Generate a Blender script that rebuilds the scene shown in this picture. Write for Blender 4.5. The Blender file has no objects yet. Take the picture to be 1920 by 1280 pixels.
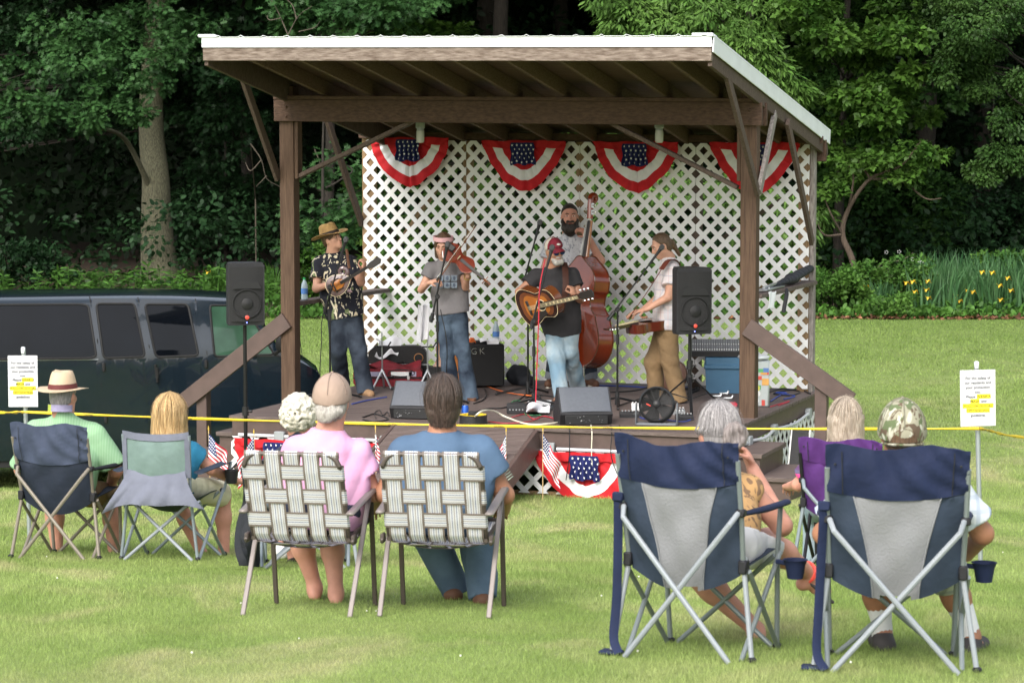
import bpy, bmesh, math, random
import numpy as np
from mathutils import Vector, Matrix
random.seed(7); RNG = np.random.default_rng(7)
SC = bpy.context.scene; COL = SC.collection; R = math.radians
# ---------------- camera, sky, sun, exposure ----------------
CH, FPX, VH = 3.2, 4700.0, 265.0            # eye height over the stage lawn, focal length and horizon row of the photo
PIT = math.atan((640 - VH) / FPX)
cam = bpy.data.cameras.new("camera"); camo = bpy.data.objects.new("camera", cam); COL.objects.link(camo)
camo.location = (0, 0, CH); camo.rotation_euler = (math.pi / 2 - PIT, 0, 0)
cam.sensor_width = 36; cam.lens = 36 * FPX / 1920; cam.clip_end = 500; cam.clip_start = .5
cam.dof.use_dof = True; cam.dof.focus_distance = 24.0; cam.dof.aperture_fstop = 9.0
SC.camera = camo
SUN_EL, SUN_AZ = 42, 203
w = bpy.data.worlds.new("World"); SC.world = w; w.use_nodes = True
nt = w.node_tree; bg = nt.nodes["Background"]
sky = nt.nodes.new("ShaderNodeTexSky"); sky.sky_type = 'NISHITA'; sky.sun_disc = False
sky.sun_elevation = R(SUN_EL); sky.sun_rotation = R(SUN_AZ); sky.dust_density = 4; sky.air_density = 1.2
hs = nt.nodes.new("ShaderNodeHueSaturation"); hs.inputs['Saturation'].default_value = .42
nt.links.new(sky.outputs[0], hs.inputs['Color']); nt.links.new(hs.outputs[0], bg.inputs[0]); bg.inputs[1].default_value = .15
sl = bpy.data.lights.new("sun", 'SUN'); sl.energy = .9; sl.angle = R(32); sl.color = (1, .96, .9)
so = bpy.data.objects.new("sun", sl); COL.objects.link(so)
sd = Vector((math.sin(R(SUN_AZ)) * math.cos(R(SUN_EL)), math.cos(R(SUN_AZ)) * math.cos(R(SUN_EL)), math.sin(R(SUN_EL))))
so.rotation_euler = sd.to_track_quat('Z', 'Y').to_euler(); so.location = sd * 60
SC.view_settings.view_transform = 'Standard'; SC.view_settings.look = 'None'
SC.view_settings.exposure = 1.2; SC.view_settings.gamma = 1
SC.cycles.max_bounces = 6; SC.cycles.diffuse_bounces = 3; SC.cycles.glossy_bounces = 3; SC.cycles.transmission_bounces = 5
SC.cycles.transparent_max_bounces = 6; SC.cycles.caustics_reflective = False; SC.cycles.caustics_refractive = False
SC.cycles.use_denoising = True
# ---------------- pixel helpers (photo pixels -> world) ----------------
_F = np.array([0, math.cos(PIT), -math.sin(PIT)]); _U = np.array([0, math.sin(PIT), math.cos(PIT)]); _X = np.array([1., 0, 0]); _C = np.array([0, 0, CH])
def at(u, v, Y):
    d = _F * FPX + _X * (u - 960) + _U * (640 - v); return _C + d * (Y / d[1])
def onz(u, v, z):
    d = _F * FPX + _X * (u - 960) + _U * (640 - v); return _C + d * ((z - CH) / d[2])
def px(q):
    d = np.asarray(q, float) - _C; w_ = d @ _F; return 960 + FPX * (d @ _X) / w_, 640 - FPX * (d @ _U) / w_
# stage frame: a along the front edge, b towards the back
TH = R(19.2); EX = np.array([math.cos(TH), -math.sin(TH), 0]); EY = np.array([math.sin(TH), math.cos(TH), 0]); EZ = np.array([0, 0, 1.])
DZ = .65; SO = np.array([-2.617, 23.30, 0])
def S(a, b, z=DZ): return SO + EX * a + EY * b + EZ * z
def bis(f, lo, hi, n=40):
    for _ in range(n):
        m = (lo + hi) / 2
        if (f(m) > 0) == (f(lo) > 0): lo = m
        else: hi = m
    return (lo + hi) / 2
def a_at(u, b, z=2.): return bis(lambda a: px(S(a, b, z))[0] - u, -6, 12)
def b_at(u, a, z=2.): return bis(lambda b: px(S(a, b, z))[0] - u, -6, 12)
def z_at(v, a, b): return bis(lambda z: px(S(a, b, z))[1] - v, -2, 8)
def ab(u, v, z=DZ):
    q = onz(u, v, z) - SO; return float(q @ EX), float(q @ EY)
_GY = np.array([-40, 4, 8, 10.5, 12.7, 14.5, 16.5, 20, 23, 26, 300.]); _GZ = np.array([1.6, 1.5, 1.17, .985, .81, .65, .43, .14, 0, 0, 0.])
def sst(x, a, b):
    t = np.clip((x - a) / (b - a), 0, 1); return t * t * (3 - 2 * t)
def gz(x, y):
    z = sum(np.interp(np.asarray(y, float) + o, _GY, _GZ) for o in (-.9, -.3, .3, .9)) / 4
    return z - .42 * sst(-np.asarray(x, float), 2.3, 3.6) * sst(y, 22.5, 25.5) * (1 - sst(y, 29, 40))
def norm(v):
    v = np.asarray(v, float); return v / (np.linalg.norm(v) + 1e-12)
# ---------------- objects and tags ----------------
def tag(o, label=None, cat=None, group=None, kind=None):
    if label: o['label'] = label
    if cat: o['category'] = cat
    if group: o['group'] = group
    if kind: o['kind'] = kind
    return o
def thing(name, label, cat, loc=(0, 0, 0), group=None):
    o = bpy.data.objects.new(name, None); COL.objects.link(o); o.location = tuple(map(float, loc)); o.empty_display_size = .1
    return tag(o, label, cat, group)
def worg(p):
    v = np.zeros(3)
    while p is not None:
        v = v + np.array(p.location); p = p.parent
    return v
def link(name, me, mats, parent=None, smooth=True, ang=38):
    for m in (mats if isinstance(mats, (list, tuple)) else [mats]): me.materials.append(m)
    o = bpy.data.objects.new(name, me); COL.objects.link(o)
    if parent is not None: o.parent = parent
    if smooth:
        me.shade_smooth()
        if ang: me.set_sharp_from_angle(angle=R(ang))
    return o
def npmesh(name, V, F, mi=None):
    V = np.asarray(V, np.float32); F = np.asarray(F, np.int32); k = F.shape[1]; me = bpy.data.meshes.new(name)
    me.vertices.add(len(V)); me.vertices.foreach_set("co", V.ravel())
    me.loops.add(F.size); me.loops.foreach_set("vertex_index", F.ravel())
    me.polygons.add(len(F)); me.polygons.foreach_set("loop_start", np.arange(0, F.size, k, dtype=np.int32))
    if mi is not None: me.polygons.foreach_set("material_index", np.asarray(mi, np.int32))
    me.update(calc_edges=True); return me
def copy_tree(o, parent=None):
    c = o.copy(); COL.objects.link(c); c.parent = parent
    for ch in [x for x in bpy.data.objects if x.parent == o]: copy_tree(ch, c)
    return c
class MB:
    def __init__(s): s.v = []; s.f = []; s.m = []; s.n = 0
    def add(s, vs, fs, mi=0):
        b = s.n; s.v.append(np.asarray(vs, float).reshape(-1, 3)); s.n += len(s.v[-1])
        s.f += [tuple(b + int(i) for i in f) for f in fs]; s.m += list(mi) if hasattr(mi, '__len__') else [mi] * len(fs); return s
    def convex(s, vs, fs, mi=0):
        vs = np.asarray(vs, float); c = vs.mean(0); out = []
        for f in fs:
            p = vs[list(f)]; n = np.cross(p[1] - p[0], p[2] - p[0]); out.append(f if n @ (p.mean(0) - c) > 0 else f[::-1])
        return s.add(vs, out, mi)
    def box(s, c, size, M=None, bev=0., mi=0):
        h = np.asarray(size, float) / 2; M = np.eye(3) if M is None else np.asarray(M, float); c = np.asarray(c, float)   # rows of M: axes
        sg = [(x, y, z) for x in (-1, 1) for y in (-1, 1) for z in (-1, 1)]
        if bev <= 0:
            vs = [np.array(q) * h for q in sg]; fs = [(0, 1, 3, 2), (4, 5, 7, 6), (0, 1, 5, 4), (2, 3, 7, 6), (0, 2, 6, 4), (1, 3, 7, 5)]
        else:
            b = min(bev, h.min() * .95); vs = []
            for q in sg:
                for k in range(3):
                    e = h - b; e[k] = h[k]; vs.append(np.array(q) * e)
            ix = {q: i * 3 for i, q in enumerate(sg)}; fs = [(ix[q], ix[q] + 1, ix[q] + 2) for q in sg]
            for k in range(3):
                o = [j for j in range(3) if j != k]
                for sgn in (-1, 1):
                    def K(x, y):
                        q = [0, 0, 0]; q[k] = sgn; q[o[0]] = x; q[o[1]] = y; return ix[tuple(q)] + k
                    fs.append((K(-1, -1), K(1, -1), K(1, 1), K(-1, 1)))
                for x in (-1, 1):
                    for y in (-1, 1):
                        q0 = [0, 0, 0]; q0[o[0]] = x; q0[o[1]] = y; q1 = list(q0); q0[k] = -1; q1[k] = 1; q0 = tuple(q0); q1 = tuple(q1)
                        fs.append((ix[q0] + o[0], ix[q1] + o[0], ix[q1] + o[1], ix[q0] + o[1]))
        return s.convex(np.array(vs) @ M + c, fs, mi)
    def bar(s, a, b, w, h, up=(0, 0, 1), bev=.004, mi=0):
        a = np.asarray(a, float); b = np.asarray(b, float); d = norm(b - a); x = np.cross(d, up)
        x = norm(x) if np.linalg.norm(x) > 1e-4 else norm(np.cross(d, (1, 0, .1))); u = np.cross(x, d)
        return s.box((a + b) / 2, (w, np.linalg.norm(b - a), h), np.array([x, d, u]), bev, mi)
    def tube(s, pts, r, n=8, mi=0, cap=True, flat=None):
        P = np.asarray(pts, float); m = len(P); rr = np.broadcast_to(np.asarray(r, float), (m,)); T = np.gradient(P, axis=0); T /= np.linalg.norm(T, axis=1)[:, None] + 1e-12
        u = np.cross(T[0], (0, 0, 1.)); u = np.cross(T[0], (1., 0, 0)) if np.linalg.norm(u) < 1e-3 else u; u = norm(u); vs = []; A = np.arange(n) * 2 * math.pi / n
        for i in range(m):
            u = norm(u - T[i] * (u @ T[i])); w_ = np.cross(T[i], u); fl = 1 if flat is None else flat
            vs.append(P[i] + rr[i] * (np.cos(A)[:, None] * u + np.sin(A)[:, None] * w_ * fl))
        fs = [(i * n + j, i * n + (j + 1) % n, (i + 1) * n + (j + 1) % n, (i + 1) * n + j) for i in range(m - 1) for j in range(n)]
        if cap: fs += [tuple(range(n))[::-1], tuple((m - 1) * n + j for j in range(n))]
        return s.add(np.vstack(vs), fs, mi)
    def rod(s, a, b, r, r2=None, n=10, mi=0): return s.tube([a, b], [r, r if r2 is None else r2], n, mi)
    def lathe(s, prof, c=(0, 0, 0), ax=(0, 0, 1), n=24, mi=0, ref=None):
        ax = norm(ax); x = norm(np.cross(ax, (0, 1, .01)) if ref is None else ref); y = np.cross(ax, x); A = np.arange(n) * 2 * math.pi / n; vs = []
        for r_, z in prof: vs.append(np.asarray(c) + ax * z + max(r_, 1e-5) * (np.cos(A)[:, None] * x + np.sin(A)[:, None] * y))
        m = len(prof); fs = [(i * n + j, i * n + (j + 1) % n, (i + 1) * n + (j + 1) % n, (i + 1) * n + j) for i in range(m - 1) for j in range(n)]
        return s.add(np.vstack(vs), fs, mi)
    def prism(s, poly, o, x, y, t, mi=0, side=None):
        o = np.asarray(o, float); x = np.asarray(x, float); y = np.asarray(y, float); n = norm(np.cross(x, y)) * t; P = np.array([o + p[0] * x + p[1] * y for p in poly]); k = len(P)
        fs = [tuple(range(k))[::-1], tuple(range(k, 2 * k))] + [(i, (i + 1) % k, k + (i + 1) % k, k + i) for i in range(k)]
        ar = sum(poly[i][0] * poly[(i + 1) % k][1] - poly[(i + 1) % k][0] * poly[i][1] for i in range(k))
        if ar < 0: fs = [f[::-1] for f in fs]
        return s.add(np.vstack([P, P + n]), fs, [mi, mi] + [mi if side is None else side] * k)
    def grid(s, P, mi=0, close=False):
        P = np.asarray(P, float); m, n = P.shape[:2]; fs = []; ms = []
        for i in range(m - 1):
            for j in range(n if close else n - 1):
                fs.append((i * n + j, i * n + (j + 1) % n, (i + 1) * n + (j + 1) % n, (i + 1) * n + j)); ms.append(mi(i, j) if callable(mi) else mi)
        return s.add(P.reshape(-1, 3), fs, ms)
    def slab(s, P, t, mi=0):            # a grid given thickness t along its own normals
        P = np.asarray(P, float); n = np.cross(np.gradient(P, axis=0), np.gradient(P, axis=1)); n /= np.linalg.norm(n, axis=2)[..., None] + 1e-12
        Q = P + n * t; a, b = P.shape[:2]; k = a * b; I = lambda i, j, q: q * k + i * b + j; fs = []; ms = []
        for i in range(a - 1):
            for j in range(b - 1): m = mi(i, j) if callable(mi) else mi; fs += [(I(i, j, 0), I(i + 1, j, 0), I(i + 1, j + 1, 0), I(i, j + 1, 0)), (I(i, j, 1), I(i, j + 1, 1), I(i + 1, j + 1, 1), I(i + 1, j, 1))]; ms += [m, m]
        e0 = mi(0, 0) if callable(mi) else mi
        for j in range(b - 1): fs += [(I(0, j, 0), I(0, j + 1, 0), I(0, j + 1, 1), I(0, j, 1)), (I(a - 1, j, 1), I(a - 1, j + 1, 1), I(a - 1, j + 1, 0), I(a - 1, j, 0))]; ms += [e0, e0]
        for i in range(a - 1): fs += [(I(i, 0, 1), I(i + 1, 0, 1), I(i + 1, 0, 0), I(i, 0, 0)), (I(i, b - 1, 0), I(i + 1, b - 1, 0), I(i + 1, b - 1, 1), I(i, b - 1, 1))]; ms += [e0, e0]
        return s.add(np.vstack([P.reshape(-1, 3), Q.reshape(-1, 3)]), fs, ms)
    def ball(s, c, r, n=10, mi=0):
        r = np.broadcast_to(np.asarray(r, float), (3,)); vs = [np.asarray(c) + r * (0, 0, -1)]
        for i in range(1, n // 2 + 1):
            t = -math.pi / 2 + math.pi * i / (n // 2 + 1)
            for j in range(n): vs.append(np.asarray(c) + r * (math.cos(t) * math.cos(6.2832 * j / n), math.cos(t) * math.sin(6.2832 * j / n), math.sin(t)))
        vs.append(np.asarray(c) + r * (0, 0, 1)); m = n // 2; fs = [(0, 1 + (j + 1) % n, 1 + j) for j in range(n)]
        for i in range(m - 1): fs += [(1 + i * n + j, 1 + i * n + (j + 1) % n, 1 + (i + 1) * n + (j + 1) % n, 1 + (i + 1) * n + j) for j in range(n)]
        L = len(vs) - 1; fs += [(1 + (m - 1) * n + j, 1 + (m - 1) * n + (j + 1) % n, L) for j in range(n)]
        return s.add(vs, fs, mi)
    def build(s, name, mats, parent=None, smooth=True, ang=38):
        me = bpy.data.meshes.new(name); V = np.vstack(s.v) - worg(parent); me.from_pydata(V.tolist(), [], s.f)
        if any(s.m): me.polygons.foreach_set("material_index", np.array(s.m, np.int32))
        me.update(); return link(name, me, mats, parent, smooth, ang)
def spline(pts, n=40):
    P = np.asarray(pts, float); P = np.vstack([2 * P[0] - P[1], P, 2 * P[-1] - P[-2]]); out = []; m = len(P) - 3; k = max(2, n // m)
    for i in range(m):
        p0, p1, p2, p3 = P[i:i + 4]
        for t in np.linspace(0, 1, k, endpoint=(i == m - 1)):
            out.append(.5 * (2 * p1 + (p2 - p0) * t + (2 * p0 - 5 * p1 + 4 * p2 - p3) * t * t + (3 * p1 - p0 - 3 * p2 + p3) * t ** 3))
    return np.array(out)
def text_mesh(txt, size, o, x, y, depth=.0005, bold=.0):          # flat lettering laid on a surface: origin, reading direction, up
    c = bpy.data.curves.new("txt", 'FONT'); c.body = txt; c.size = size; c.align_x = 'CENTER'; c.extrude = depth; c.resolution_u = 2; c.offset = size * bold
    t = bpy.data.objects.new("txt", c); COL.objects.link(t); me = bpy.data.meshes.new_from_object(t.evaluated_get(bpy.context.evaluated_depsgraph_get()))
    bpy.data.objects.remove(t); V = np.array([v.co[:] for v in me.vertices]).reshape(-1, 3); F = [tuple(p.vertices) for p in me.polygons]; bpy.data.meshes.remove(me)
    x = np.asarray(x, float); y = np.asarray(y, float); z = np.cross(x, y)
    return np.asarray(o) + V[:, :1] * x + V[:, 1:2] * y + V[:, 2:] * z, F
# ---------------- materials ----------------
_MC = {}
def mat(name, col, rough=.6, metal=0., var=.12, sc=6., bump=0., bsc=40., col2=None, stretch=None, rot=0., trans=0., spec=.4, island=0., coat=0., contrast=(.3, .7), alpha=1.):
    if name in _MC: return _MC[name]
    m = bpy.data.materials.new(name); m.use_nodes = True; n = m.node_tree.nodes; l = m.node_tree.links; b = n["Principled BSDF"]; _MC[name] = m
    b.inputs['Roughness'].default_value = rough; b.inputs['Metallic'].default_value = metal; b.inputs['Specular IOR Level'].default_value = spec
    if coat: b.inputs['Coat Weight'].default_value = coat; b.inputs['Coat Roughness'].default_value = .04
    if alpha < 1: b.inputs['Alpha'].default_value = alpha
    c = np.array(col, float); a0 = c * (1 - var); a1 = np.minimum(c * (1 + var), 1) if col2 is None else np.array(col2, float)
    tc = n.new("ShaderNodeTexCoord"); mp = n.new("ShaderNodeMapping"); l.new(tc.outputs['Object'], mp.inputs[0])
    if stretch: mp.inputs['Scale'].default_value = stretch
    mp.inputs['Rotation'].default_value = (0, 0, rot)
    nz = n.new("ShaderNodeTexNoise"); nz.inputs['Scale'].default_value = sc; nz.inputs['Detail'].default_value = 5; l.new(mp.outputs[0], nz.inputs['Vector'])
    cr = n.new("ShaderNodeValToRGB"); cr.color_ramp.elements[0].position, cr.color_ramp.elements[1].position = contrast
    cr.color_ramp.elements[0].color = (*a0, 1); cr.color_ramp.elements[1].color = (*a1, 1); l.new(nz.outputs[0], cr.inputs[0]); out = cr.outputs[0]
    if island:
        ge = n.new("ShaderNodeNewGeometry"); h = n.new("ShaderNodeHueSaturation"); mr = n.new("ShaderNodeMapRange"); mr.inputs[3].default_value = 1 - island; mr.inputs[4].default_value = 1 + island
        l.new(ge.outputs['Random Per Island'], mr.inputs[0]); l.new(mr.outputs[0], h.inputs['Value']); l.new(out, h.inputs['Color']); out = h.outputs[0]
    l.new(out, b.inputs['Base Color'])
    if bump:
        bz = n.new("ShaderNodeTexNoise"); bz.inputs['Scale'].default_value = bsc; bz.inputs['Detail'].default_value = 3; l.new(mp.outputs[0], bz.inputs['Vector'])
        bp = n.new("ShaderNodeBump"); bp.inputs['Strength'].default_value = bump; bp.inputs['Distance'].default_value = .02; l.new(bz.outputs[0], bp.inputs['Height']); l.new(bp.outputs[0], b.inputs['Normal'])
    if trans:
        tr = n.new("ShaderNodeBsdfTranslucent"); l.new(out, tr.inputs[0]); mx = n.new("ShaderNodeMixShader"); mx.inputs[0].default_value = trans
        l.new(b.outputs[0], mx.inputs[1]); l.new(tr.outputs[0], mx.inputs[2]); l.new(mx.outputs[0], n["Material Output"].inputs[0])
    return m
def plain(name, col, rough=.5, metal=0., **k): return mat(name, col, rough, metal, var=.05, **k)
M_BLACK = mat('black_plastic', (.012, .012, .013), .45, var=.3, sc=30, bump=.1, bsc=200)
M_METALBLK = mat('black_metal', (.012, .012, .013), .35, .3, var=.2)
M_WHITE = plain('white_paint', (.78, .78, .77), .5); M_STEEL = mat('steel', (.5, .52, .54), .32, .9, var=.1)
M_CHROME = plain('chrome', (.75, .75, .75), .15, 1.)
M_RED = mat('red_cloth', (.55, .012, .02), .75, var=.15, sc=9, bump=.15, bsc=25, trans=.12); M_WCLOTH = mat('white_cloth', (.75, .75, .78), .85, var=.06, bump=.2, bsc=30)
M_BLUE = mat('blue_cloth', (.009, .015, .10), .75, var=.2)
# ---------------- ground ----------------
M_LAWN = bpy.data.materials.new('lawn_grass'); M_LAWN.use_nodes = True
def lawn_nodes(m, isl, dark):
    n = m.node_tree.nodes; l = m.node_tree.links; b = n["Principled BSDF"]; b.inputs['Roughness'].default_value = .85; b.inputs['Specular IOR Level'].default_value = .15
    tc = n.new("ShaderNodeTexCoord")
    def ramp(scale, det, p0, p1, stretch=(1, 1, 1), dist=0):
        mp = n.new("ShaderNodeMapping"); mp.inputs['Scale'].default_value = stretch; l.new(tc.outputs['Object'], mp.inputs[0])
        z = n.new("ShaderNodeTexNoise"); z.inputs['Scale'].default_value = scale; z.inputs['Detail'].default_value = det; z.inputs['Distortion'].default_value = dist; l.new(mp.outputs[0], z.inputs['Vector'])
        r = n.new("ShaderNodeMapRange"); r.inputs[1].default_value = p0; r.inputs[2].default_value = p1; l.new(z.outputs[0], r.inputs[0]); return r.outputs[0]
    def mix(f, a, c):
        x = n.new("ShaderNodeMix"); x.data_type = 'RGBA'; l.new(f, x.inputs[0])
        for i, q in ((6, a), (7, c)):
            if isinstance(q, tuple): x.inputs[i].default_value = (*[v * dark for v in q], 1)
            else: l.new(q, x.inputs[i])
        return x.outputs[2]
    g = mix(ramp(1.3, 6, .36, .64, (1, .5, 1), .6), (.168, .236, .064), (.235, .30, .10))
    sx = n.new("ShaderNodeSeparateXYZ"); l.new(tc.outputs['Object'], sx.inputs[0])
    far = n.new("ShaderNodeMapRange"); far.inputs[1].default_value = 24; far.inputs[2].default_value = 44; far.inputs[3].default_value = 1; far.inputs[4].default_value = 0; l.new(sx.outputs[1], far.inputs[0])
    t = ramp(1.1, 8, .50, .82, (1, .55, 1), .9); mu = n.new("ShaderNodeMath"); mu.operation = 'MULTIPLY'; l.new(t, mu.inputs[0]); l.new(far.outputs[0], mu.inputs[1])
    g = mix(mu.outputs[0], g, (.385, .345, .2))
    st = ramp(.9, 2, .45, .62, (.18, 2.2, 1), .3)      # faint mowing bands
    m3 = n.new("ShaderNodeMath"); m3.operation = 'MULTIPLY'; m3.inputs[1].default_value = .16; l.new(st, m3.inputs[0]); g = mix(m3.outputs[0], g, (.28, .30, .12))
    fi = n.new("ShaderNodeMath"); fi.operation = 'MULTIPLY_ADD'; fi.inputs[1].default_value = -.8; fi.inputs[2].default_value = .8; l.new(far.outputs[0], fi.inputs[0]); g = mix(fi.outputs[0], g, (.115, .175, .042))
    if isl:
        ge = n.new("ShaderNodeNewGeometry"); m4 = n.new("ShaderNodeMapRange"); m4.inputs[3].default_value = .66; m4.inputs[4].default_value = 1.36; l.new(ge.outputs['Random Per Island'], m4.inputs[0])
        h = n.new("ShaderNodeHueSaturation"); l.new(m4.outputs[0], h.inputs['Value']); l.new(g, h.inputs['Color']); g = h.outputs[0]
        tr = n.new("ShaderNodeBsdfTranslucent"); l.new(g, tr.inputs[0]); mx = n.new("ShaderNodeMixShader"); mx.inputs[0].default_value = .3; l.new(b.outputs[0], mx.inputs[1]); l.new(tr.outputs[0], mx.inputs[2]); l.new(mx.outputs[0], n["Material Output"].inputs[0])
    else:
        bz = n.new("ShaderNodeTexNoise"); bz.inputs['Scale'].default_value = 45; bz.inputs['Detail'].default_value = 4; l.new(tc.outputs['Object'], bz.inputs['Vector'])
        bp = n.new("ShaderNodeBump"); bp.inputs['Strength'].default_value = .6; bp.inputs['Distance'].default_value = .03; l.new(bz.outputs[0], bp.inputs['Height']); l.new(bp.outputs[0], b.inputs['Normal'])
    l.new(g, b.inputs['Base Color'])
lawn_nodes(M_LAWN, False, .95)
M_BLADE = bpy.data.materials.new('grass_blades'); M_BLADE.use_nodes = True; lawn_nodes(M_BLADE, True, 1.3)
xs = np.concatenate([np.linspace(-140, -16, 16), np.linspace(-15, 15, 91), np.linspace(16, 140, 16)])
ys = np.concatenate([np.linspace(-40, 5, 8), np.linspace(6, 50, 133), np.linspace(52, 260, 22)])
XX, YY = np.meshgrid(xs, ys); P = np.stack([XX, YY, gz(XX, YY)], -1)
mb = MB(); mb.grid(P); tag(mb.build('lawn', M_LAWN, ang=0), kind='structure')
M_LITTER = mat('leaf_litter', (.022, .016, .009), .95, var=.5, sc=9, col2=(.075, .045, .027), bump=.6, bsc=30)
bx = np.linspace(-40, 40, 90); edge = 45.4 + .5 * np.sin(bx * .9) + .35 * np.sin(bx * 2.3 + 1)
P = np.stack([np.stack([bx, edge * (1 - t) + 110 * t, np.full_like(bx, .012)], -1) for t in (0, .02, .1, 1)])
mb = MB(); mb.grid(P); tag(mb.build('forest_floor', M_LITTER, ang=0), kind='structure')
# ---------------- pavilion ----------------
WS = dict(rough=.75, bump=.35, bsc=18)
def wood(name, c0, c1, st, sc=9, rough=.75): return mat(name, c0, rough, var=.0, sc=sc, col2=c1, stretch=st, rot=TH, bump=.35, bsc=14, contrast=(.25, .75), spec=.25)
M_DECK = wood('deck_boards', (.08, .06, .054), (.14, .108, .098), (.16, 6, 6), 4, .6)
M_POST = wood('stained_post', (.05, .029, .019), (.115, .072, .047), (9, 9, .5))
M_BEAM = wood('stained_beam', (.045, .026, .018), (.1, .06, .041), (.15, 6, 6))
M_FASC = wood('weathered_fascia', (.075, .05, .036), (.27, .22, .185), (.16, 5, 9), 6)
M_BRACE = wood('brace_wood', (.062, .042, .033), (.115, .085, .068), (6, 6, 2))
M_BRACE2 = wood('grey_brace_wood', (.12, .1, .09), (.34, .31, .29), (6, 6, 1.5))
M_TAN = wood('treated_stud', (.16, .1, .05), (.3, .2, .11), (9, 9, .6))
M_RAIL = mat('painted_rail', (.085, .057, .05), .5, var=.15, sc=8, bump=.1, bsc=30)
M_UNDER = wood('roof_deck_underside', (.06, .037, .025), (.125, .08, .057), (.5, 6, 6)); M_RAFT = wood('rafter_wood', (.08, .05, .034), (.15, .1, .072), (8, .6, 8))
M_ROOF = plain('white_metal_roof', (.76, .79, .82), .4, 0.); M_LATT = mat('white_lattice', (.74, .74, .75), .45, var=.05, sc=3)
M_CONDUIT = plain('conduit_grey', (.5, .52, .54), .4); M_BOX = plain('junction_box_grey', (.3, .32, .33), .5)
pav = thing('bandstand', 'open wooden bandstand with white lattice back wall, shed roof and brown deck', 'bandstand', S(0, 0, 0))
WD, DB = 4.68, 4.22; ROT = np.array([EX, EY, EZ])
def sbox(mbx, a0, a1, b0, b1, z0, z1, bev=.004, mi=0): mbx.box(S((a0 + a1) / 2, (b0 + b1) / 2, (z0 + z1) / 2), (abs(a1 - a0), abs(b1 - b0), abs(z1 - z0)), ROT, bev, mi)
mb = MB(); nb = 30
for i in range(nb):
    b0 = DB * i / nb; j = random.uniform(-.002, .002); sbox(mb, -.02 + j, WD + .02 + j, b0 - (.03 if i == 0 else 0) + .003, b0 + DB / nb - .003, DZ - .035, DZ, .004)
mb.build('deck', M_DECK, pav)
for nm, (a0, a1, b0, b1, z0, z1) in {'f': (0, WD, 0, .04, DZ - .19, DZ - .037), 'r': (WD - .04, WD, .041, DB, DZ - .19, DZ - .037), 'l': (0, .04, .041, DB, DZ - .19, DZ - .037), 'k': (.041, WD - .041, DB - .04, DB, DZ - .19, DZ - .037)}.items():
    mb = MB(); sbox(mb, a0, a1, b0, b1, z0, z1); mb.build('rim_board', M_RAIL, pav)
mb = MB()
for a in np.linspace(.3, WD - .3, 5):
    for b in (.35, 2.1, 3.9): sbox(mb, a - .07, a + .07, b - .07, b + .07, -.3, DZ - .04)
for b in np.linspace(.5, 3.9, 6): sbox(mb, .05, WD - .05, b, b + .04, DZ - .18, DZ - .04)
mb.build('deck_framing', M_POST, pav)
def clip(poly, nx, ny, c):
    out = []
    for i in range(len(poly)):
        p, q = poly[i], poly[(i + 1) % len(poly)]; dp = nx * p[0] + ny * p[1] - c; dq = nx * q[0] + ny * q[1] - c
        if dp <= 0: out.append(p)
        if dp * dq < 0:
            t = dp / (dp - dq); out.append((p[0] + t * (q[0] - p[0]), p[1] + t * (q[1] - p[1])))
    return out
def lattice(mbx, o, x, y, W, H, pitch=.110, sw=.046, t=.006):
    n = norm(np.cross(x, y))
    for k, sg in enumerate((1, -1)):
        d = pitch * 1.4142; c0 = -H if sg == 1 else 0
        c = c0 + d * .5
        while c < (W if sg == 1 else W + H):
            hw = sw * .7071
            p = clip(clip([(0, 0), (W, 0), (W, H), (0, H)], 1, -sg, c + hw), -1, sg, -(c - hw))
            if len(p) >= 3: mbx.prism(p, np.asarray(o) + n * t * k * 1.05, x, y, t)
            c += d
BW = 3.92; aL = a_at(682, BW); aR = a_at(1517, BW); zT = z_at(271, aR, BW); seams = [aL] + [a_at(u, BW) for u in (875, 1087.5, 1304)] + [aR]
for i in range(4):
    mb = MB(); W_ = seams[i + 1] - seams[i] - .006; lattice(mb, S(seams[i] + .003, BW, DZ + .03), EX, EZ, W_, zT - DZ - .03)
    mb.build('lattice_panel', M_LATT, pav, smooth=False)
for i, a in enumerate(seams):
    mb = MB(); ww = .05 if 0 < i < 4 else .07; a_ = a + (.05 if i == 0 else -.05 if i == 4 else 0); sbox(mb, a_ - ww, a_ + ww, BW + .012, BW + .1, (DZ if 0 < i < 4 else -.3), zT + (.0 if 0 < i < 4 else .1)); mb.build('back_stud', M_TAN if i in (0, 1, 2, 4) else M_BRACE, pav)
mb = MB(); sbox(mb, aR + .002, aR + .05, BW + .0, BW + .1, -.25, zT + .05); mb.build('back_post', M_BRACE2, pav)
zr = z_at(528, aL + .8, BW); mb = MB(); sbox(mb, aL, aR, BW + .101, BW + .14, zr - .05, zr + .04); mb.build('back_rail', M_TAN, pav)
mb = MB(); sbox(mb, aL - .03, aR + .14, BW + .102, BW + .15, z_at(303, aR, BW), z_at(262, aR, BW)); sbox(mb, aL - .03, aR + .14, BW - .06, BW - .012, zT + .012, zT + .085); mb.build('back_header', M_BEAM, pav)
for s_, a0, a1 in ((1, aL + .1, aL + .95), (-1, aR - .1, aR - .95)):
    mb = MB(); mb.bar(S(a0, BW + .16, 1.75 if s_ > 0 else 2.75), S(a1, BW + .16, 2.9 if s_ > 0 else 1.9 + .3), .04, .09, EY); mb.build('wall_brace', M_TAN if s_ > 0 else M_BRACE, pav)
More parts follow.
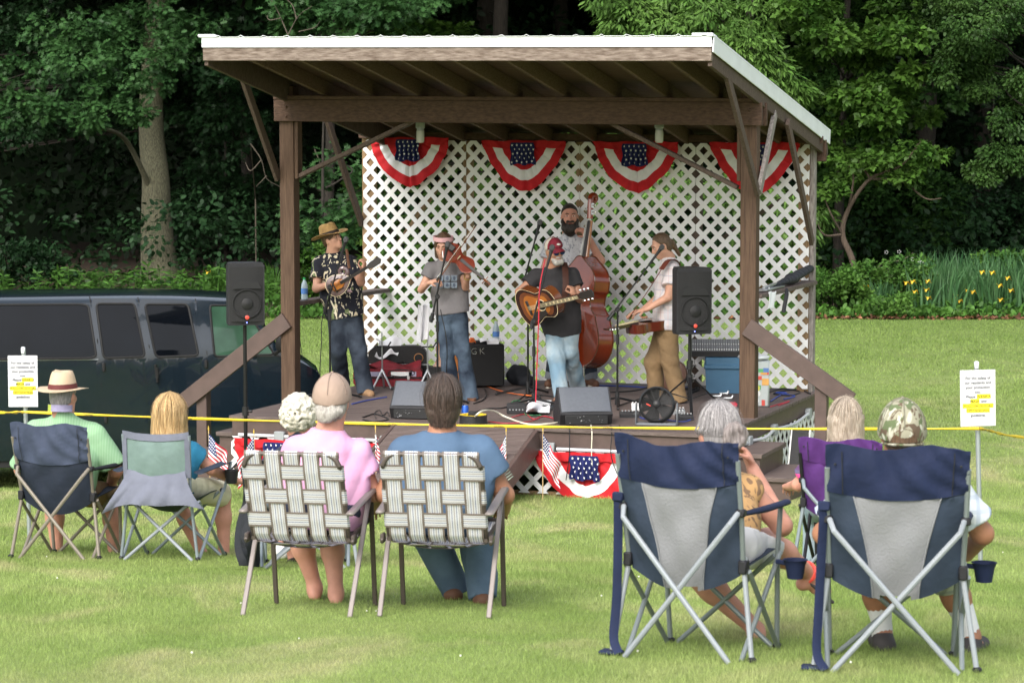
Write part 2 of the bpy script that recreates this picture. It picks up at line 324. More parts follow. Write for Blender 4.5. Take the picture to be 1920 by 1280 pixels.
# posts and front beam
BP = 1.41; aP0 = a_at(538.5, BP - .07); aP1 = a_at(1402, BP - .07); ZB = z_at(236, aP1, BP - .1); ZBT = z_at(186, aP1, BP - .1)
for i, a in enumerate((aP0, aP1)):
    mb = MB(); sbox(mb, a - .075, a + .075, BP - .07, BP + .07, -.3 if i == 0 else DZ - .3, ZBT + .1, .006); mb.build('post', M_POST, pav)
    mb = MB(); s_ = 1 if i == 0 else -1; sbox(mb, a + s_ * .077, a + s_ * .115, BP - .055, BP + .055, z_at(340, a, BP), ZB, .004); mb.build('post_cleat', M_POST, pav)
aB0 = a_at(513, BP - .12, ZB); aB1 = a_at(1428, BP - .12, ZB)
for b0 in (BP - .118, BP + .073):
    mb = MB(); sbox(mb, aB0, aB1, b0, b0 + .045, ZB, ZBT - .03, .005)
    if b0 < BP:
        for a in (aP0, aP1):
            for z in (ZB + .05, ZBT - .1): mb.lathe([(0, .012), (.012, .01), (.016, 0)], S(a + .02, b0 - .001, z), -EY, 8)
    mb.build('beam', M_BEAM, pav)
mb = MB(); sbox(mb, aB0, aB1 - .05, BP - .13, BP + .12, ZBT - .029, ZBT + .008); mb.build('top_plate', M_BEAM, pav)
# roof
BF = -.47; RF0 = a_at(379, BF, 4.1); RF1 = a_at(1335, BF, 4.1); ZF = z_at(69, RF1, BF); BR = b_at(1562, RF1 + .05, 3.4); ZR = z_at(247, RF1, BR)
def roofz(b): return ZF + (ZR - ZF) * (b - BF) / (BR - BF)
SL = norm(EY * (BR - BF) + EZ * (ZR - ZF)); SN = np.cross(EX, SL)
mb = MB(); na = 220; aa = np.linspace(RF0 - .02, RF1 + .02, na); prof = np.zeros(na)
for c in np.arange(RF0 + .17, RF1 - .05, .2265): prof = np.maximum(prof, np.clip(1 - np.abs(aa - c) / .026, 0, 1) * .017)
P = np.array([[S(a, b, roofz(b) + .004 + h) for a, h in zip(aa, prof)] for b in (BF - .03, (BF + BR) / 2, BR + .03)]); mb.slab(P, .003); mb.build('roof_sheet', M_ROOF, pav, ang=25)
mb = MB(); P = np.array([S(RF0, BF + .02, ZF - .02), S(RF1, BF + .02, ZF - .02)])
for (a0, a1) in ((RF0 + .03, RF1 - .03),):
    mb.bar(S((a0 + a1) / 2, BF + .03, ZF - .03), S((a0 + a1) / 2, BR - .03, ZR - .03), a1 - a0, .02, EZ, 0)
mb.build('roof_boards', M_UNDER, pav)
mb = MB(); sbox(mb, RF0, RF1, BF - .012, BF - .002, ZF - .086, ZF + .006, .002)
for a0, a1 in ((RF0 - .03, RF0 + .14), (RF1 - .17, RF1 + .015)): mb.bar(S((a0 + a1) / 2, BF - .03, ZF + .022), S((a0 + a1) / 2, BF + .12, roofz(BF + .12) + .022), a1 - a0, .02, EZ)
mb.build('front_trim', M_ROOF, pav)
mb = MB(); sbox(mb, RF0 + .005, RF1 - .003, BF, BF + .04, ZF - .205, ZF - .088); mb.build('front_fascia', M_FASC, pav)
for s_, a in ((-1, RF0), (1, RF1)):
    mb = MB(); mb.bar(S(a + .012, BF - .001, ZF - (.055 if s_ > 0 else .035)), S(a + .012, BR + .03, ZR - .055), .012, .15 if s_ > 0 else .09, EZ, .002); mb.build('rake_trim', M_ROOF, pav)
    mb = MB(); mb.bar(S(a - s_ * .025, BF + .045, ZF - .147), S(a - s_ * .025, BR, ZR - .147), .04, .205, EZ); mb.build('rake_board', M_BRACE, pav)
mb = MB(); sbox(mb, RF0, RF1, BR - .04, BR, ZR - .25, ZR - .06); mb.build('rear_fascia', M_BRACE, pav)
for a in np.linspace(RF0 + .42, RF1 - .42, 9):
    mb = MB(); mb.bar(S(a, BF + .05, ZF - .115), S(a, BR - .05, ZR - .115), .04, .14, EZ); mb.build('rafter', M_RAFT, pav)
def brace(p, q, w_, h_, m, up=EX): mb = MB(); mb.bar(p, q, w_, h_, up); mb.build('brace', m, pav)
def on_a(u, v, a):   # point of the plane a = const seen at a pixel
    b = bis(lambda b: px(S(a, b, 3))[0] - u, -3, 7); return S(a, b, z_at(v, a, b))
def on_b(u, v, b): a = a_at(u, b, 3); return S(a, b, z_at(v, a, b))
aPL = aP0 - .095; aPR = aP1 + .095
brace(on_a(442, 112, aPL), on_a(521, 340, aPL), .09, .038, M_BRACE)
brace(on_a(1362, 142, aPR), on_a(1421, 362, aPR), .09, .038, M_BRACE)
brace(on_a(1452, 212, aPR + .01), on_a(1424, 360, aPR + .01), .09, .038, M_BRACE2)
brace(on_a(1476, 228, aPR + .045), on_a(1524, 455, aPR + .045), .09, .038, M_BRACE)
brace(on_a(612, 228, aL - .02), on_a(678, 420, aL - .02), .09, .038, M_BRACE)
brace(on_b(556, 338, BP), on_b(781, 232, BP), .038, .085, M_BRACE, EY); brace(on_b(1384, 352, BP), on_b(1146, 234, BP), .038, .085, M_BRACE, EY)
def settle(o):          # the old roof frame has settled towards its right side
    if o.data:
        for v in o.data.vertices:
            q = np.array(v.co) + worg(pav); z = q[2]; a = (q - SO) @ EX
            if z > 2.3: v.co.z += .052 * (1 - a / WD) * float(sst(z, 2.3, 3.3))
for o in [x for x in bpy.data.objects if x.parent == pav]: settle(o)
# hip-high side shelves
zs0 = z_at(574, aP0, BP); zs1 = z_at(560, aP1, BP)
for a, z in ((aP0 - .02, zs0), (aP1 + .02, zs1)):
    mb = MB(); sbox(mb, a - .08, a + .08, BP + .072, BW - .03, z, z + .04); mb.build('side_shelf', M_DECK, pav)
# handrails with newels
for s_, a, u1, v1, un in ((-1, aP0, 330, 762, 377), (1, aP1, 1598, 752, 1542)):
    p0 = S(a, BP - .09, z_at(600 if s_ < 0 else 612, a, BP - .09)); ae = a_at(u1, BP - .09); p1 = S(ae, BP - .09, z_at(v1, ae, BP - .09)); mb = MB(); mb.bar(p0, p1, .04, .165, EZ); mb.build('handrail', M_RAIL, pav)
    an = a_at(un, BP - .04); t = (an - a) / (ae - a); q = p0 + (p1 - p0) * t; mb = MB(); sbox(mb, an - .055, an + .055, BP - .068, BP + .04, -.5 if s_ < 0 else -.1, q[2] + .03); mb.build('newel', M_RAIL, pav)
# side steps
for s_, a0 in ((-1, 0), (1, WD)):
    for k in range(2):
        zt = DZ - .2 * (k + 1); a1 = a0 + s_ * (.022 + .28 * k); a2 = a0 + s_ * (.022 + .28 * (k + 1)); mb = MB(); sbox(mb, min(a1, a2) - .015, max(a1, a2) + .015, .3, BP - .14, zt - .04, zt); mb.build('tread', M_DECK, pav)
        mb = MB(); sbox(mb, min(a1, a2) + .01, max(a1, a2) - .01, .33, BP - .17, -.5 if s_ < 0 else -.1, zt - .042); mb.build('riser', M_RAIL, pav)
# front ramp
r0, r1 = a_at(748, 0, DZ), a_at(1006, 0, DZ); mb = MB(); RB = -1.62; zr0 = float(gz(*S((r0 + r1) / 2, RB)[:2])) + .03
for i in range(13):
    t0, t1 = i / 13, (i + 1) / 13; f = lambda t: (-.036 + (RB + .036) * t, DZ - .005 + (zr0 - DZ) * t); (b0, z0), (b1, z1) = f(t0 + .02 / 13), f(t1 - .02 / 13)
    mb.bar(S((r0 + r1) / 2, b0, z0 - .018), S((r0 + r1) / 2, b1, z1 - .018), r1 - r0, .036, EZ, .004)
mb.build('ramp_boards', M_DECK, pav)
for a in (r0 - .022, r1 + .022): mb = MB(); mb.bar(S(a, -.04, DZ - .11), S(a, RB, zr0 - .09), .04, .2, EZ); mb.build('ramp_stringer', M_RAIL, pav)
# skirt lattice, base boards, conduit
for o, x, W_ in ((S(0, -.014, .06), EX, WD), (S(WD + .014, .02, .06), EY, DB - .02)):
    mb = MB(); lattice(mb, o, x, EZ, W_, DZ - .25, .125, .046); mb.build('skirt_lattice', M_LATT, pav, smooth=False)
mb = MB(); sbox(mb, 0, WD, .01, .05, -.08, .075); sbox(mb, WD - .05, WD - .01, .05, DB, -.08, .075); mb.build('base_board', M_TAN, pav)
def conduit(pts, r=.016): mb = MB(); mb.tube(spline(pts, 40) if len(pts) > 2 else pts, r, 8); mb.build('conduit', M_CONDUIT, pav)
zc = DZ - .175
conduit([S(.08, -.03, zc), S(r0 - .1, -.03, zc)]); conduit([S(r1 + .2, -.03, zc - .01), S(WD - .35, -.03, zc - .01)])
for a in (.5, r0 - .12, r1 + .13, WD - .32): mb = MB(); sbox(mb, a - .05, a + .05, -.055, -.003, zc - .05, zc + .045, .006); mb.build('junction_box', M_BOX, pav)
bb = [.1, 1.0, 1.9, 2.75, 3.9]
conduit([S(WD - .27, -.03, zc), S(WD + .03, .05, zc), S(WD + .035, .9, zc)])
for b in (1.0, 2.0, 3.5): mb = MB(); sbox(mb, WD + .003, WD + .055, b - .06, b + .06, zc - .05, zc + .05, .006); mb.build('junction_box', M_BOX, pav)
conduit([S(WD + .035, 1.06, zc), S(WD + .06, 1.5, zc - .02), S(WD + .035, 1.94, zc)]); conduit([S(WD + .035, 2.06, zc), S(WD + .04, 2.8, zc - .03), S(WD + .035, 3.44, zc)])
M_GLASSJ = mat('jar_glass', (.55, .55, .5), .15, var=.05, trans=.3)
for u in (788, 1236):
    a = a_at(u, BP + .3, ZB); c = S(a, BP + .3, ZB - .04); mb = MB(); mb.lathe([(.001, .1), (.045, .1), (.045, .03), (.034, .02), (.034, 0)], c, (0, 0, 1), 14); o = mb.build('jar_light', M_BOX, pav)
    mb = MB(); mb.lathe([(.038, .0), (.04, -.03), (.039, -.1), (.03, -.115), (.001, -.118)], c, (0, 0, 1), 14); mb.build('glass_jar', M_GLASSJ, o)
# ---------------- vegetation ----------------
def leafmat(name, c, c2, isl=.35, trans=.3, rough=.45): return mat(name, c, rough, var=.0, sc=1.3, col2=c2, trans=trans, island=isl, spec=.2)
L_OAK = leafmat('oak_leaves', (.02, .058, .018), (.052, .125, .036)); L_OAKD = leafmat('shaded_oak_leaves', (.010, .030, .011), (.021, .054, .019))  # second oak green is the same foliage with the wood's shade in its colour
L_HICK = leafmat('hickory_leaves', (.05, .12, .022), (.125, .225, .05)); L_MAPLE = leafmat('maple_leaves', (.03, .08, .012), (.075, .15, .025))
L_LOC = leafmat('locust_leaves', (.02, .055, .012), (.06, .12, .028)); L_SHRUB = leafmat('shrub_leaves', (.04, .11, .02), (.10, .2, .035))
L_IRIS = leafmat('iris_blades', (.03, .09, .035), (.075, .16, .055)); L_WEED = leafmat('weed_leaves', (.035, .1, .018), (.08, .18, .03)); L_WOOD = leafmat('shaded_wood_leaves', (.004, .012, .004), (.010, .028, .009), .5, .1)  # L_WOOD: shade of the deep wood is put into the near-black leaf colour
L_YEL = mat('iris_flower', (.72, .48, .03), .6, var=.2, trans=.3)
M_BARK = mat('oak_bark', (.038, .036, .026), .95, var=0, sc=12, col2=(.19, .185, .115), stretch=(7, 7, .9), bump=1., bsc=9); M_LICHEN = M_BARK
M_BARKD = mat('shaded_bark', (.012, .010, .008), .95, var=0, sc=8, col2=(.034, .028, .022), stretch=(6, 6, .7), bump=.8, bsc=6)  # bark with the shade among the trees put into its colour
M_TWIG = mat('dead_twig', (.075, .062, .046), .9, var=.3, sc=8)
def leaf_shape(kind):
    if kind == 'oak':
        h = [(0, .02), (.06, .12), (.34, .22), (.13, .32), (.12, .4), (.46, .55), (.16, .6), (.14, .68), (.32, .86), (.08, .86), (0, 1.05)]
    elif kind == 'maple': h = [(0, 0), (.3, .12), (.5, .42), (.25, .5), (.2, .72), (0, 1)]
    elif kind == 'long': h = [(0, 0), (.09, .2), (.13, .5), (.08, .8), (0, 1)]
    elif kind == 'oval': h = [(0, 0), (.24, .22), (.3, .5), (.18, .82), (0, 1)]
    else: h = [(0, 0), (.45, .3), (.4, .75), (0, 1)]
    P = h + [(-x, y) for x, y in h[-2:0:-1]]; P = np.array([(x, y, -.12 * y * y + .25 * abs(x)) for x, y in P]); return P
def leaves(name, m, C, D, size, kind, parent=None, seed=0, jit=.35, rs=None):
    """one mesh of many leaves; C leaf bases, D the direction each leaf points"""
    rng = np.random.default_rng(seed); T = leaf_shape(kind); n = len(C); k = len(T); D = D + rng.normal(0, jit, D.shape); D /= np.linalg.norm(D, axis=1)[:, None]
    up = rng.normal(0, .45, D.shape) + np.array([0, -.25, 1.]); Xx = np.cross(D, up); Xx /= np.linalg.norm(Xx, axis=1)[:, None] + 1e-9; N = np.cross(Xx, D)
    s = size * rng.uniform(.65, 1.2, n); V = C[:, None, :] + s[:, None, None] * (T[None, :, :1] * Xx[:, None] + T[None, :, 1:2] * D[:, None] + T[None, :, 2:] * N[:, None])
    F = np.arange(n * k).reshape(n, k); me = npmesh(name, V.reshape(-1, 3) - worg(parent), F); return link(name, me, m, parent, smooth=False)
def sprays(boughs, n_sp, n_lf, rad, seed=0, droop=.35, out=None):
    """leaf bases and directions gathered in twig-end sprays on the upper and outer side of boughs (c, radii)"""
    rng = np.random.default_rng(seed); C = []; D = []
    for c, r in boughs:
        m = max(1, int(n_sp * rng.uniform(.7, 1.3))); q = rng.normal(size=(m, 3)); q /= np.linalg.norm(q, axis=1)[:, None]; q *= rng.uniform(.45, 1., (m, 1)) ** .5
        p = np.asarray(c) + q * np.asarray(r); o = q * np.array([1, 1, .5]); o[:, 2] -= droop
        o[:, 1] -= .2
        for i in range(m):
            t = rng.normal(size=(n_lf, 3)); t /= np.linalg.norm(t, axis=1)[:, None]; t[:, 2] *= .6; b = p[i] + t * rad * rng.uniform(.2, 1, (n_lf, 1)); C.append(b); D.append(t * .9 + o[i] * .8)
    return np.vstack(C), np.vstack(D)
def wob(p, q, n, amp, seed):
    rng = np.random.default_rng(seed); t = np.linspace(0, 1, n)[:, None]; P = np.asarray(p) * (1 - t) + np.asarray(q) * t; w_ = np.cumsum(rng.normal(0, amp, (n, 3)), 0); w_ -= w_[-1] * t; w_[:, 2] *= .4; return P + w_
def trunk(mbx, p, q, r0, r1, amp=.05, seed=0, n=14, sides=18, flare=.5):
    P = wob(p, q, n, amp, seed); t = np.linspace(0, 1, n); r = r0 + (r1 - r0) * t + r0 * flare * np.exp(-t * n * .9); mbx.tube(spline(P, n * 3), np.interp(np.linspace(0, 1, len(spline(P, n * 3))), t, r), sides); return P
def gp(u, Y, z=None):
    p = at(u, 500, Y); p[2] = float(gz(p[0], Y)) if z is None else z; return p
def bough(u, v, Y, ru, rv, ry=None): s = FPX / Y; return at(u, v, Y), (ru / s, (ry if ry else ru / s * .8), rv / s)
_ts = [0]
def tree(label, u, Y, r0, lean, H, boughs, lm, kind, size, n_sp, n_lf, rad, bark=None, trunk_v=None, high=7, droop=.35, cat='tree', name='tree', group='trees at the wood edge', limbs=True):
    _ts[0] += 1; sd = _ts[0] * 17; base = gp(u, Y); t = thing(name, label, cat, base, group); mb = MB(); top = base + np.array([lean, 0, H]); P = trunk(mb, base - EZ * .3, top, r0, r0 * .35, .03 * r0 * 5, sd)
    if limbs:
        for i, (c, r) in enumerate(boughs[:14] if limbs != 'oak' else []):
            j = min(len(P) - 1, max(2, int(len(P) * min(.95, max(.1, (c[2] - base[2] - .4) / H))))); q = wob(P[j], c, 7, .09, sd + i); mb.tube(spline(q, 18), np.linspace(min(.035, max(.02, r0 * .2)), .008, len(spline(q, 18))), 6)
    mb.build('trunk', bark or M_BARK, t)
    C, D = sprays(boughs, n_sp, n_lf, rad, sd, droop); leaves('crown', lm, C, D, size, kind, t, sd)
    if high:
        rng = np.random.default_rng(sd + 3); hb = [(base + np.array([lean * .8 + rng.uniform(-3.5, 3.5), rng.uniform(-1.5, 4.5), rng.uniform(7.6, 13)]), (2.4, 2.4, 1.1)) for _ in range(high)]
        C, D = sprays(hb, 34, 9, .5, sd + 5); leaves('shading_upper_crown', lm, C, D, size * 3.0, 'oval', t, sd + 1)  # oversized leaves above the frame, added to block sky light from the wood
    return t
rg = np.random.default_rng(3)
def patch(u0, u1, v0, v1, Y, n, ru, rv, dY=1.5, seed=1):
    r = np.random.default_rng(seed); return [bough(r.uniform(u0, u1), r.uniform(v0, v1), Y + r.uniform(-dY, dY), ru * r.uniform(.6, 1.3), rv * r.uniform(.6, 1.3)) for _ in range(n)]
# big oak on the left
oak = [bough(60, 130, 54, 70, 35), bough(150, 110, 53, 70, 32), bough(235, 130, 53, 60, 35), bough(40, 190, 54, 55, 28), bough(200, 175, 53, 45, 32), bough(165, 218, 52.5, 32, 26), bough(250, 210, 53, 32, 24), bough(20, 215, 54, 40, 22), bough(90, 200, 53, 30, 24), bough(300, 95, 55, 60, 40), bough(290, 150, 55, 36, 30), bough(110, 60, 55, 90, 35)]
oak += patch(0, 420, 20, 110, 56, 10, 60, 30, 1.5, 5)
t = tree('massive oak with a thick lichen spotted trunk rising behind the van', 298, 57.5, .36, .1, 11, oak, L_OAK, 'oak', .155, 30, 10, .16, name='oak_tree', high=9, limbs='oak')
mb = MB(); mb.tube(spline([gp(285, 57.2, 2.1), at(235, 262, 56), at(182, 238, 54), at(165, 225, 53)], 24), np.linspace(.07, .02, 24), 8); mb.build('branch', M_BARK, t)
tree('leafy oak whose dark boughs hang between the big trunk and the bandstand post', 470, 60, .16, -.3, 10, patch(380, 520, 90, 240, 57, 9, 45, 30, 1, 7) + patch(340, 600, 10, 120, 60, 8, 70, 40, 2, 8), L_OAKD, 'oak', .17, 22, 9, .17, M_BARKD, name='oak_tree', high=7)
tree('small oak with bright lobed leaves just behind the left bandstand post', 600, 47.5, .05, .1, 4, [bough(585, 400, 47, 55, 30), bough(660, 405, 47, 40, 30), bough(610, 445, 47, 60, 24), bough(575, 330, 48, 40, 30), bough(640, 300, 48, 45, 30), bough(560, 470, 47, 30, 18), bough(690, 350, 48, 40, 40)], L_OAK, 'oak', .16, 22, 9, .16, M_BARKD, name='oak_sapling', high=0)
tree('oak with bright lobed leaves showing above the left half of the roof', 610, 56, .14, .2, 10, patch(540, 790, 0, 60, 53, 16, 50, 24, 1.5, 11) + patch(560, 860, -60, 0, 54, 10, 60, 30, 2, 12), L_OAK, 'oak', .17, 22, 9, .17, M_BARKD, name='oak_tree', high=8)
tree('low maple with flat green sprays showing right behind the roof edge centre', 735, 60, .09, 0, 6, [bough(680, 60, 58, 40, 20), bough(735, 52, 58, 40, 22), bough(800, 60, 58, 30, 14), bough(860, 62, 58, 30, 12)] + patch(690, 1110, 270, 480, 58, 20, 60, 45, 3, 13), L_MAPLE, 'maple', .16, 26, 9, .2, M_BARKD, name='maple_tree', high=0)
for i, (u, Y, r0, le) in enumerate([(893, 63, .36, .3), (952, 60, .26, -.25), (1045, 66, .3, .2), (1010, 70, .2, 0), (1352, 66, .25, .3), (1730, 64, .3, .2), (1835, 68, .28, 0), (1630, 70, .3, 0), (1200, 69, .28, 0)]):
    bp_ = patch(u - 150, u + 150, -20, 160, Y + 2, 6, 80, 40, 2, 40 + i)
    nm = ['left trunk of the pair standing dark above the middle of the roof', 'right trunk of the pair standing dark above the middle of the roof', 'dim trunk just right of the trunk pair above the roof', 'slim trunk far back between the trunks above the roof', 'dim trunk behind the bright hickory leaves', 'pale dim trunk among the black gaps right of the leaning tree', 'dim trunk deep in the gaps at the far right', 'thick dim trunk deep behind the leaning small tree', 'dim trunk deep behind the bandstand lattice'][i]
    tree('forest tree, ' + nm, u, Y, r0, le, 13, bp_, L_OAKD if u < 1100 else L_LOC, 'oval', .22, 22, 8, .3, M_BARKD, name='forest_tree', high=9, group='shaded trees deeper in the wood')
hk = [bough(1180, 30, 50, 60, 30), bough(1260, 60, 49.5, 60, 35), bough(1330, 40, 49.5, 60, 40), bough(1400, 80, 49, 55, 40), bough(1440, 130, 49, 45, 35), bough(1480, 165, 49, 35, 22), bough(1360, 110, 49, 50, 30), bough(1420, 30, 50, 60, 40), bough(1300, 5, 50, 70, 30), bough(1150, -10, 50, 60, 30), bough(1500, 180, 49.5, 18, 14), bough(1180, 75, 50.5, 70, 18)]
tree('hickory with pale yellow green drooping leaves over the right roof corner', 1420, 51.5, .13, -.3, 10, hk + patch(1100, 1500, 300, 560, 51, 16, 55, 45, 2, 21), L_HICK, 'long', .18, 60, 15, .2, M_BARKD, droop=.9, name='hickory_tree', high=7)
mp = patch(1500, 1700, 10, 110, 50, 12, 55, 26, 1.5, 31) + patch(1540, 1720, 120, 220, 50.5, 8, 45, 18, 1.5, 32) + [bough(1560, 290, 50, 45, 16), bough(1640, 290, 50, 50, 18), bough(1700, 310, 50, 45, 16), bough(1600, 330, 50, 50, 16), bough(1560, 240, 50, 40, 16), bough(1650, 240, 50, 40, 14), bough(1680, 180, 50, 40, 14), bough(1590, 190, 50, 40, 14)]
tree('maple with layered mid green sprays right of the bandstand roof', 1570, 52.5, .11, .3, 10, mp, L_MAPLE, 'maple', .14, 40, 9, .15, M_BARKD, name='maple_tree', high=7)
lc = patch(1780, 1930, 0, 60, 49, 9, 50, 28, 1.5, 35) + patch(1760, 1930, 70, 200, 50, 12, 32, 22, 1.5, 36) + [bough(1890, 230, 49, 36, 26), bough(1870, 290, 49, 28, 22), bough(1850, 330, 49, 22, 14), bough(1905, 300, 49, 22, 24), bough(1770, 130, 49, 25, 30), bough(1830, 320, 49.5, 16, 16)]
tree('locust with fine hanging leaf sprays at the far right edge', 1950, 51, .14, .2, 10, lc, L_LOC, 'oval', .085, 60, 12, .17, M_BARKD, droop=.8, name='locust_tree', high=7)
L_MID = leafmat('understory_leaves', (.018, .052, .012), (.045, .105, .022))
tree('dense low maple filling the gap behind the leaning tree', 1680, 56, .07, .1, 5, patch(1540, 1760, 320, 500, 54.5, 26, 45, 34, 1.2, 51), L_MID, 'maple', .13, 44, 10, .2, M_BARKD, name='maple_tree', high=0)
tree('dense mid green maple filling in behind the layered sprays', 1640, 57, .1, .1, 9, patch(1470, 1790, -10, 330, 55.5, 34, 52, 40, 1.2, 54), L_MID, 'maple', .14, 44, 10, .2, M_BARKD, name='maple_tree', high=4)
tree('dark leafy oak filling in behind the big trunk', -70, 64, .14, .1, 10, patch(-20, 480, -10, 260, 61, 34, 60, 40, 1.5, 55), L_OAKD, 'oak', .15, 34, 10, .2, M_BARKD, name='oak_tree', high=5)
tree('dim leafy saplings deep in the gap at the far right', 1850, 60, .06, .1, 5, patch(1760, 1930, 350, 480, 59, 16, 45, 36, 1.2, 52), L_OAKD, 'oval', .12, 36, 9, .2, M_BARKD, name='sapling', high=0)
tree('dim leafy sapling between the big oak and the left roof brace', 420, 60, .06, .1, 5, patch(350, 510, 270, 440, 58.5, 14, 42, 36, 1.2, 53), L_OAKD, 'oak', .14, 30, 9, .18, M_BARKD, name='sapling', high=0)
# small leaning tree on the right: bare grey forked stem
b0 = gp(1600, 49.3); t = thing('small_tree', 'small leaning tree with bare pale forked stem right of the bandstand', 'tree', b0); mb = MB()
st = [at(1600, 495, 49.3), at(1580, 440, 49.3), at(1592, 390, 49.2), at(1632, 335, 49), at(1690, 310, 48.8), at(1728, 262, 48.6)]; mb.tube(spline([b0] + st, 40), np.linspace(.075, .015, len(spline([b0] + st, 40))), 8)
for p in ([st[1], at(1560, 405, 49), at(1545, 370, 48.9)], [st[2], at(1600, 330, 49), at(1585, 300, 49)], [st[3], at(1615, 310, 49), at(1600, 290, 49)], [st[3], at(1690, 340, 49), at(1735, 372, 48.9), at(1765, 372, 48.8)], [st[1], at(1545, 440, 49), at(1530, 410, 49)]): mb.tube(spline(p, 16), np.linspace(.03, .008, len(spline(p, 16))), 6)
mb.build('trunk', mat('pale_bark', (.075, .055, .04), .9, var=.3, sc=6, stretch=(5, 5, 1), bump=.5, bsc=8), t)
C, D = sprays([bough(1640, 300, 48.8, 40, 12), bough(1710, 280, 48.7, 40, 14), bough(1560, 360, 49, 24, 12), bough(1750, 290, 48.7, 30, 12), bough(1600, 300, 48.9, 40, 12), bough(1690, 335, 48.8, 30, 10)], 24, 8, .16, 77); leaves('crown', L_MAPLE, C, D, .12, 'maple', t, 4)
# dead twigs
for lb, u, Y, ps in (('bare dead branch tangle above the left roof edge', 545, 52, [[(540, 66), (520, 20), (505, -5)], [(540, 66), (560, 30), (585, 12)], [(556, 36), (548, 10), (530, -6)], [(560, 60), (590, 52), (600, 40)], [(527, 34), (506, 38), (500, 30)]]),
                     ('bare dead twigs hanging beside the left roof brace', 480, 50, [[(470, 270), (490, 300), (500, 335), (525, 350)], [(490, 300), (470, 320), (460, 305)], [(500, 330), (480, 350)], [(600, 310), (640, 330), (665, 320)], [(590, 280), (600, 310), (585, 325)]])):
    t = thing('dead_branch', lb, 'branch', gp(u, Y + 3)); mb = MB(); mb.tube([gp(u, Y + 3) - EZ * .2, gp(u, Y + 3) + EZ * 2, at(ps[0][0][0], ps[0][0][1], Y)], [.016, .013, .01], 6)
    for p in ps: P = spline([at(a, b, Y + .1 * k) for k, (a, b) in enumerate(p)], 14); mb.tube(P, np.linspace(.014, .006, len(P)), 5)
    mb.build('twigs', M_TWIG, t)
# undergrowth shrubs
def shrub(label, u, v0, v1, w_, Y, lm, kind, size, n, sd, name='shrub', group='shrubs along the wood edge'):
    Y -= 1.5 if 47 < Y < 51 else 0; base = gp(u, Y); t = thing(name, label, 'shrub', base, group); s = FPX / Y; h = (v1 - v0) / s; mb = MB(); r = np.random.default_rng(sd); bs = []
    for i in range(7):
        e = base + np.array([r.uniform(-.4, .4) * w_ / s, r.uniform(-.5, .5), h * r.uniform(.5, .9)]); P = wob(base - EZ * .05, e, 6, .04, sd + i); mb.tube(P, np.linspace(.018, .006, 6), 5)
    mb.build('stems', M_BARKD, t)
    for i in range(n): bs.append((base + np.array([r.uniform(-.5, .5) * w_ / s, r.uniform(-.6, .5), h * r.uniform(.12, .88)]), (w_ / s * .16, .3, h * .14)))
    C, D = sprays(bs, 13, 9, .11, sd, -.15); leaves('foliage', lm, C, D, size, kind, t, sd); return t
shrub('low bushy shrub hugging the back right post of the bandstand', 1560, 520, 605, 110, 47.8, L_SHRUB, 'oval', .09, 22, 1)
shrub('rounded bright shrub beside the leaning tree base', 1620, 500, 600, 110, 48.2, L_SHRUB, 'oval', .1, 26, 2)
shrub('taller arching wild rose bush with pale blossoms left of the iris bed', 1690, 470, 580, 100, 48.4, L_SHRUB, 'oval', .08, 30, 3)
shrub('leafy bush behind the iris bed at the far right edge', 1890, 455, 560, 120, 50.5, L_SHRUB, 'oval', .1, 26, 4)
shrub('low green ground shrub in front of the leaf litter', 1660, 560, 606, 110, 47.1, L_SHRUB, 'oval', .08, 12, 5)
for i, (u, w_, lb) in enumerate([(720, 160, 'leftmost shrub seen through the lattice'), (860, 160, 'second shrub from the left seen through the lattice'), (1010, 160, 'middle shrub seen through the lattice'), (1160, 160, 'shrub seen through the lattice behind the bass'), (1300, 160, 'shrub seen through the lattice behind the right speaker'), (1440, 150, 'rightmost shrub seen through the lattice')]): shrub('green ' + lb, u, 440, 560, w_, 48.5 + (i % 2), L_MAPLE if i % 2 else L_SHRUB, 'oval', .12, 26, 20 + i)
shrub('dark low shrub at the far left behind the van', 60, 460, 560, 160, 53, L_OAKD, 'oval', .11, 26, 31); shrub('shrub in shade left of the bandstand post', 575, 440, 575, 70, 48.5, L_MAPLE, 'oval', .1, 24, 32)
# white blossoms and an arching cane on the rose bush
t = thing('rose_cane', 'bare arching cane over the wild rose bush with pale blossoms', 'branch', gp(1615, 47.6)); mb = MB(); P = spline([gp(1615, 47.6), at(1630, 540, 47.6), at(1652, 495, 47.6), at(1690, 488, 47.6), at(1712, 474, 47.6)], 24); mb.tube(P, np.linspace(.02, .008, len(P)), 6); mb.build('cane', M_TWIG, t)
mb = MB()
for u, v in ((1724, 489), (1711, 486), (1662, 473), (1686, 472), (1728, 492)):
    c = at(u, v, 47.4)
    for k in range(5): a = k * 1.2566; mb.ball(c + np.array([math.cos(a) * .03, 0, math.sin(a) * .03]), (.008, .006, .008), 6)
mb.build('blossoms', M_WHITE, t)
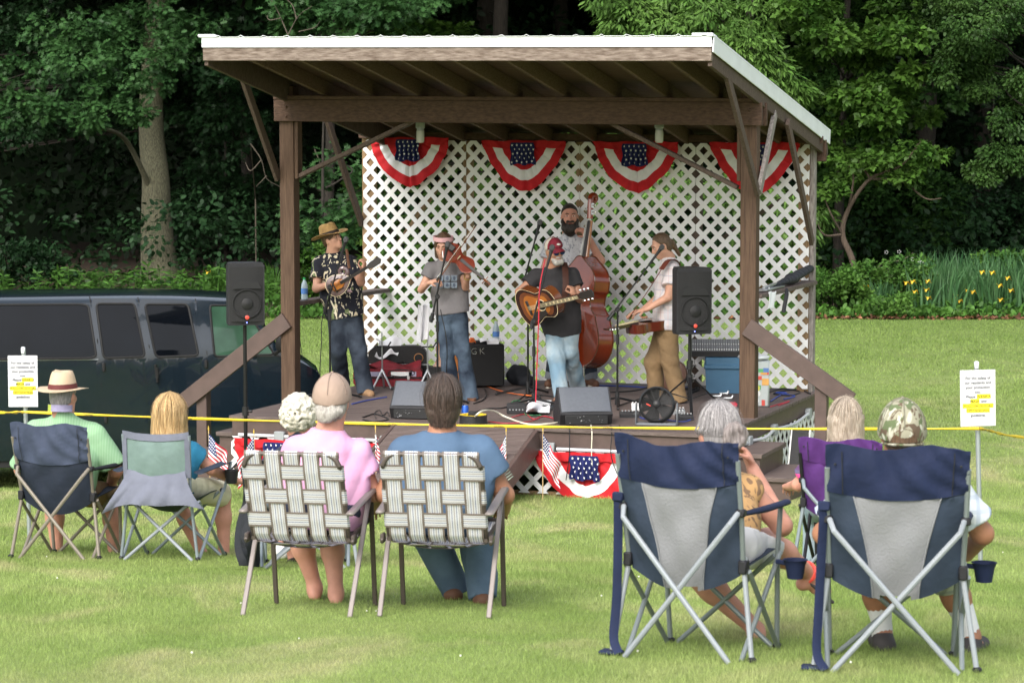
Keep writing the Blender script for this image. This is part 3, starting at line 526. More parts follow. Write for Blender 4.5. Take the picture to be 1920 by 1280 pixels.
# upright weeds on the left: stalks with whorled leaves, each plant a thing
r = np.random.default_rng(9); wc = [(56, 530), (85, 520), (130, 498), (112, 508), (150, 540), (182, 506), (213, 505), (240, 510), (256, 515), (275, 492), (300, 500), (320, 508), (345, 505), (352, 510), (372, 515), (390, 512), (405, 520), (30, 545), (70, 545), (228, 530), (290, 525), (335, 530), (362, 532)]
wc += [(r.uniform(0, 545), r.uniform(500, 540)) for _ in range(34)]
for i, (u, v) in enumerate(wc):
    Y = 49.5 + r.uniform(-1, 1.5); b0 = gp(u, Y); tp = at(u + r.uniform(-4, 4), v, Y); t = thing('weed', 'tall leafy weed in the row behind the van', 'plant', b0, 'tall weeds behind the van'); mb = MB(); mb.rod(b0, tp, .012, .005, 6); mb.build('stem', L_WEED, t)
    n = int((tp[2] - b0[2]) / .028); C = np.array([b0 + (tp - b0) * (k / n) for k in range(n // 5, n)]); A = r.uniform(0, 6.28, len(C)); D = np.stack([np.cos(A), np.sin(A), np.full(len(C), .25)], -1); C = np.repeat(C, 2, 0); D = np.vstack([D, D * [-1, -1, 1]]).reshape(2, -1, 3).transpose(1, 0, 2).reshape(-1, 3)
    leaves('leaves', L_WEED, C, D, .19, 'long', t, i, .3)
def blades(name, m, base, hgt, n, sd, parent, spread, wdt=.02):
    rng = np.random.default_rng(sd); b = base + np.stack([rng.normal(0, spread, n), rng.normal(0, spread, n), np.zeros(n)], -1); L = rng.normal(0, .16, (n, 2)); h = hgt * rng.uniform(.6, 1.08, n); A = rng.uniform(-.9, .9, n); X = np.stack([np.cos(A), np.sin(A), np.zeros(n)], -1) * wdt; V = []
    for t_, w_ in ((0, .8), (.35, 1), (.7, .7), (1, .04)):
        c = b + np.stack([L[:, 0] * t_ ** 2 * h, L[:, 1] * t_ ** 2 * h, h * (t_ - .1 * t_ ** 3)], -1); V += [c - X * w_, c + X * w_]
    V = np.stack(V, 1); i = np.arange(n)[:, None, None] * 8; q = np.array([[0, 1, 3, 2], [2, 3, 5, 4], [4, 5, 7, 6]])[None]; return link(name, npmesh(name, V.reshape(-1, 3) - worg(parent), (i + q).reshape(-1, 4)), m, parent, smooth=False)
r = np.random.default_rng(12); k = 0
for Y in (46.2, 46.9, 47.6, 48.4):
    for u in np.arange(1725, 1960, 22):
        uu = u + r.uniform(-8, 8); b0 = gp(uu, Y + r.uniform(-.25, .25)); t = thing('iris_clump', 'clump of upright blue green iris leaves in the bed at the right', 'plant', b0, 'iris clumps at the wood edge'); blades('leaves', L_IRIS, b0, 0.98 + .1 * (Y - 46), 34, k, t, .13); k += 1
for u in (1640, 1655, 1668): b0 = gp(u, 46.2); t = thing('iris_clump', 'clump of upright iris leaves between the shrubs right of the bandstand', 'plant', b0, 'iris clumps among the shrubs'); blades('leaves', L_IRIS, b0, .75, 26, k, t, .1); k += 1
for u in (408, 420, 432, 446, 500, 515, 560, 572, 585): b0 = gp(u, 49 + (u % 3) * .4); t = thing('iris_clump', 'clump of upright iris leaves left of the bandstand post', 'plant', b0, 'iris clumps left of the bandstand'); blades('leaves', L_WEED, b0, .85, 26, k, t, .12); k += 1
for u, v in ((1625, 539), (1700, 531), (1712, 529), (1716, 548), (1741, 559), (1738, 544), (1800, 565), (1793, 556), (1825, 548), (1842, 511), (1861, 512), (1890, 522), (1875, 536), (1896, 545), (1877, 563), (1740, 528), (1815, 545), (391, 511)):
    Y = 45.9 if u > 500 else 49; c = at(u, v, Y); b0 = gp(u, Y); t = thing('iris_flower', 'yellow iris bloom on its stalk among the blue green leaves', 'flower', b0, 'yellow iris blooms'); mb = MB(); mb.rod(b0, c, .008, .006, 5); mb.build('stalk', L_IRIS, t); mb = MB()
    for q in range(6): a = q * 1.047; up = .04 if q % 2 else -.03; mb.tube([c, c + np.array([math.cos(a) * .035, math.sin(a) * .035, .015]), c + np.array([math.cos(a) * .06, math.sin(a) * .06, up])], [.01, .026, .006], 6, flat=.35)
    mb.build('petals', L_YEL, t)
# weeds and leaves at the lawn edge, one mass nobody could count
n = 9000; r = np.random.default_rng(15); xx = r.uniform(-14, 14, n); yy = 45.1 + r.exponential(.6, n) * 1.4; C = np.stack([xx, yy, np.full(n, .02)], -1); C[:, 2] += r.uniform(0, .3, n) * np.clip((yy - 45.0), .1, 1); D = np.stack([r.normal(0, .5, n), r.normal(-.2, .5, n), r.uniform(.3, 1, n)], -1)
tag(leaves('ground_cover', L_WEED, C, D, .13, 'oval', None, 2, .3), kind='stuff')
n2 = 3200; x2 = r.uniform(-17, -2.5, n2); y2 = r.uniform(48.8, 60, n2); hh = .12 + .3 * np.clip(np.sin(x2 * 2.1) + np.sin(x2 * .9 + y2), 0, 2) / 2; C = np.stack([x2, y2, r.uniform(.02, 1, n2) * hh], -1); D = np.stack([r.normal(0, .6, n2), r.normal(-.2, .5, n2), r.uniform(.2, 1, n2)], -1); tag(leaves('shaded_ground_cover', L_MID, C, D, .13, 'oval', None, 6, .4), kind='stuff')
n = 1500; C = np.stack([r.uniform(2, 14, n), 45.0 + r.exponential(.35, n), np.full(n, .03)], -1); D = np.stack([r.normal(0, 1, n), r.normal(0, 1, n), r.uniform(0, .4, n)], -1); tag(leaves('fallen_leaves', M_LITTER2 if False else mat('brown_leaf', (.16, .07, .035), .8, var=.5, sc=3, island=.5), C, D, .1, 'oval', None, 5, .3), kind='stuff')
# the deep wood behind
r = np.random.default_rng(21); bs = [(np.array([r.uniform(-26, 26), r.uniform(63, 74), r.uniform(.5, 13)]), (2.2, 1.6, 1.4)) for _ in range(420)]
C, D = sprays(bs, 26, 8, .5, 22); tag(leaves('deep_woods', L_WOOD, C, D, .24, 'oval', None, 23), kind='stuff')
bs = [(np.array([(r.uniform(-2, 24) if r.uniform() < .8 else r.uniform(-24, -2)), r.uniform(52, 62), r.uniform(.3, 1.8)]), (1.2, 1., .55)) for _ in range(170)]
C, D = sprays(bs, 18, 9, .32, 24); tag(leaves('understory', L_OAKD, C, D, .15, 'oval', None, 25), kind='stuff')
P = np.array([[(x, 78 + 2 * math.sin(x * .3), z) for x in np.linspace(-60, 60, 60)] for z in (-.5, 6, 12, 18)]); mb = MB(); mb.slab(P, .6); tag(mb.build('far_woods_backdrop', mat('far_wood_shade', (.004, .01, .004), .95, var=0, sc=.8, col2=(.012, .028, .01))), kind='stuff')  # backdrop sheet, the deep wood's darkness is put into its colour
P = np.array([[(x, y, 14.5 + .8 * math.sin(x * .4) + .6 * math.sin(y * .7 + x * .2)) for x in np.linspace(-40, 40, 60)] for y in (53, 58, 64, 70, 79)]); mb = MB(); mb.slab(P, .5); tag(mb.build('canopy_sky_block', L_WOOD), kind='stuff')  # unseen slab added overhead to keep sky light out of the wood
# ---------------- grass blades ----------------
def grass(name, y0, y1, dens, h, w_, sd):
    rng = np.random.default_rng(sd); V = []; hx = lambda y: y * .2043 + 2.2
    A = (hx(y0) + hx(y1)) * (y1 - y0); n = int(A * dens); y = rng.uniform(y0, y1, int(n * 1.6)); x = rng.uniform(-hx(y1), hx(y1), len(y)); k_ = np.abs(x) < hx(y); x = x[k_][:n]; y = y[k_][:n]
    q = np.stack([x, y, np.zeros_like(x)], -1) - SO; a = q @ EX; b = q @ EY; keep = ~((a > -.6) & (a < WD + .6) & (b > 0) & (b < DB + .1)); x = x[keep]; y = y[keep]; n = len(x); z = gz(x, y)
    hh = h * rng.uniform(.45, 1.25, n); hh *= .75 + .5 * (np.sin(x * 1.3 + np.sin(y * .9)) * .5 + .5); an = rng.uniform(0, 6.28, n); dx = np.cos(an) * w_; dy = np.sin(an) * w_; lx = rng.normal(0, .45, n) * hh; ly = rng.normal(0, .45, n) * hh
    V = np.stack([np.stack([x - dx, y - dy, z - .005], -1), np.stack([x + dx, y + dy, z - .005], -1), np.stack([x + lx, y + ly, z + hh], -1)], 1)
    return V.reshape(-1, 3), np.arange(n * 3).reshape(n, 3)
Vs = []; Fs = []; o = 0
for y0, y1, d, h, w_, sd in ((9.2, 13, 9000, .022, .0016, 1), (13, 17.5, 5500, .025, .0022, 2), (17.5, 24, 2500, .027, .0032, 3), (24, 33, 900, .03, .006, 4), (33, 47, 300, .032, .01, 5)):
    V, F = grass('g', y0, y1, d, h, w_, sd); Vs.append(V); Fs.append(F + o); o += len(V)
tag(link('grass', npmesh('grass', np.vstack(Vs), np.vstack(Fs)), M_BLADE, smooth=False), kind='stuff')
M_CLOVER = mat('clover_bloom', (.7, .7, .62), .8)
r = np.random.default_rng(31); mb = MB()
for _ in range(34):
    y = r.uniform(10.2, 20); x = r.uniform(-1, 1) * y * .2; mb.ball((x, y, float(gz(x, y)) + .03), r.uniform(.003, .0055), 6)
tag(mb.build('clover', M_CLOVER), kind='stuff')
# ---------------- smooth bodies: signed distance shapes meshed as one surface ----------------
def cap(a, b, ra, rb=None, k=.02, sq=None, cut=None, sub=False): return ('c', np.asarray(a, float), np.asarray(b, float), ra, ra if rb is None else rb, k, sq, cut, sub)
def ell(c, M, r, k=.02, cut=None, sub=False): return ('e', np.asarray(c, float), np.asarray(M, float), np.asarray(r, float), None, k, None, cut, sub)
def sdf_mesh(prims, h=.009, noise=None, cuts=None, shell=0):
    lo = np.full(3, 1e9); hi = -lo
    for p in prims:
        if p[8]: continue
        if p[0] == 'c': r = max(p[3], p[4]); lo = np.minimum(lo, np.minimum(p[1], p[2]) - r); hi = np.maximum(hi, np.maximum(p[1], p[2]) + r)
        else: r = p[3].max(); lo = np.minimum(lo, p[1] - r); hi = np.maximum(hi, p[1] + r)
    lo -= 4 * h + .02; hi += 4 * h + .02; n = np.ceil((hi - lo) / h).astype(int) + 1; D = np.full(n, 1., np.float32); ax = [lo[i] + h * np.arange(n[i]) for i in range(3)]
    for p in prims:
        k = p[5]
        if p[0] == 'c': r = max(p[3], p[4]) + k + 3 * h; l, u = np.minimum(p[1], p[2]) - r, np.maximum(p[1], p[2]) + r
        else: r = p[3].max() + k + 3 * h; l, u = p[1] - r, p[1] + r
        i0 = np.maximum(np.floor((l - lo) / h).astype(int), 0); i1 = np.minimum(np.ceil((u - lo) / h).astype(int) + 1, n)
        if (i1 <= i0).any(): continue
        X, Y, Z = (ax[i][i0[i]:i1[i]].astype(np.float32) for i in range(3)); X = X[:, None, None]; Y = Y[None, :, None]; Z = Z[None, None, :]
        if p[0] == 'c':
            a, b = p[1], p[2]; d = b - a; qx, qy, qz = X - a[0], Y - a[1], Z - a[2]
            if p[6] is not None:
                nn, sf = p[6]; nn = norm(nn); e = (qx * nn[0] + qy * nn[1] + qz * nn[2]) * (1 / sf - 1); qx, qy, qz = qx + e * nn[0], qy + e * nn[1], qz + e * nn[2]; d = d + nn * (d @ nn) * (1 / sf - 1)
            dd = d @ d + 1e-12; t = np.clip((qx * d[0] + qy * d[1] + qz * d[2]) / dd, 0, 1); f = np.sqrt((qx - t * d[0]) ** 2 + (qy - t * d[1]) ** 2 + (qz - t * d[2]) ** 2) - (p[3] + (p[4] - p[3]) * t)
        else:
            c, M, r_ = p[1], p[2], p[3]; q = [((X - c[0]) * M[i][0] + (Y - c[1]) * M[i][1] + (Z - c[2]) * M[i][2]) for i in range(3)]
            k0 = np.sqrt(sum((q[i] / r_[i]) ** 2 for i in range(3))); k1 = np.sqrt(sum((q[i] / r_[i] ** 2) ** 2 for i in range(3))) + 1e-9; f = k0 * (k0 - 1) / k1
        if p[7]:
            for (o, nn) in p[7]: nn = norm(nn); f = np.maximum(f, (X - o[0]) * nn[0] + (Y - o[1]) * nn[1] + (Z - o[2]) * nn[2])
        B = D[i0[0]:i1[0], i0[1]:i1[1], i0[2]:i1[2]]
        if p[8]: e = np.maximum(k - np.abs(B + f), 0) / k; B[...] = np.maximum(B, -f) + e * e * k * .25
        else: e = np.maximum(k - np.abs(B - f), 0) / k; B[...] = np.minimum(B, f) - e * e * k * .25
    X, Y, Z = (ax[0][:, None, None], ax[1][None, :, None], ax[2][None, None, :])
    if noise is not None: D += noise(X, Y, Z).astype(np.float32)
    for (o, nn) in (cuts or []): nn = norm(nn); D = np.maximum(D, ((X - o[0]) * nn[0] + (Y - o[1]) * nn[1] + (Z - o[2]) * nn[2]).astype(np.float32))
    s = D < 0; cs = np.zeros(n - 1, np.int8)
    cr = [(i, j, k) for i in (0, 1) for j in (0, 1) for k in (0, 1)]
    for i, j, k in cr: cs += s[i:n[0] - 1 + i, j:n[1] - 1 + j, k:n[2] - 1 + k]
    act = np.argwhere((cs > 0) & (cs < 8)); ids = np.full(n - 1, -1, np.int32); ids[tuple(act.T)] = np.arange(len(act)); sm = np.zeros((len(act), 3)); ct = np.zeros(len(act))
    val = {q: D[act[:, 0] + q[0], act[:, 1] + q[1], act[:, 2] + q[2]] for q in cr}
    for a in range(3):
        for q in cr:
            if q[a]: continue
            q2 = list(q); q2[a] = 1; v0, v1 = val[q], val[tuple(q2)]; m = (v0 < 0) != (v1 < 0); t = np.where(m, v0 / np.where(m, v0 - v1, 1), 0); e = np.tile(np.array(q, float), (len(act), 1)); e[:, a] = t; sm += e * m[:, None]; ct += m
    V = lo + h * (act + sm / ct[:, None]); F = []
    for a in range(3):
        b, c = (a + 1) % 3, (a + 2) % 3; s0 = np.take(s, np.arange(n[a] - 1), a); s1 = np.take(s, np.arange(1, n[a]), a); E = np.argwhere(s0 != s1); E = E[(E[:, b] > 0) & (E[:, c] > 0) & (E[:, b] < n[b] - 1) & (E[:, c] < n[c] - 1)]
        def idx(db, dc): e = E.copy(); e[:, b] -= db; e[:, c] -= dc; return ids[tuple(e.T)]
        Q = np.stack([idx(1, 1), idx(0, 1), idx(0, 0), idx(1, 0)], 1); fl = s0[tuple(E.T)]; Q[~fl] = Q[~fl][:, ::-1]; F.append(Q)
    F = np.vstack(F); return V, F[(F >= 0).all(1)]
def sdf_obj(name, prims, m, parent, h=.009, noise=None, cuts=None, mi=None, mats=None):
    V, F = sdf_mesh(prims, h, noise, cuts); ix = None if mi is None else mi(V[F].mean(1)); return link(name, npmesh(name, V - worg(parent), F, ix), mats or m, parent, True, 0)
def wrinkle(A, f=38., sd=0):
    r = np.random.default_rng(sd); K = r.normal(0, 1, (5, 3)); K /= np.linalg.norm(K, axis=1)[:, None]; ph = r.uniform(0, 6.28, 5)
    def g(X, Y, Z):
        w_ = 2.2 * np.sin(f * .35 * (K[3][0] * X + K[3][1] * Y + K[3][2] * Z) + ph[3]); o = 0
        for i in range(3): o = o + np.sin(f * (.7 + .4 * i) * (K[i][0] * X + K[i][1] * Y + .8 * K[i][2] * Z) + w_ + ph[i])
        q = np.sin(f * .8 * (K[4][0] * X + K[4][1] * Y + .9 * K[4][2] * Z) + 1.6 * np.sin(f * .5 * (K[2][0] * X + K[2][1] * Y + K[2][2] * Z)) + ph[4]); return A * (o / 2.6 + .8 * (.55 - np.abs(q)))
    return g
# ---------------- people ----------------
def skin(name, c): return mat(name, c, .55, var=.12, sc=14, spec=.35)
SK_A = skin('skin_fair', (.55, .30, .21)); SK_B = skin('skin_tan', (.42, .21, .135)); SK_C = skin('skin_rosy', (.52, .255, .185)); SK_D = skin('skin_warm', (.36, .17, .10))
M_EYEW = plain('eye_white', (.7, .68, .65), .3); M_EYED = plain('eye_dark', (.03, .02, .015), .2); M_LIP = plain('lips', (.36, .12, .1), .5)
def hair_mat(name, c, c2): return mat(name, c, .42, var=0, sc=26, col2=c2, stretch=(6, 6, .55), bump=.5, bsc=50, spec=.45, island=.3)
def hand(P, w_, d, n, side, curl=.5, s=1.):
    w_ = np.asarray(w_, float); d = norm(d); n = norm(np.asarray(n, float) - d * (np.asarray(n) @ d)); t = np.cross(n, d) * side
    P.append(cap(w_, w_ + d * .05 * s, .025 * s, .027 * s, .02, (n, .62)))
    P.append(ell(w_ + d * .058 * s, [t, d, n], (.041 * s, .05 * s, .019 * s), .02))
    for i, (ln, off) in enumerate(((.92, .031), (1.04, .0105), (.97, -.010), (.78, -.029))):
        p = w_ + d * (.098 - .006 * abs(i - 1)) * s + t * off * s; ang = 0; spread = t * off * 1.8; r = (.0092 if i < 3 else .0082) * s
        for L, f in ((.043, .75), (.028, .9), (.022, .6)):
            ang += curl * f * 1.35; dr = norm(d * math.cos(ang) + n * math.sin(ang) + spread * max(0, 1 - ang)); q = p + dr * L * ln * s; P.append(cap(p, q, r, r * .93, .005)); p = q; r *= .93
    p = w_ + d * .03 * s + t * .03 * s; q = p + norm(t * .75 + d * .6 + n * .35) * .045 * s; P.append(cap(p, q, .0125 * s, .0105 * s, .012)); P.append(cap(q, q + norm(d * .8 + n * (.3 + .6 * curl) + t * .1) * .034 * s, .0105 * s, .0085 * s, .006))
def hbasis(fd, ud):
    f = norm(fd); u = norm(np.asarray(ud) - f * (np.asarray(ud) @ f)); return f, u, np.cross(f, u)
def head_prims(P, c, fd, ud, s=1.):
    f, u, r = hbasis(fd, ud); M = [r, f, u]; L = lambda x, y, z: c + (r * x + f * y + u * z) * s; E = lambda x, y, z, rr, k=.02, sub=False: P.append(ell(L(x, y, z), M, np.array(rr) * s, k, None, sub))
    E(0, -.012, .032, (.074, .094, .09), .02); E(0, .03, -.04, (.057, .062, .078), .03); E(0, .066, -.096, (.024, .022, .02), .03)
    for x in (-1, 1):
        E(x * .05, .0, -.055, (.018, .045, .045), .03); E(x * .04, .064, -.022, (.022, .018, .018), .025); E(x * .032, .1, .004, (.017, .013, .012), .016, True)
        E(x * .077, -.008, -.008, (.011, .02, .032), .01)
    P.append(cap(L(-.036, .078, .026), L(.036, .078, .026), .013 * s, .013 * s, .018)); P.append(cap(L(0, .09, .012), L(0, .106, -.03), .009 * s, .0145 * s, .012))
    P.append(cap(L(-.018, .086, -.06), L(.018, .086, -.06), .009 * s, .009 * s, .01)); P.append(cap(L(-.016, .083, -.073), L(.016, .083, -.073), .009 * s, .009 * s, .01))
    return L, M
class Person:
    """joints in world space; l/r are the picture's left and right"""
    def __init__(s, label, J, skin, group=None, girth=1., hs=1., ls=1., fd=(0, -1, 0), ud=(0, 0, 1)):
        s.J = J = {k: np.asarray(v, float) for k, v in J.items()}; low = min((J[k] for k in ('anl', 'anr') if k in J), key=lambda p: p[2]); b = J['pel'].copy(); b[2] = low[2] - .08
        [J.__setitem__('sh' + q, J['sh' + q] - norm(J['neck'] - J['pel']) * .04 + (J['neck'] - J['sh' + q]) * .05) for q in 'lr']; s.t = thing('person', label, 'person', b, group); s.skin = skin; s.g = girth; s.hs = hs; s.ls = ls; s.fd = fd; s.ud = ud; P = s.P = []
        s.L, s.M = head_prims(P, J['head'], fd, ud, hs); g = girth
        P.append(cap(J['head'] - norm(ud) * .05 * hs - norm(fd) * .012, J['neck'], .052 * hs, .06 * hs, .03)); s.torso(P, 0., .045)
        for q in 'lr':
            P.append(cap(J['sh' + q], J['el' + q], .05 * g, .041 * g, .03)); P.append(cap(J['el' + q], J['wr' + q], .042 * g, .027 * g, .02))
            P.append(cap(J['hi' + q], J['kn' + q], .078 * g, .054 * g, .03)); P.append(cap(J['kn' + q], J['kn' + q] * .62 + J['an' + q] * .38, .054 * g, .056 * g, .03)); P.append(cap(J['kn' + q] * .66 + J['an' + q] * .34, J['an' + q], .054 * g, .036, .03))
            a, t = J['an' + q], J['to' + q]; d = norm(t - a); he = a - norm(np.array([d[0], d[1], 0])) * .035 - EZ * .045; P.append(cap(a, he, .034, .032, .03)); P.append(cap(a - EZ * .03, t * .45 + a * .55 - EZ * .02, .036, .032, .03)); P.append(cap(t * .45 + a * .55 - EZ * .025, t, .036, .024, .02))
            if 'hd' + q in J: hand(P, J['wr' + q], J['hd' + q], J['hn' + q], J.get('hs' + q, 1.), float(J.get('hc' + q, .5)), hs)
    def torso(s, P, o, k):
        J = s.J; g = s.g; c = (J['shl'] + J['shr']) / 2; up = norm(c - J['pel']); lat = norm(J['shr'] - J['shl']); fw = norm(np.cross(up, lat)); lat = np.cross(fw, up); hw = np.linalg.norm(J['shr'] - J['shl']) / 2; T = np.linalg.norm(c - J['pel'])
        s.up, s.lat, s.fw = up, lat, fw; M = [lat, fw, up]
        P.append(ell(J['pel'] + up * .03, M, ((.155 + .0) * g + o, .115 * g + o, .13 + o), k)); P.append(ell(J['pel'] + up * T * .42, M, (.135 * g + o, .102 * g + o, .19 + o), k)); P.append(ell(J['pel'] + up * T * .72, M, (max(.14, hw * .86) * g ** .5 + o, .112 * g ** .5 + o, .19 + o), k))
        for q in 'lr': P.append(cap(c - up * .02 + (J['sh' + q] - c) * .25 + up * .035, J['sh' + q] - (J['sh' + q] - c) * .05, .06 + o, .056 * g + o, .04))
        P.append(cap(c, J['neck'], .075 + o * .5, .058 + o * .5, .05))
    def body(s, h=.0085, ex=None):
        o = sdf_obj('body', s.P + (ex or []), s.skin, s.t, h)
        return o
    def face(s, lips=True, brow=None, eyes=True, closed=False):
        L = s.L; f, u, r = s.M[1], s.M[2], s.M[0]
        if eyes:
            mb = MB()
            for x in (-1, 1): mb.box(L(x * .032, .087, .005), np.array((.026, .012, .009)) * s.hs, s.M, .004, 0); mb.box(L(x * .032, .0915, .005), np.array((.011, .008, .0095)) * s.hs, s.M, .003, 1)
            mb.build('eyes', [M_EYEW if not closed else s.skin, M_EYED], s.t)
        if brow is not None:
            mb = MB()
            for x in (-1, 1): mb.tube([L(x * .014, .094, .024), L(x * .032, .093, .03), L(x * .05, .082, .025)], [.004, .0055, .003], 6)
            mb.build('eyebrows', brow, s.t)
        if lips:
            mb = MB(); mb.tube([L(-.022, .088, -.066), L(0, .0965, -.064), L(.022, .088, -.066)], [.002, .006, .002], 6); mb.build('lips', M_LIP, s.t)
    def shirt(s, m, sleeve=.55, hem=-.05, o=.018, wr=.004, f=34, sd=1, name='shirt', loose=.035, mi=None, mats=None, sl_o=.02, neck=.0):
        J = s.J; P = []; s.torso(P, o, .05); up, g = s.up, s.g
        for q in 'lr':
            P.append(cap(J['hi' + q] * .9 + J['pel'] * .1 - up * .02, J['sh' + q] * .45 + J['pel'] * .55 + (J['hi' + q] - J['pel']) * .3, .10 * g + o, .1 * g + o, .05))
            if sleeve > 0:
                e = J['sh' + q] + (J['el' + q] - J['sh' + q]) * min(sleeve, 1) * 1.15; d = norm(J['el' + q] - J['sh' + q]); P.append(cap(J['sh' + q], e, .056 * g + sl_o, .052 * g + sl_o + loose * .4, .03, None, [(J['sh' + q] + (J['el' + q] - J['sh' + q]) * min(sleeve, 1), d)]))
                if sleeve > 1: e2 = J['el' + q] + (J['wr' + q] - J['el' + q]) * (sleeve - 1); P.append(cap(J['el' + q], e2, .05 * g + sl_o, .034 * g + sl_o, .03))
        P.append(cap(J['head'] - s.M[2] * .04, J['neck'] + s.M[2] * .1, .05, .05, .01, None, None, True))
        cuts = [(J['pel'] + up * hem, -up), (J['neck'] + up * (.012 + neck), up + s.fw * .0)]
        return sdf_obj(name, P, m, s.t, .0085, wrinkle(wr, f, sd), cuts, mi, mats)
    def pants(s, m, length=1., o=.016, wr=.004, f=36, sd=2, flare=0., waist=.06, name='trousers', cut=True):
        J = s.J; P = []; g = s.g; up, lat, fw = s.up, s.lat, s.fw; P.append(ell(J['pel'] + up * .02, [lat, fw, up], (.155 * g + o, .115 * g + o, .13 + o), .04)); cuts = [(J['pel'] + up * waist, up)]
        for q in 'lr':
            k = min(length / .5, 1); a = J['hi' + q] + (J['kn' + q] - J['hi' + q]) * k; d = norm(J['kn' + q] - J['hi' + q])
            P.append(cap(J['hi' + q], a + (d * .04 if length <= .5 else 0), .088 * g + o, .066 * g + o, .03, None, [(a, d)] if length <= .5 else None))
            if length > .5:
                e = J['kn' + q] + (J['an' + q] - J['kn' + q]) * (length - .5) / .5; d = norm(J['an' + q] - J['kn' + q]); P.append(cap(J['kn' + q], e + d * .05, .064 * g + o, .047 + o * .9 + flare, .035, None, [(e + d * .035, d)]))
        return sdf_obj(name, P, m, s.t, .0085, wrinkle(wr, f, sd), cuts)
    def shoe(s, m, q, name='shoe', sole=None, high=.0):
        J = s.J; a, t = J['an' + q], J['to' + q]; d = norm(np.array([(t - a)[0], (t - a)[1], 0])); z0 = min(t[2] - .022, a[2] - .078); b = a - d * .045; P = [cap(np.array([*b[:2], z0 + .045]), np.array([*a[:2], a[2] - .02 + high]), .045, .046, .03), cap(np.array([*b[:2], z0 + .04]), np.array([*(t + d * .015)[:2], z0 + .035]), .047, .041, .03)]
        o = sdf_obj(name, P, m, s.t, .008, None, [(np.array([0, 0, z0]), -EZ)])
        if sole is not None:
            mb = MB(); x = np.cross(d, EZ); pl = [(.04 * math.cos(A) * (1.05 if math.sin(A) > 0 else .95), .0 + (np.linalg.norm((t - b)[:2]) / 2 + .045) * math.sin(A)) for A in np.linspace(0, 6.2832, 18, endpoint=False)]
            c = (b + t + d * .01) / 2; mb.prism(pl, [c[0], c[1], z0 - .006], x, d, .022); mb.build('sole', sole, o)
        return o
def hair_cap(p, m, extra=None, grow=.014, front=.035, back=-.06, side=.0, h=.008, nz=.0025, f=90, name='hair', sd=3, low=None, ears=True):
    """hair over the skull down to a hair line"""
    L = p.L; s_ = p.hs; f_, u, r = p.M[1], p.M[2], p.M[0]; P = [ell(L(0, -.014, .034), p.M, np.array((.076, .094, .092)) * s_ + grow, .02), ell(L(0, -.035, -.03), p.M, np.array((.07, .06, .07)) * s_ + grow * .7, .03)]
    P += extra or []
    if ears:
        for x in (-1, 1): P.append(ell(L(x * .09, .0, -.018), p.M, np.array((.034, .026, .04)) * s_, .012, None, True))
    a, b = L(0, .09, .03 + front), L(0, -.1, back); n = norm(np.cross(r, b - a)); n = n if n @ u < 0 else -n
    return sdf_obj(name, P, m, p.t, h, wrinkle(nz, f, sd), [(a, n)] if low is None else low)
def joints(Y, **k):
    """joints given as (u, v, metres behind Y)"""
    return {n: (at(q[0], q[1], Y + (q[2] if len(q) > 2 else 0)) if n[:2] not in ('hd', 'hn', 'hs', 'hc') else np.asarray(q, float)) for n, q in k.items()}
# ---------------- the band ----------------
M_HAIRBR = hair_mat('brown_hair', (.05, .027, .015), (.13, .075, .04)); M_HAIRDK = hair_mat('dark_hair', (.012, .008, .006), (.035, .022, .015)); M_HAIRLT = hair_mat('light_brown_hair', (.06, .034, .017), (.15, .088, .046)); M_BEARDW = hair_mat('white_beard', (.4, .37, .34), (.6, .57, .53))
M_DENIM = mat('dark_denim', (.011, .017, .03), .85, var=0, sc=5, col2=(.045, .06, .085), bump=.3, bsc=60, contrast=(.38, .62)); M_DENIMF = mat('faded_blue_denim', (.009, .017, .034), .85, var=0, sc=4.5, col2=(.075, .11, .155), bump=.3, bsc=50, contrast=(.38, .62)); M_DENIML = mat('light_denim', (.17, .28, .37), .85, var=0, sc=4, col2=(.36, .43, .46), bump=.35, bsc=40, contrast=(.38, .62))
M_STRAW = mat('straw', (.42, .26, .10), .8, var=.25, sc=30, bump=.5, bsc=120); M_TEEG = mat('grey_tee', (.16, .15, .155), .9, var=.1, bump=.25, bsc=35); M_TEED = mat('charcoal_tee', (.035, .033, .036), .9, var=.15, bump=.3, bsc=35)
M_KHAKI = mat('khaki_cotton', (.2, .13, .065), .85, var=.16, sc=5, bump=.35, bsc=35); M_SHOEBR = mat('brown_leather', (.12, .055, .03), .6, var=.2); M_SHOETAN = mat('tan_suede', (.25, .15, .08), .8, var=.2); M_SOLE = plain('pale_sole', (.6, .56, .48), .7); M_SHOEGR = mat('grey_shoe', (.05, .045, .045), .7, var=.2)
M_STRING = plain('string_metal', (.5, .48, .42), .3, .8); M_EBONY = plain('ebony_board', (.03, .026, .024), .35); M_CREAM = plain('cream_binding', (.7, .6, .38), .5); M_TUNER = M_CHROME
def varnish(name, c, c2): return mat(name, c, .18, var=0, sc=5, col2=c2, stretch=(1, 1, .4), coat=.6, spec=.6)
V_RED = varnish('red_varnish', (.17, .02, .006), (.30, .045, .012)); V_AMB = varnish('amber_varnish', (.3, .09, .015), (.45, .16, .03)); V_DRK = varnish('dark_varnish', (.02, .008, .005), (.04, .014, .008)); V_BRN = varnish('brown_varnish', (.12, .035, .012), (.18, .06, .02)); V_FID = mat('fiddle_varnish', (.12, .016, .007), .5, var=0, sc=5, col2=(.2, .032, .012), spec=.2); V_PURP = varnish('grey_burst_varnish', (.11, .07, .075), (.17, .11, .11)); V_SPRUCE = V_AMB
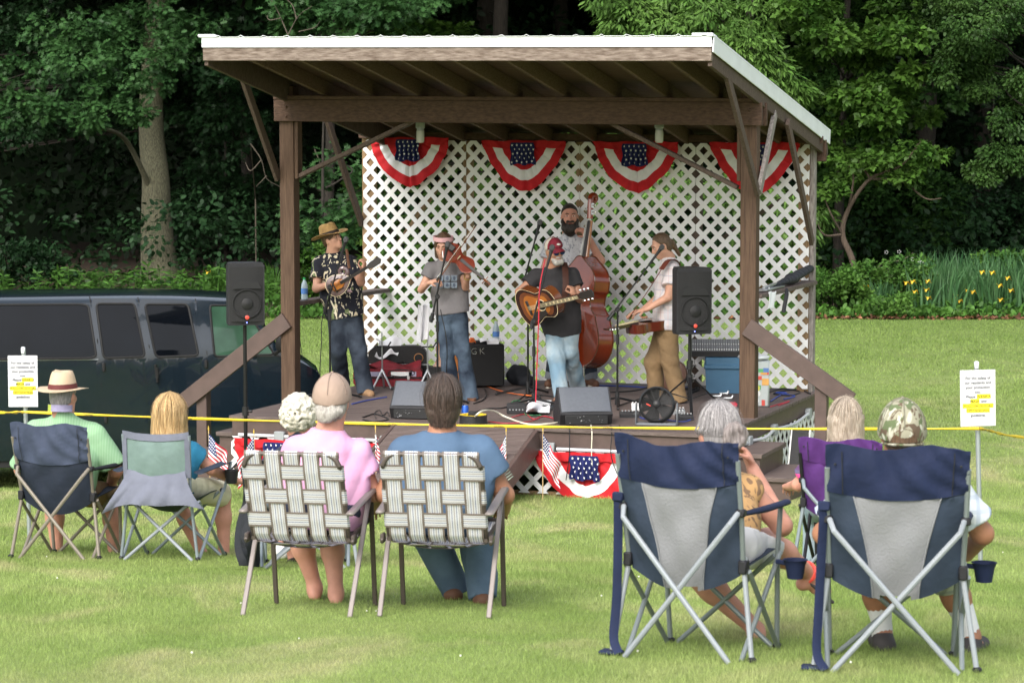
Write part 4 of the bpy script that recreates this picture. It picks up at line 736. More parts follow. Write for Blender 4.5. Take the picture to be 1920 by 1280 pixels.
def floral(name, c, cols, sc=9, seed=0.):
    m = mat(name, c, .85, var=.1, bump=.2, bsc=30); n = m.node_tree.nodes; l = m.node_tree.links; b = n["Principled BSDF"]; src = b.inputs['Base Color'].links[0].from_socket; tc = [x for x in n if x.type == 'TEX_COORD'][0]
    for i, (col, thr, s_) in enumerate(cols):
        mp = n.new("ShaderNodeMapping"); mp.inputs['Location'].default_value = (seed + i * 3.7, i * 1.3, seed); mp.inputs['Rotation'].default_value = (.3, .9 * i, .5); mp.inputs['Scale'].default_value = (1, 1, .55); l.new(tc.outputs['Object'], mp.inputs[0]); z = n.new("ShaderNodeTexNoise"); z.inputs['Scale'].default_value = s_; z.inputs['Detail'].default_value = 1.5; z.inputs['Distortion'].default_value = 2.2; l.new(mp.outputs[0], z.inputs['Vector'])
        r = n.new("ShaderNodeMapRange"); r.inputs[1].default_value = thr; r.inputs[2].default_value = thr + .03; l.new(z.outputs[0], r.inputs[0]); x = n.new("ShaderNodeMix"); x.data_type = 'RGBA'; l.new(r.outputs[0], x.inputs[0]); l.new(src, x.inputs[6]); x.inputs[7].default_value = (*col, 1); src = x.outputs[2]
    l.new(src, b.inputs['Base Color']); return m
def plaid(name, c, lines, rot=0.):
    m = mat(name, c, .85, var=.05, bump=.2, bsc=30); n = m.node_tree.nodes; l = m.node_tree.links; b = n["Principled BSDF"]; src = b.inputs['Base Color'].links[0].from_socket; tc = [x for x in n if x.type == 'TEX_COORD'][0]
    for ax_, s_, col, wd, f in lines:
        sp = n.new("ShaderNodeSeparateXYZ"); l.new(tc.outputs['Object'], sp.inputs[0]); a = n.new("ShaderNodeMath"); a.operation = 'MULTIPLY'; a.inputs[1].default_value = s_; l.new(sp.outputs[ax_], a.inputs[0]); fr = n.new("ShaderNodeMath"); fr.operation = 'FRACT'; l.new(a.outputs[0], fr.inputs[0]); g = n.new("ShaderNodeMath"); g.operation = 'LESS_THAN'; g.inputs[1].default_value = wd; l.new(fr.outputs[0], g.inputs[0])
        k = n.new("ShaderNodeMath"); k.operation = 'MULTIPLY'; k.inputs[1].default_value = f; l.new(g.outputs[0], k.inputs[0]); x = n.new("ShaderNodeMix"); x.data_type = 'RGBA'; l.new(k.outputs[0], x.inputs[0]); l.new(src, x.inputs[6]); x.inputs[7].default_value = (*col, 1); src = x.outputs[2]
    l.new(src, b.inputs['Base Color']); return m
def frame(d, n): d = norm(d); n = norm(np.asarray(n, float) - d * (np.asarray(n) @ d)); return d, np.cross(n, d), n
def bodyplate(mbx, out, o, x, y, t, rings, side=0, dome=.0):
    """a hollow-body plate: outline extruded by t, face built of scaled rings of the outline; x cross y points out of the face"""
    n = np.cross(x, y); P = np.array(out); c = P.mean(0); o = np.asarray(o); k = len(P); W = lambda q, h: np.array([o + a * x + b * y + n * h for a, b in q]); ar = sum(P[i][0] * P[(i + 1) % k][1] - P[(i + 1) % k][0] * P[i][1] for i in range(k)); P = P[::-1] if ar < 0 else P
    mbx.add(np.vstack([W(P, 0), W(P, t)]), [tuple(range(k))[::-1]] + [(i, (i + 1) % k, k + (i + 1) % k, k + i) for i in range(k)], side); sc = [1.] + [r[0] for r in rings] + [0]
    for j, (s_, mi) in enumerate(list(rings) + [(0, rings[-1][1] if rings else side)]):
        s0 = sc[j]; A = W(c + (P - c) * s0, t + dome * (1 - s0 ** 2)); B = W(c + (P - c) * max(s_, .001), t + dome * (1 - s_ ** 2)); mbx.add(np.vstack([A, B]), [(i, (i + 1) % k, k + (i + 1) % k, k + i) for i in range(k)], mi)
def sym(prof, n=44):
    P = spline([(a, b, 0) for a, b in prof], n)[:, :2]; return [(float(a), float(max(b, 0))) for a, b in P] + [(float(a), float(-max(b, 0))) for a, b in P[-2:0:-1]]
def neck(mbx, o, d, y, n, l0, l1, w0, w1, t, mi_b=0, mi_f=1):
    A, B = o + d * l0, o + d * l1
    for (w_, h0, h1, mi) in ((1, -t, 0, mi_b), (1.0, 0, .008, mi_f)):
        vs = [p + y * s_ * ww * .5 + n * h for p, ww in ((A, w0), (B, w1)) for s_ in (-1, 1) for h in (h0, h1)]; mbx.convex(vs, [(0, 1, 3, 2), (4, 5, 7, 6), (0, 1, 5, 4), (2, 3, 7, 6), (0, 2, 6, 4), (1, 3, 7, 5)], mi)
# -- mandolin player
Y = 25.2
J = joints(Y, head=(623, 449, -.02), neck=(624, 474, .0), shl=(596, 489, .02), shr=(659, 487, .0), ell=(593, 541, -.08), elr=(677, 529, -.1), wrl=(626, 530, -.27), wrr=(679, 508, -.24), pel=(646, 590, .03), hil=(634, 597, .03), hir=(660, 597, .03), knl=(634, 655, .0), knr=(672, 656, -.02), anl=(640, 716, .3), anr=(684, 728, .0), tol=(646, 720, .16), tor=(694, 741, -.12), hdl=(.9, -.3, .12), hnl=(.1, .8, -.3), hsl=-1, hcl=.5, hdr=(.3, -.3, .8), hnr=(-.75, .3, .3), hsr=-1, hcr=1.0)
p = Person('young man in straw hat and dark floral shirt playing mandolin', J, SK_A, 'band members on the stage', .96, .96, fd=(.74, -.58, .30), ud=(-.42, .12, .9)); p.body(); p.face(brow=M_HAIRLT)
M_ALOHA = floral('dark_floral_cotton', (.012, .013, .022), [((.16, .2, .09), .60, 7), ((.62, .54, .38), .605, 9), ((.66, .6, .46), .62, 14)], 9, 2.)
p.shirt(M_ALOHA, .62, -.02, .026, .006, 30, 4); p.pants(M_DENIM, 1., .02, .005, 34, 5, .022); hair_cap(p, M_HAIRLT, front=.0, back=-.06)
for q in 'lr': p.shoe(M_SHOETAN, q, sole=M_SOLE)
def hat(p, m, band, c, brim, h, curl=.02, r0=.098, r1=.075, dent=.02, tilt=0., bh=.03):
    L = p.L; f, u, r = p.M[1], p.M[2], p.M[0]; cc = L(*c); u = norm(u + f * tilt); f = norm(f - u * (f @ u)); mb = MB(); A = np.linspace(0, 2 * math.pi, 40, endpoint=False); G = []
    for k_, (rad, z) in enumerate([(0, h - dent), (.4, h - dent * .6), (.8, h), (1, h - .012)]): G.append([cc + (r * math.cos(a) * .92 + f * math.sin(a) * 1.1) * rad * r1 + u * (z - (dent * .5 * abs(math.sin(a)) if 0 < rad < 1 else 0)) for a in A])
    for z in (h * .75, h * .5, h * .25, 0): t = z / h; G.append([cc + (r * math.cos(a) * .92 + f * math.sin(a) * 1.1) * (r0 + (r1 - r0) * t ** 1.3) + u * z for a in A])
    for t in (.33, .66, 1.): G.append([cc + (r * math.cos(a) * .94 + f * math.sin(a) * 1.06) * (r0 + brim * t) + u * (curl * t * t * abs(math.cos(a)) ** 2 - .006 * t - .012 * t * max(0, math.sin(a))) for a in A])
    G = np.array(G); Q = np.concatenate([G, G[:, :1]], 1); mb.slab(Q[:, ::-1], .004); hb = mb.build('hat', m, p.t)
    mb = MB(); mb.grid(np.array([[cc + (r * math.cos(a) * .92 + f * math.sin(a) * 1.1) * (r0 + .003 + (r1 - r0) * (z / h) ** 1.3) + u * z for a in list(A) + [A[0]]] for z in (.002, bh)])[:, ::-1]); mb.build('hat_band', band, hb); return hb
M_BANDK = plain('dark_hat_band', (.03, .02, .016), .7)
hat(p, M_STRAW, M_BANDK, (0, -.012, .058), .092, .12, .03, tilt=.04)
o = at(637, 532, Y - .31); d, y_, n_ = frame((.86, -.12, .5), (.1, -1, .15)); t = thing('mandolin', 'sunburst mandolin with curled scroll in the straw hat man\'s arms', 'mandolin', o); mb = MB()
bodyplate(mb, sym([(-.14, 0), (-.13, .05), (-.09, .096), (-.03, .108), (.03, .092), (.08, .06), (.115, .03), (.14, 0)]), o, d, y_, .042, [(.965, 3), (.95, 2), (.62, 2), (.5, 4), (.3, 1)], 2, .014); mb.build('body', [V_AMB, V_AMB, V_PURP, M_CREAM, V_BRN], t)
mb = MB(); q = o + d * .09 + y_ * .085 + n_ * .02; mb.tube([q + (d * math.cos(a) + y_ * math.sin(a)) * (.042 - .004 * a) for a in np.linspace(-1.5, 5, 16)], np.linspace(.026, .016, 16), 8); mb.tube([o + d * .04 - y_ * .1 + n_ * .02, o + d * .075 - y_ * .135 + n_ * .02], [.025, .006], 8); mb.build('scroll', V_PURP, t)
mb = MB(); neck(mb, o + n_ * .05, d, y_, n_, .02, .34, .034, .028, .02); mb.build('neck', [V_BRN, M_EBONY], t)
mb = MB(); mb.prism([(0, -.02), (.05, -.035), (.13, -.03), (.155, 0), (.14, .035), (.05, .034), (0, .02)], o + d * .34 + n_ * .035, d, y_, .015); 
for i in range(4):
    for s_ in (-1, 1): c = o + d * (.375 + .025 * i) + n_ * .04 + y_ * s_ * .05; mb.ball(c, .009, 6, 1)
mb.build('headstock', [M_EBONY, M_CREAM], t); mb = MB(); mb.box(o - d * .05 + n_ * .064, (.012, .09, .014), [d, y_, n_]); [mb.rod(o - d * .13 + y_ * k + n_ * .066, o + d * .34 + y_ * k + n_ * .064, .0012, None, 4) for k in (-.012, -.004, .004, .012)]; mb.build('bridge', M_EBONY, t)
for s_ in (-1, 1): mb = MB(); mb.tube(spline([o - d * .06 + y_ * s_ * .06 + n_ * .058, o - d * .02 + y_ * s_ * .05 + n_ * .06, o + d * .03 + y_ * s_ * .055 + n_ * .057], 10), .005, 5); mb.build('f_hole', M_EBONY, t)
mb = MB(); mb.tube(spline([at(650, 467, Y - .12), at(652, 485, Y - .2), at(655, 503, Y - .28)], 12), .014, 6, flat=.25); mb.build('strap', M_SHOEBR, t)
# -- fiddler
Y = 24.75
J = joints(Y, head=(831, 461, -.05), neck=(836, 484, .0), shl=(806, 497, .0), shr=(867, 496, .02), ell=(790, 543, -.02), elr=(873, 538, -.08), wrl=(805, 530, -.26), wrr=(877, 517, -.3), pel=(848, 585, .02), hil=(834, 594, .02), hir=(861, 594, .02), knl=(838, 660, .0), knr=(868, 658, -.02), anl=(846, 730, .1), anr=(881, 743, -.0), tol=(840, 741, -.05), tor=(886, 756, -.12), hdl=(.75, -.3, .25), hnl=(.3, .2, -.9), hsl=1, hcl=.7, hdr=(.05, -.1, .9), hnr=(-.8, .3, .1), hsr=-1, hcr=1.0)
p = Person('woman in pink headband and grey printed tee playing fiddle', J, SK_A, 'band members on the stage', .84, .93, fd=(-.22, -.93, -.28), ud=(.0, -.2, .97)); p.body(); p.face(brow=M_HAIRBR, closed=True)
L = p.L; hx = [cap(L(x, -.02, .0), L(x * 1.05, -.0, -.19), .034, .026, .03) for x in (-.072,)] + [cap(L(.07, -.03, .0), L(.075, -.04, -.13), .034, .028, .03), cap(L(0, -.06, 0), L(.0, -.06, -.2), .05, .04, .04)]
hair_cap(p, M_HAIRBR, hx, .018, .02, -.4, ears=False, low=[(L(0, .055, .0), norm(p.M[1] + p.M[2] * -.35)), (L(0, 0, -.2), -p.M[2])], sd=6)
mb = MB(); f, u, r = p.M[1], p.M[2], p.M[0]; A = np.linspace(0, 6.2832, 33); mb.slab(np.array([[L(0, -.012, .03) + r * math.cos(a) * .096 + f * math.sin(a) * .108 + u * (z + .038 + .02 * math.sin(a)) * .93 for a in A] for z in (-.012, .012, .036)])[:, ::-1], .004); mb.build('headband', mat('pink_band', (.72, .42, .44), .8, var=.08), p.t)
sh = p.shirt(M_TEEG, .42, -.01, .014, .0035, 34, 8, loose=.02); p.pants(M_DENIMF, 1., .012, .004, 34, 9, .03)
mb = MB(); c = at(842, 530, Y - .17)                                      # faded six-panel print on the chest
for i in range(3):
    for j in range(2): mb.box(at(825.5 + 13 * i, 521.5 + 13 * j, Y - .165 + .02 * abs(i - 1)), (.062, .008, .06), None, .004, 0); mb.ball(at(825.5 + 13 * i, 521.5 + 13 * j, Y - .17 + .02 * abs(i - 1)), (.014, .004, .019), 8, 1)
mb.build('chest_print', [mat('pale_print', (.17, .205, .25), .9, var=.2, sc=30), plain('print_face', (.08, .1, .14), .9)], sh)
for q in 'lr': mb = MB(); a, tt = p.J['an' + q], p.J['to' + q]; d_ = norm((tt - a) * [1, 1, 0]); x_ = np.cross(d_, EZ); c = (a + tt) / 2; z0 = DZ; mb.prism([(.042 * math.cos(k), .135 * math.sin(k)) for k in np.linspace(0, 6.28, 16, endpoint=False)], [c[0], c[1], z0 + .002], x_, d_, .02); mb.tube([tt - d_ * .03 + x_ * .045 + EZ * (z0 + .02 - tt[2]), tt - d_ * .035 + EZ * .012, tt - d_ * .03 - x_ * .045 + EZ * (z0 + .02 - tt[2])], .012, 6, flat=.4); mb.build('sandal', M_SHOEBR, p.t)
mb = MB(); A = np.linspace(0, 6.2832, 17); w0 = p.J['wrr'] + (p.J['elr'] - p.J['wrr']) * .12; dd, y1, n1 = frame(p.J['elr'] - p.J['wrr'], (0, 1, .2)); mb.tube([w0 + (y1 * math.cos(a) + n1 * math.sin(a)) * .032 for a in A], .006, 6); mb.box(w0 - n1 * -.034, (.022, .022, .01), [dd, y1, n1], .003); mb.build('wristwatch', plain('gold', (.6, .45, .15), .3, .8), p.t)
o = at(861, 487, Y - .3); d, y_, n_ = frame((.76, -.18, -.62), (-.3, -.75, .55)); t = thing('fiddle', 'red brown fiddle held at the headband woman\'s chin', 'fiddle', o); mb = MB()
fid = sym([(-.178, 0), (-.175, .05), (-.12, .1), (-.06, .09), (-.035, .076), (0, .056), (.04, .066), (.06, .074), (.11, .083), (.16, .05), (.178, .015), (.178, 0)]); bodyplate(mb, fid, o, d, y_, .034, [(.95, 2), (.5, 1)], 2, .014); mb.build('body', [V_FID, V_FID, V_RED], t)
mb = MB(); neck(mb, o + n_ * .05, d, y_, n_, .02, .31, .032, .024, .018, 0, 1); mb.build('neck', [V_BRN, M_EBONY], t); mb = MB(); q = o + d * .36 + n_ * .03; mb.bar(o + d * .31 + n_ * .04, q, .022, .02); mb.tube([q + d * .01 + (d * math.cos(a) - n_ * math.sin(a)) * (.02 - .003 * a) for a in np.linspace(0, 5, 14)], .011, 8); [mb.rod(o + d * .33 + y_ * s_ * .045 + n_ * .035, o + d * .33 + n_ * .035, .006, .004, 6) for s_ in (-1, 1)]; mb.build('scroll', V_BRN, t)
mb = MB(); mb.box(o - d * .13 + y_ * .03 + n_ * .06, (.07, .06, .014), [d, y_, n_], .006); mb.bar(o - d * .16 + n_ * .062, o - d * .05 + n_ * .07, .035, .006); mb.build('chin_rest', M_EBONY, t); mb = MB(); mb.box(o - d * .005 + n_ * .066, (.006, .045, .03), [d, y_, n_]); mb.build('bridge', M_CREAM, t)
a0, a1 = at(819, 529, Y - .37), at(893, 423, Y - .52); t = thing('violin_bow', 'slim violin bow slanting up across the fiddle', 'bow', a0); mb = MB(); mb.rod(a0, a1, .0055, .004, 6); mb.build('stick', V_BRN, t); mb = MB(); k = norm(np.cross(a1 - a0, (0, 1, 0))); mb.rod(a0 + (a1 - a0) * .06 + k * .022, a1 + k * .014, .0035, .0025, 5); mb.build('bow_hair', plain('bow_hair', (.6, .57, .5), .6), t); mb = MB(); mb.box(a0 + (a1 - a0) * .05 + k * .01, (.05, .012, .022), [norm(a1 - a0), (0, 1, 0), k], .003); mb.box(a1 + k * .006, (.018, .01, .02), [norm(a1 - a0), (0, 1, 0), k], .003); mb.build('frog', M_EBONY, t)
# -- guitarist
Y = 24.65
J = joints(Y, head=(1039, 471, -.08), neck=(1038, 500, -.02), shl=(1002, 513, .0), shr=(1073, 509, .02), ell=(974, 547, -.05), elr=(1088, 560, -.05), wrl=(1000, 563, -.27), wrr=(1077, 556, -.33), pel=(1053, 612, .05), hil=(1041, 620, .05), hir=(1067, 618, .05), knl=(1042, 668, -.06), knr=(1068, 660, .02), anl=(1052, 736, -.1), anr=(1084, 727, .35), tol=(1040, 753, -.2), tor=(1090, 733, .25), hdl=(.75, -.25, -.25), hnl=(.2, .9, -.1), hsl=-1, hcl=.5, hdr=(-.2, .1, .8), hnr=(-.7, .5, .1), hsr=-1, hcr=1.05)
p = Person('bearded guitarist in maroon trucker cap, sunglasses and charcoal tee', J, SK_B, 'band members on the stage', 1.0, .98, fd=(.5, -.84, -.12), ud=(-.08, -.12, .98)); p.body(); p.face()
p.shirt(M_TEED, .5, -.09, .022, .005, 30, 11, loose=.03); p.pants(M_DENIML, 1., .018, .007, 32, 12, .012); L = p.L; f, u, r = p.M[1], p.M[2], p.M[0]
def cap_hat(p, m, front, visor, name='cap', bk=True, mesh=None, grow=.0, down=.0):
    L = p.L; f, u, r = p.M[1], p.M[2], p.M[0]; P = [ell(L(0, -.008, .042 - down), p.M, np.array((.088, .106, .1 + down * .75)) * p.hs + grow, .02)]
    o = sdf_obj(name, P, None, p.t, .008, None, [(L(0, .09, .046 - down), norm(-u + f * .24))], mi=None if mesh is None else (lambda C: ((C - L(0, .012, 0)) @ f < 0).astype(int)), mats=[front] if mesh is None else [front, mesh])
    if visor:
        mb = MB(); G = []
        for t in np.linspace(0, 1, 6): G.append([L(.072 * math.sin(a) * (1 + .05 * t), .086 * math.cos(a * .9) + .075 * t * (math.cos(a)) ** .5 * 1.0 + .008, .05 - down - .03 * (math.sin(a)) ** 2 - .022 * t) for a in np.linspace(-1.25, 1.25, 15)])
        mb.slab(np.array(G), .004); mb.build('visor', visor, o)
    dk = mat(front.name + '_seam', tuple(.55 * q for q in front.node_tree.nodes['Color Ramp'].color_ramp.elements[1].color[:3]), .9)
    for a in np.arange(.52, 6.28, 1.047): mb = MB(); mb.tube([L(math.cos(e) * math.cos(a) * (.0885 + grow) , -.008 + math.cos(e) * math.sin(a) * (.1065 + grow), .042 - down + math.sin(e) * (.1005 + down * .75 + grow)) for e in np.linspace(1.5, .12, 10)], .0028, 5); mb.build('panel_seam', dk, o)
    mb = MB(); mb.ball(L(0, -.008, .143 - down * .25 + grow), .008, 8); mb.build('button', front, o); return o
M_MAROON = mat('maroon_cap', (.19, .016, .03), .8, var=.15, bump=.2, bsc=60); M_CAPMESH = mat('cream_mesh', (.6, .55, .47), .9, var=.1, sc=80); c_ = cap_hat(p, None, M_MAROON, M_MAROON, mesh=M_CAPMESH)
mb = MB(); mb.ball(L(.0, .094, .085), (.02, .008, .011), 10); mb.build('cap_patch', plain('white_patch', (.6, .58, .55), .8), c_)
hair_cap(p, M_BEARDW, front=-.03, back=-.06, grow=.004); sdf_obj('beard', [cap(L(-.045, .05, -.07), L(-.03, .074, -.1), .022, .026, .02), cap(L(.045, .05, -.07), L(.03, .074, -.1), .022, .026, .02), cap(L(-.025, .078, -.098), L(.025, .078, -.098), .03, .03, .02), cap(L(-.026, .092, -.048), L(.026, .092, -.048), .01, .01, .006), cap(L(-.02, .088, -.082), L(.02, .088, -.082), .013, .013, .008)], M_BEARDW, p.t, .006, wrinkle(.003, 120, 3))
mb = MB()
for x in (-1, 1): mb.lathe([(.001, .006), (.027, .004), (.029, -.002), (.001, -.004)], L(x * .034, .104, .004), f, 16, 0); mb.tube([L(x * .06, .096, .008), L(x * .08, .03, .01), L(x * .079, -.02, .006)], .004, 5, 1)
mb.tube([L(-.012, .107, .01), L(.012, .107, .01)], .004, 5, 1); mb.build('sunglasses', [plain('blue_lens', (.01, .03, .12), .08), plain('amber_frame', (.35, .2, .06), .4)], p.t)
for q in 'lr': mb = MB(); a, tt = p.J['an' + q], p.J['to' + q]; d_ = norm((tt - a) * [1, 1, 0]); x_ = np.cross(d_, EZ); c = (a + tt) / 2; mb.prism([(.046 * math.cos(k), .145 * math.sin(k)) for k in np.linspace(0, 6.28, 16, endpoint=False)], [c[0], c[1], DZ + .002], x_, d_, .022); mb.tube([tt - d_ * .04 + x_ * .05 + EZ * (DZ + .02 - tt[2]), tt - d_ * .045 + EZ * .014, tt - d_ * .04 - x_ * .05 + EZ * (DZ + .02 - tt[2])], .014, 6, flat=.4); mb.build('sandal', M_SHOEBR, p.t)
o = at(1012, 570, Y - .36); d, y_, n_ = frame((.68, -.64, .2), (.55, -.8, .12)); t = thing('acoustic_guitar', 'sunburst acoustic guitar with dark pickguard held by the capped man', 'guitar', o); mb = MB()
gt = sym([(-.25, 0), (-.245, .08), (-.2, .17), (-.12, .2), (-.03, .165), (.04, .128), (.1, .135), (.16, .146), (.215, .115), (.245, .05), (.25, 0)], 60); bodyplate(mb, gt, o - n_ * .06, d, y_, .105, [(.975, 3), (.8, 2), (.62, 1), (.3, 0)], 4, .006); mb.build('body', [V_AMB, V_BRN, V_DRK, M_CREAM, V_BRN], t)
mb = MB(); mb.lathe([(.052, 0), (.052, .003), (.001, .0035)], o + d * .06 + n_ * .049, n_, 24); mb.build('sound_hole', plain('hole_black', (.008, .006, .005), .9), t); mb = MB(); mb.tube([o + d * .06 + n_ * .052 + (d * math.cos(a) + y_ * math.sin(a)) * .056 for a in np.linspace(0, 6.2832, 25)], .004, 5, cap=False); mb.build('rosette', M_CREAM, t)
mb = MB(); mb.prism([(.09, -.055), (.04, -.06), (-.02, -.05), (-.1, -.09), (-.12, -.13), (-.04, -.15), (.04, -.115), (.1, -.1)], o + n_ * .05, d, y_, .004); mb.build('pickguard', M_EBONY, t); mb = MB(); mb.box(o - d * .1 + n_ * .055, (.03, .15, .012), [d, y_, n_], .003); mb.build('bridge', M_EBONY, t)
mb = MB(); neck(mb, o + n_ * .055, d, y_, n_, .1, .56, .056, .044, .028); [mb.box(o + d * (.14 + .05 * i) + n_ * .0645, (.016, .026, .002), [d, y_, n_], 0, 2) for i in range(8)]; [mb.rod(o - d * .1 + y_ * k * .008 + n_ * .068, o + d * .56 + y_ * k * .006 + n_ * .068, .0012, None, 4, 2) for k in (-2.5, -1.5, -.5, .5, 1.5, 2.5)]; mb.build('neck', [V_BRN, M_EBONY, M_CREAM], t)
mb = MB(); mb.prism([(0, -.024), (.03, -.036), (.17, -.04), (.18, 0), (.17, .04), (.03, .036), (0, .024)], o + d * .56 + n_ * .035, d, y_, .016)
for i in range(3):
    for s_ in (-1, 1): c = o + d * (.6 + .05 * i) + n_ * .043 + y_ * s_ * .055; mb.ball(c, (.014, .012, .012), 6, 1); mb.rod(c, c - y_ * s_ * .02, .004, None, 5, 1)
mb.build('headstock', [M_EBONY, M_CHROME], t); mb = MB(); mb.tube(spline([at(1058, 492, Y - .02), at(1060, 510, Y - .2), at(1060, 545, Y - .27), at(1052, 585, Y - .22)], 16), .03, 8, flat=.12); mb.build('strap', mat('brown_strap', (.06, .02, .012), .7, var=.2), t)
# -- bass player
Y = 26.05
J = joints(Y, head=(1068, 406, .0), neck=(1067, 437, .03), shl=(1032, 456, .04), shr=(1104, 454, .0), ell=(1022, 505, .0), elr=(1126, 489, -.08), wrl=(1062, 540, -.2), wrr=(1103, 444, -.16), pel=(1072, 582, .06), hil=(1056, 592, .06), hir=(1089, 592, .06), knl=(1044, 655, .0), knr=(1104, 655, .0), anl=(1034, 709, .02), anr=(1108, 708, .02), tol=(1028, 721, -.16), tor=(1116, 722, -.16), hdl=(.7, .1, -.3), hnl=(.3, .6, -.5), hsl=-1, hcl=.6, hdr=(-.6, -.2, .7), hnr=(-.3, .4, -.4), hsr=-1, hcr=.8)
p = Person('tall man with black beard and pale patterned shirt behind upright bass', J, SK_C, 'band members on the stage', 1.12, 1.06, fd=(.06, -.99, .02)); p.body(); p.face(brow=M_HAIRDK)
L = p.L; hair_cap(p, M_HAIRDK, [ell(L(0, -.09, .06), p.M, (.045, .045, .045), .02)], .005, .065, -.03); sdf_obj('beard', [cap(L(-.062, .03, -.04), L(-.05, .05, -.1), .026, .036, .02), cap(L(.062, .03, -.04), L(.05, .05, -.1), .026, .036, .02), cap(L(-.03, .065, -.12), L(.03, .065, -.12), .05, .05, .03), ell(L(0, .06, -.15), p.M, (.055, .04, .05), .03), cap(L(-.03, .094, -.05), L(.03, .094, -.05), .011, .011, .008), cap(L(-.025, .09, -.084), L(.025, .09, -.084), .016, .016, .01)], M_HAIRDK, p.t, .007, wrinkle(.004, 110, 5))
M_PALEF = floral('pale_leaf_print', (.55, .55, .58), [((.25, .26, .3), .6, 16), ((.36, .37, .42), .6, 22)], 9, 5.); p.shirt(M_PALEF, .55, -.12, .024, .005, 30, 15); p.pants(M_DENIM, .94, .022, .005, 30, 16)
for q in 'lr': mb = MB(); a = p.J['an' + q]; k = p.J['kn' + q]; c = a + (k - a) * .1; mb.lathe([(.068, -.04), (.072, -.035), (.074, .035), (.068, .042)], c, norm(k - a), 18); mb.build('cuff', mat('grey_cuff', (.2, .22, .25), .9, var=.1), p.t)
for q in 'lr': p.shoe(M_SHOEBR, q, sole=M_SOLE)
mb = MB(); e_, w_ = p.J['elr'], p.J['wrr']; ax_ = norm(w_ - e_)
for i in range(7): c = e_ + (w_ - e_) * (.2 + .1 * i); mb.ball(c + np.array([.012 * math.sin(i * 2), -.032 + .003 * i, .012 * math.cos(i * 3)]), (.013, .009, .015), 6)
mb.build('tattoo', mat('tattoo_ink', (.2, .12, .1), .7, var=.3), p.t)
o = at(1111, 584, Y - .34); bx_, by_, bn_ = np.array([.62, -.785, 0]), norm(np.array([.03, .1, .99])), None; bx_ = norm(bx_ - by_ * (bx_ @ by_)); bn_ = np.cross(bx_, by_); t = thing('double_bass', 'glossy red brown upright bass behind the guitarist', 'upright bass', at(1106, 725, Y - .3)); mb = MB()
Hh = [(-.57, 0), (-.565, .12), (-.5, .25), (-.38, .325), (-.26, .335), (-.12, .29), (-.05, .27), (-.035, .25), (.03, .2), (.1, .19), (.17, .215), (.185, .235), (.25, .25), (.33, .25), (.42, .2), (.5, .1), (.55, .04), (.56, 0)]
out = [(b, a) for a, b in sym(Hh, 70)]; bodyplate(mb, out, o, bx_, by_, .2, [(.97, 0), (.5, 0)], 0, .03); mb.build('body', [V_RED], t)
mb = MB()
for h0 in (0.003, .197):
    P_ = [o + a * bx_ * 1.012 + b * by_ * 1.006 + bn_ * h0 for a, b in out]; mb.tube(P_ + [P_[0]], .007, 6, cap=False)
mb.build('edging', V_BRN, t)
F0 = o + bn_ * .22; mb = MB(); mb.bar(F0 - by_ * .05 + bn_ * .03, F0 + by_ * .93 - bn_ * .13, .055, .03, bn_, .01); mb.build('fingerboard', mat('bass_board', (.07, .065, .065), .3, var=.1), t); mb = MB(); mb.tube([F0 + by_ * .45 - bn_ * .1, F0 + by_ * .93 - bn_ * .16], [.032, .026], 8); mb.build('neck', V_AMB, t)
mb = MB(); q = F0 + by_ * .95 - bn_ * .15; mb.tube([q, q + by_ * .13 + bn_ * .0, q + by_ * .2], [.03, .034, .03], 10); q2 = q + by_ * .2; mb.tube([q2 + (by_ * math.sin(a) - bn_ * (math.cos(a) - 1) * -1) * (.055 - .007 * a) for a in np.linspace(0, 6, 20)], np.linspace(.034, .024, 20), 10); mb.build('scroll', V_RED, t)
mb = MB()
for i, s_ in ((0, -1), (1, 1), (2, -1), (3, 1)): c = q + by_ * (.03 + .035 * i); mb.rod(c, c + bx_ * s_ * .075, .007, None, 6); mb.box(c + bx_ * s_ * .08, (.012, .012, .03), None, .003); mb.box(c + bx_ * s_ * .036, (.004, .035, .05), [bx_, bn_, by_], .001)
mb.build('tuners', M_CHROME, t); mb = MB(); e0 = o - by_ * .56 + bn_ * .1; mb.rod(e0, [e0[0] + .005, e0[1], DZ + .01], .009, .007, 8); mb.rod(e0 + by_ * .02, e0 - by_ * .03, .025, .02, 10); mb.build('endpin', M_CHROME, t)
mb = MB(); mb.box(F0 - by_ * .17 + bn_ * .07, (.15, .16, .015), [bx_, by_, bn_], .005); mb.build('bridge', M_CREAM, t); mb = MB(); mb.bar(F0 - by_ * .55 + bn_ * .05, F0 - by_ * .22 + bn_ * .09, .07, .02, bn_); mb.build('tailpiece', M_EBONY, t)
mb = MB(); [mb.rod(F0 - by_ * .25 + bx_ * k + bn_ * .11, F0 + by_ * .93 + bx_ * k * .5 - bn_ * .105, .0018, None, 4) for k in (-.024, -.008, .008, .024)]; mb.build('strings', M_STRING, t)
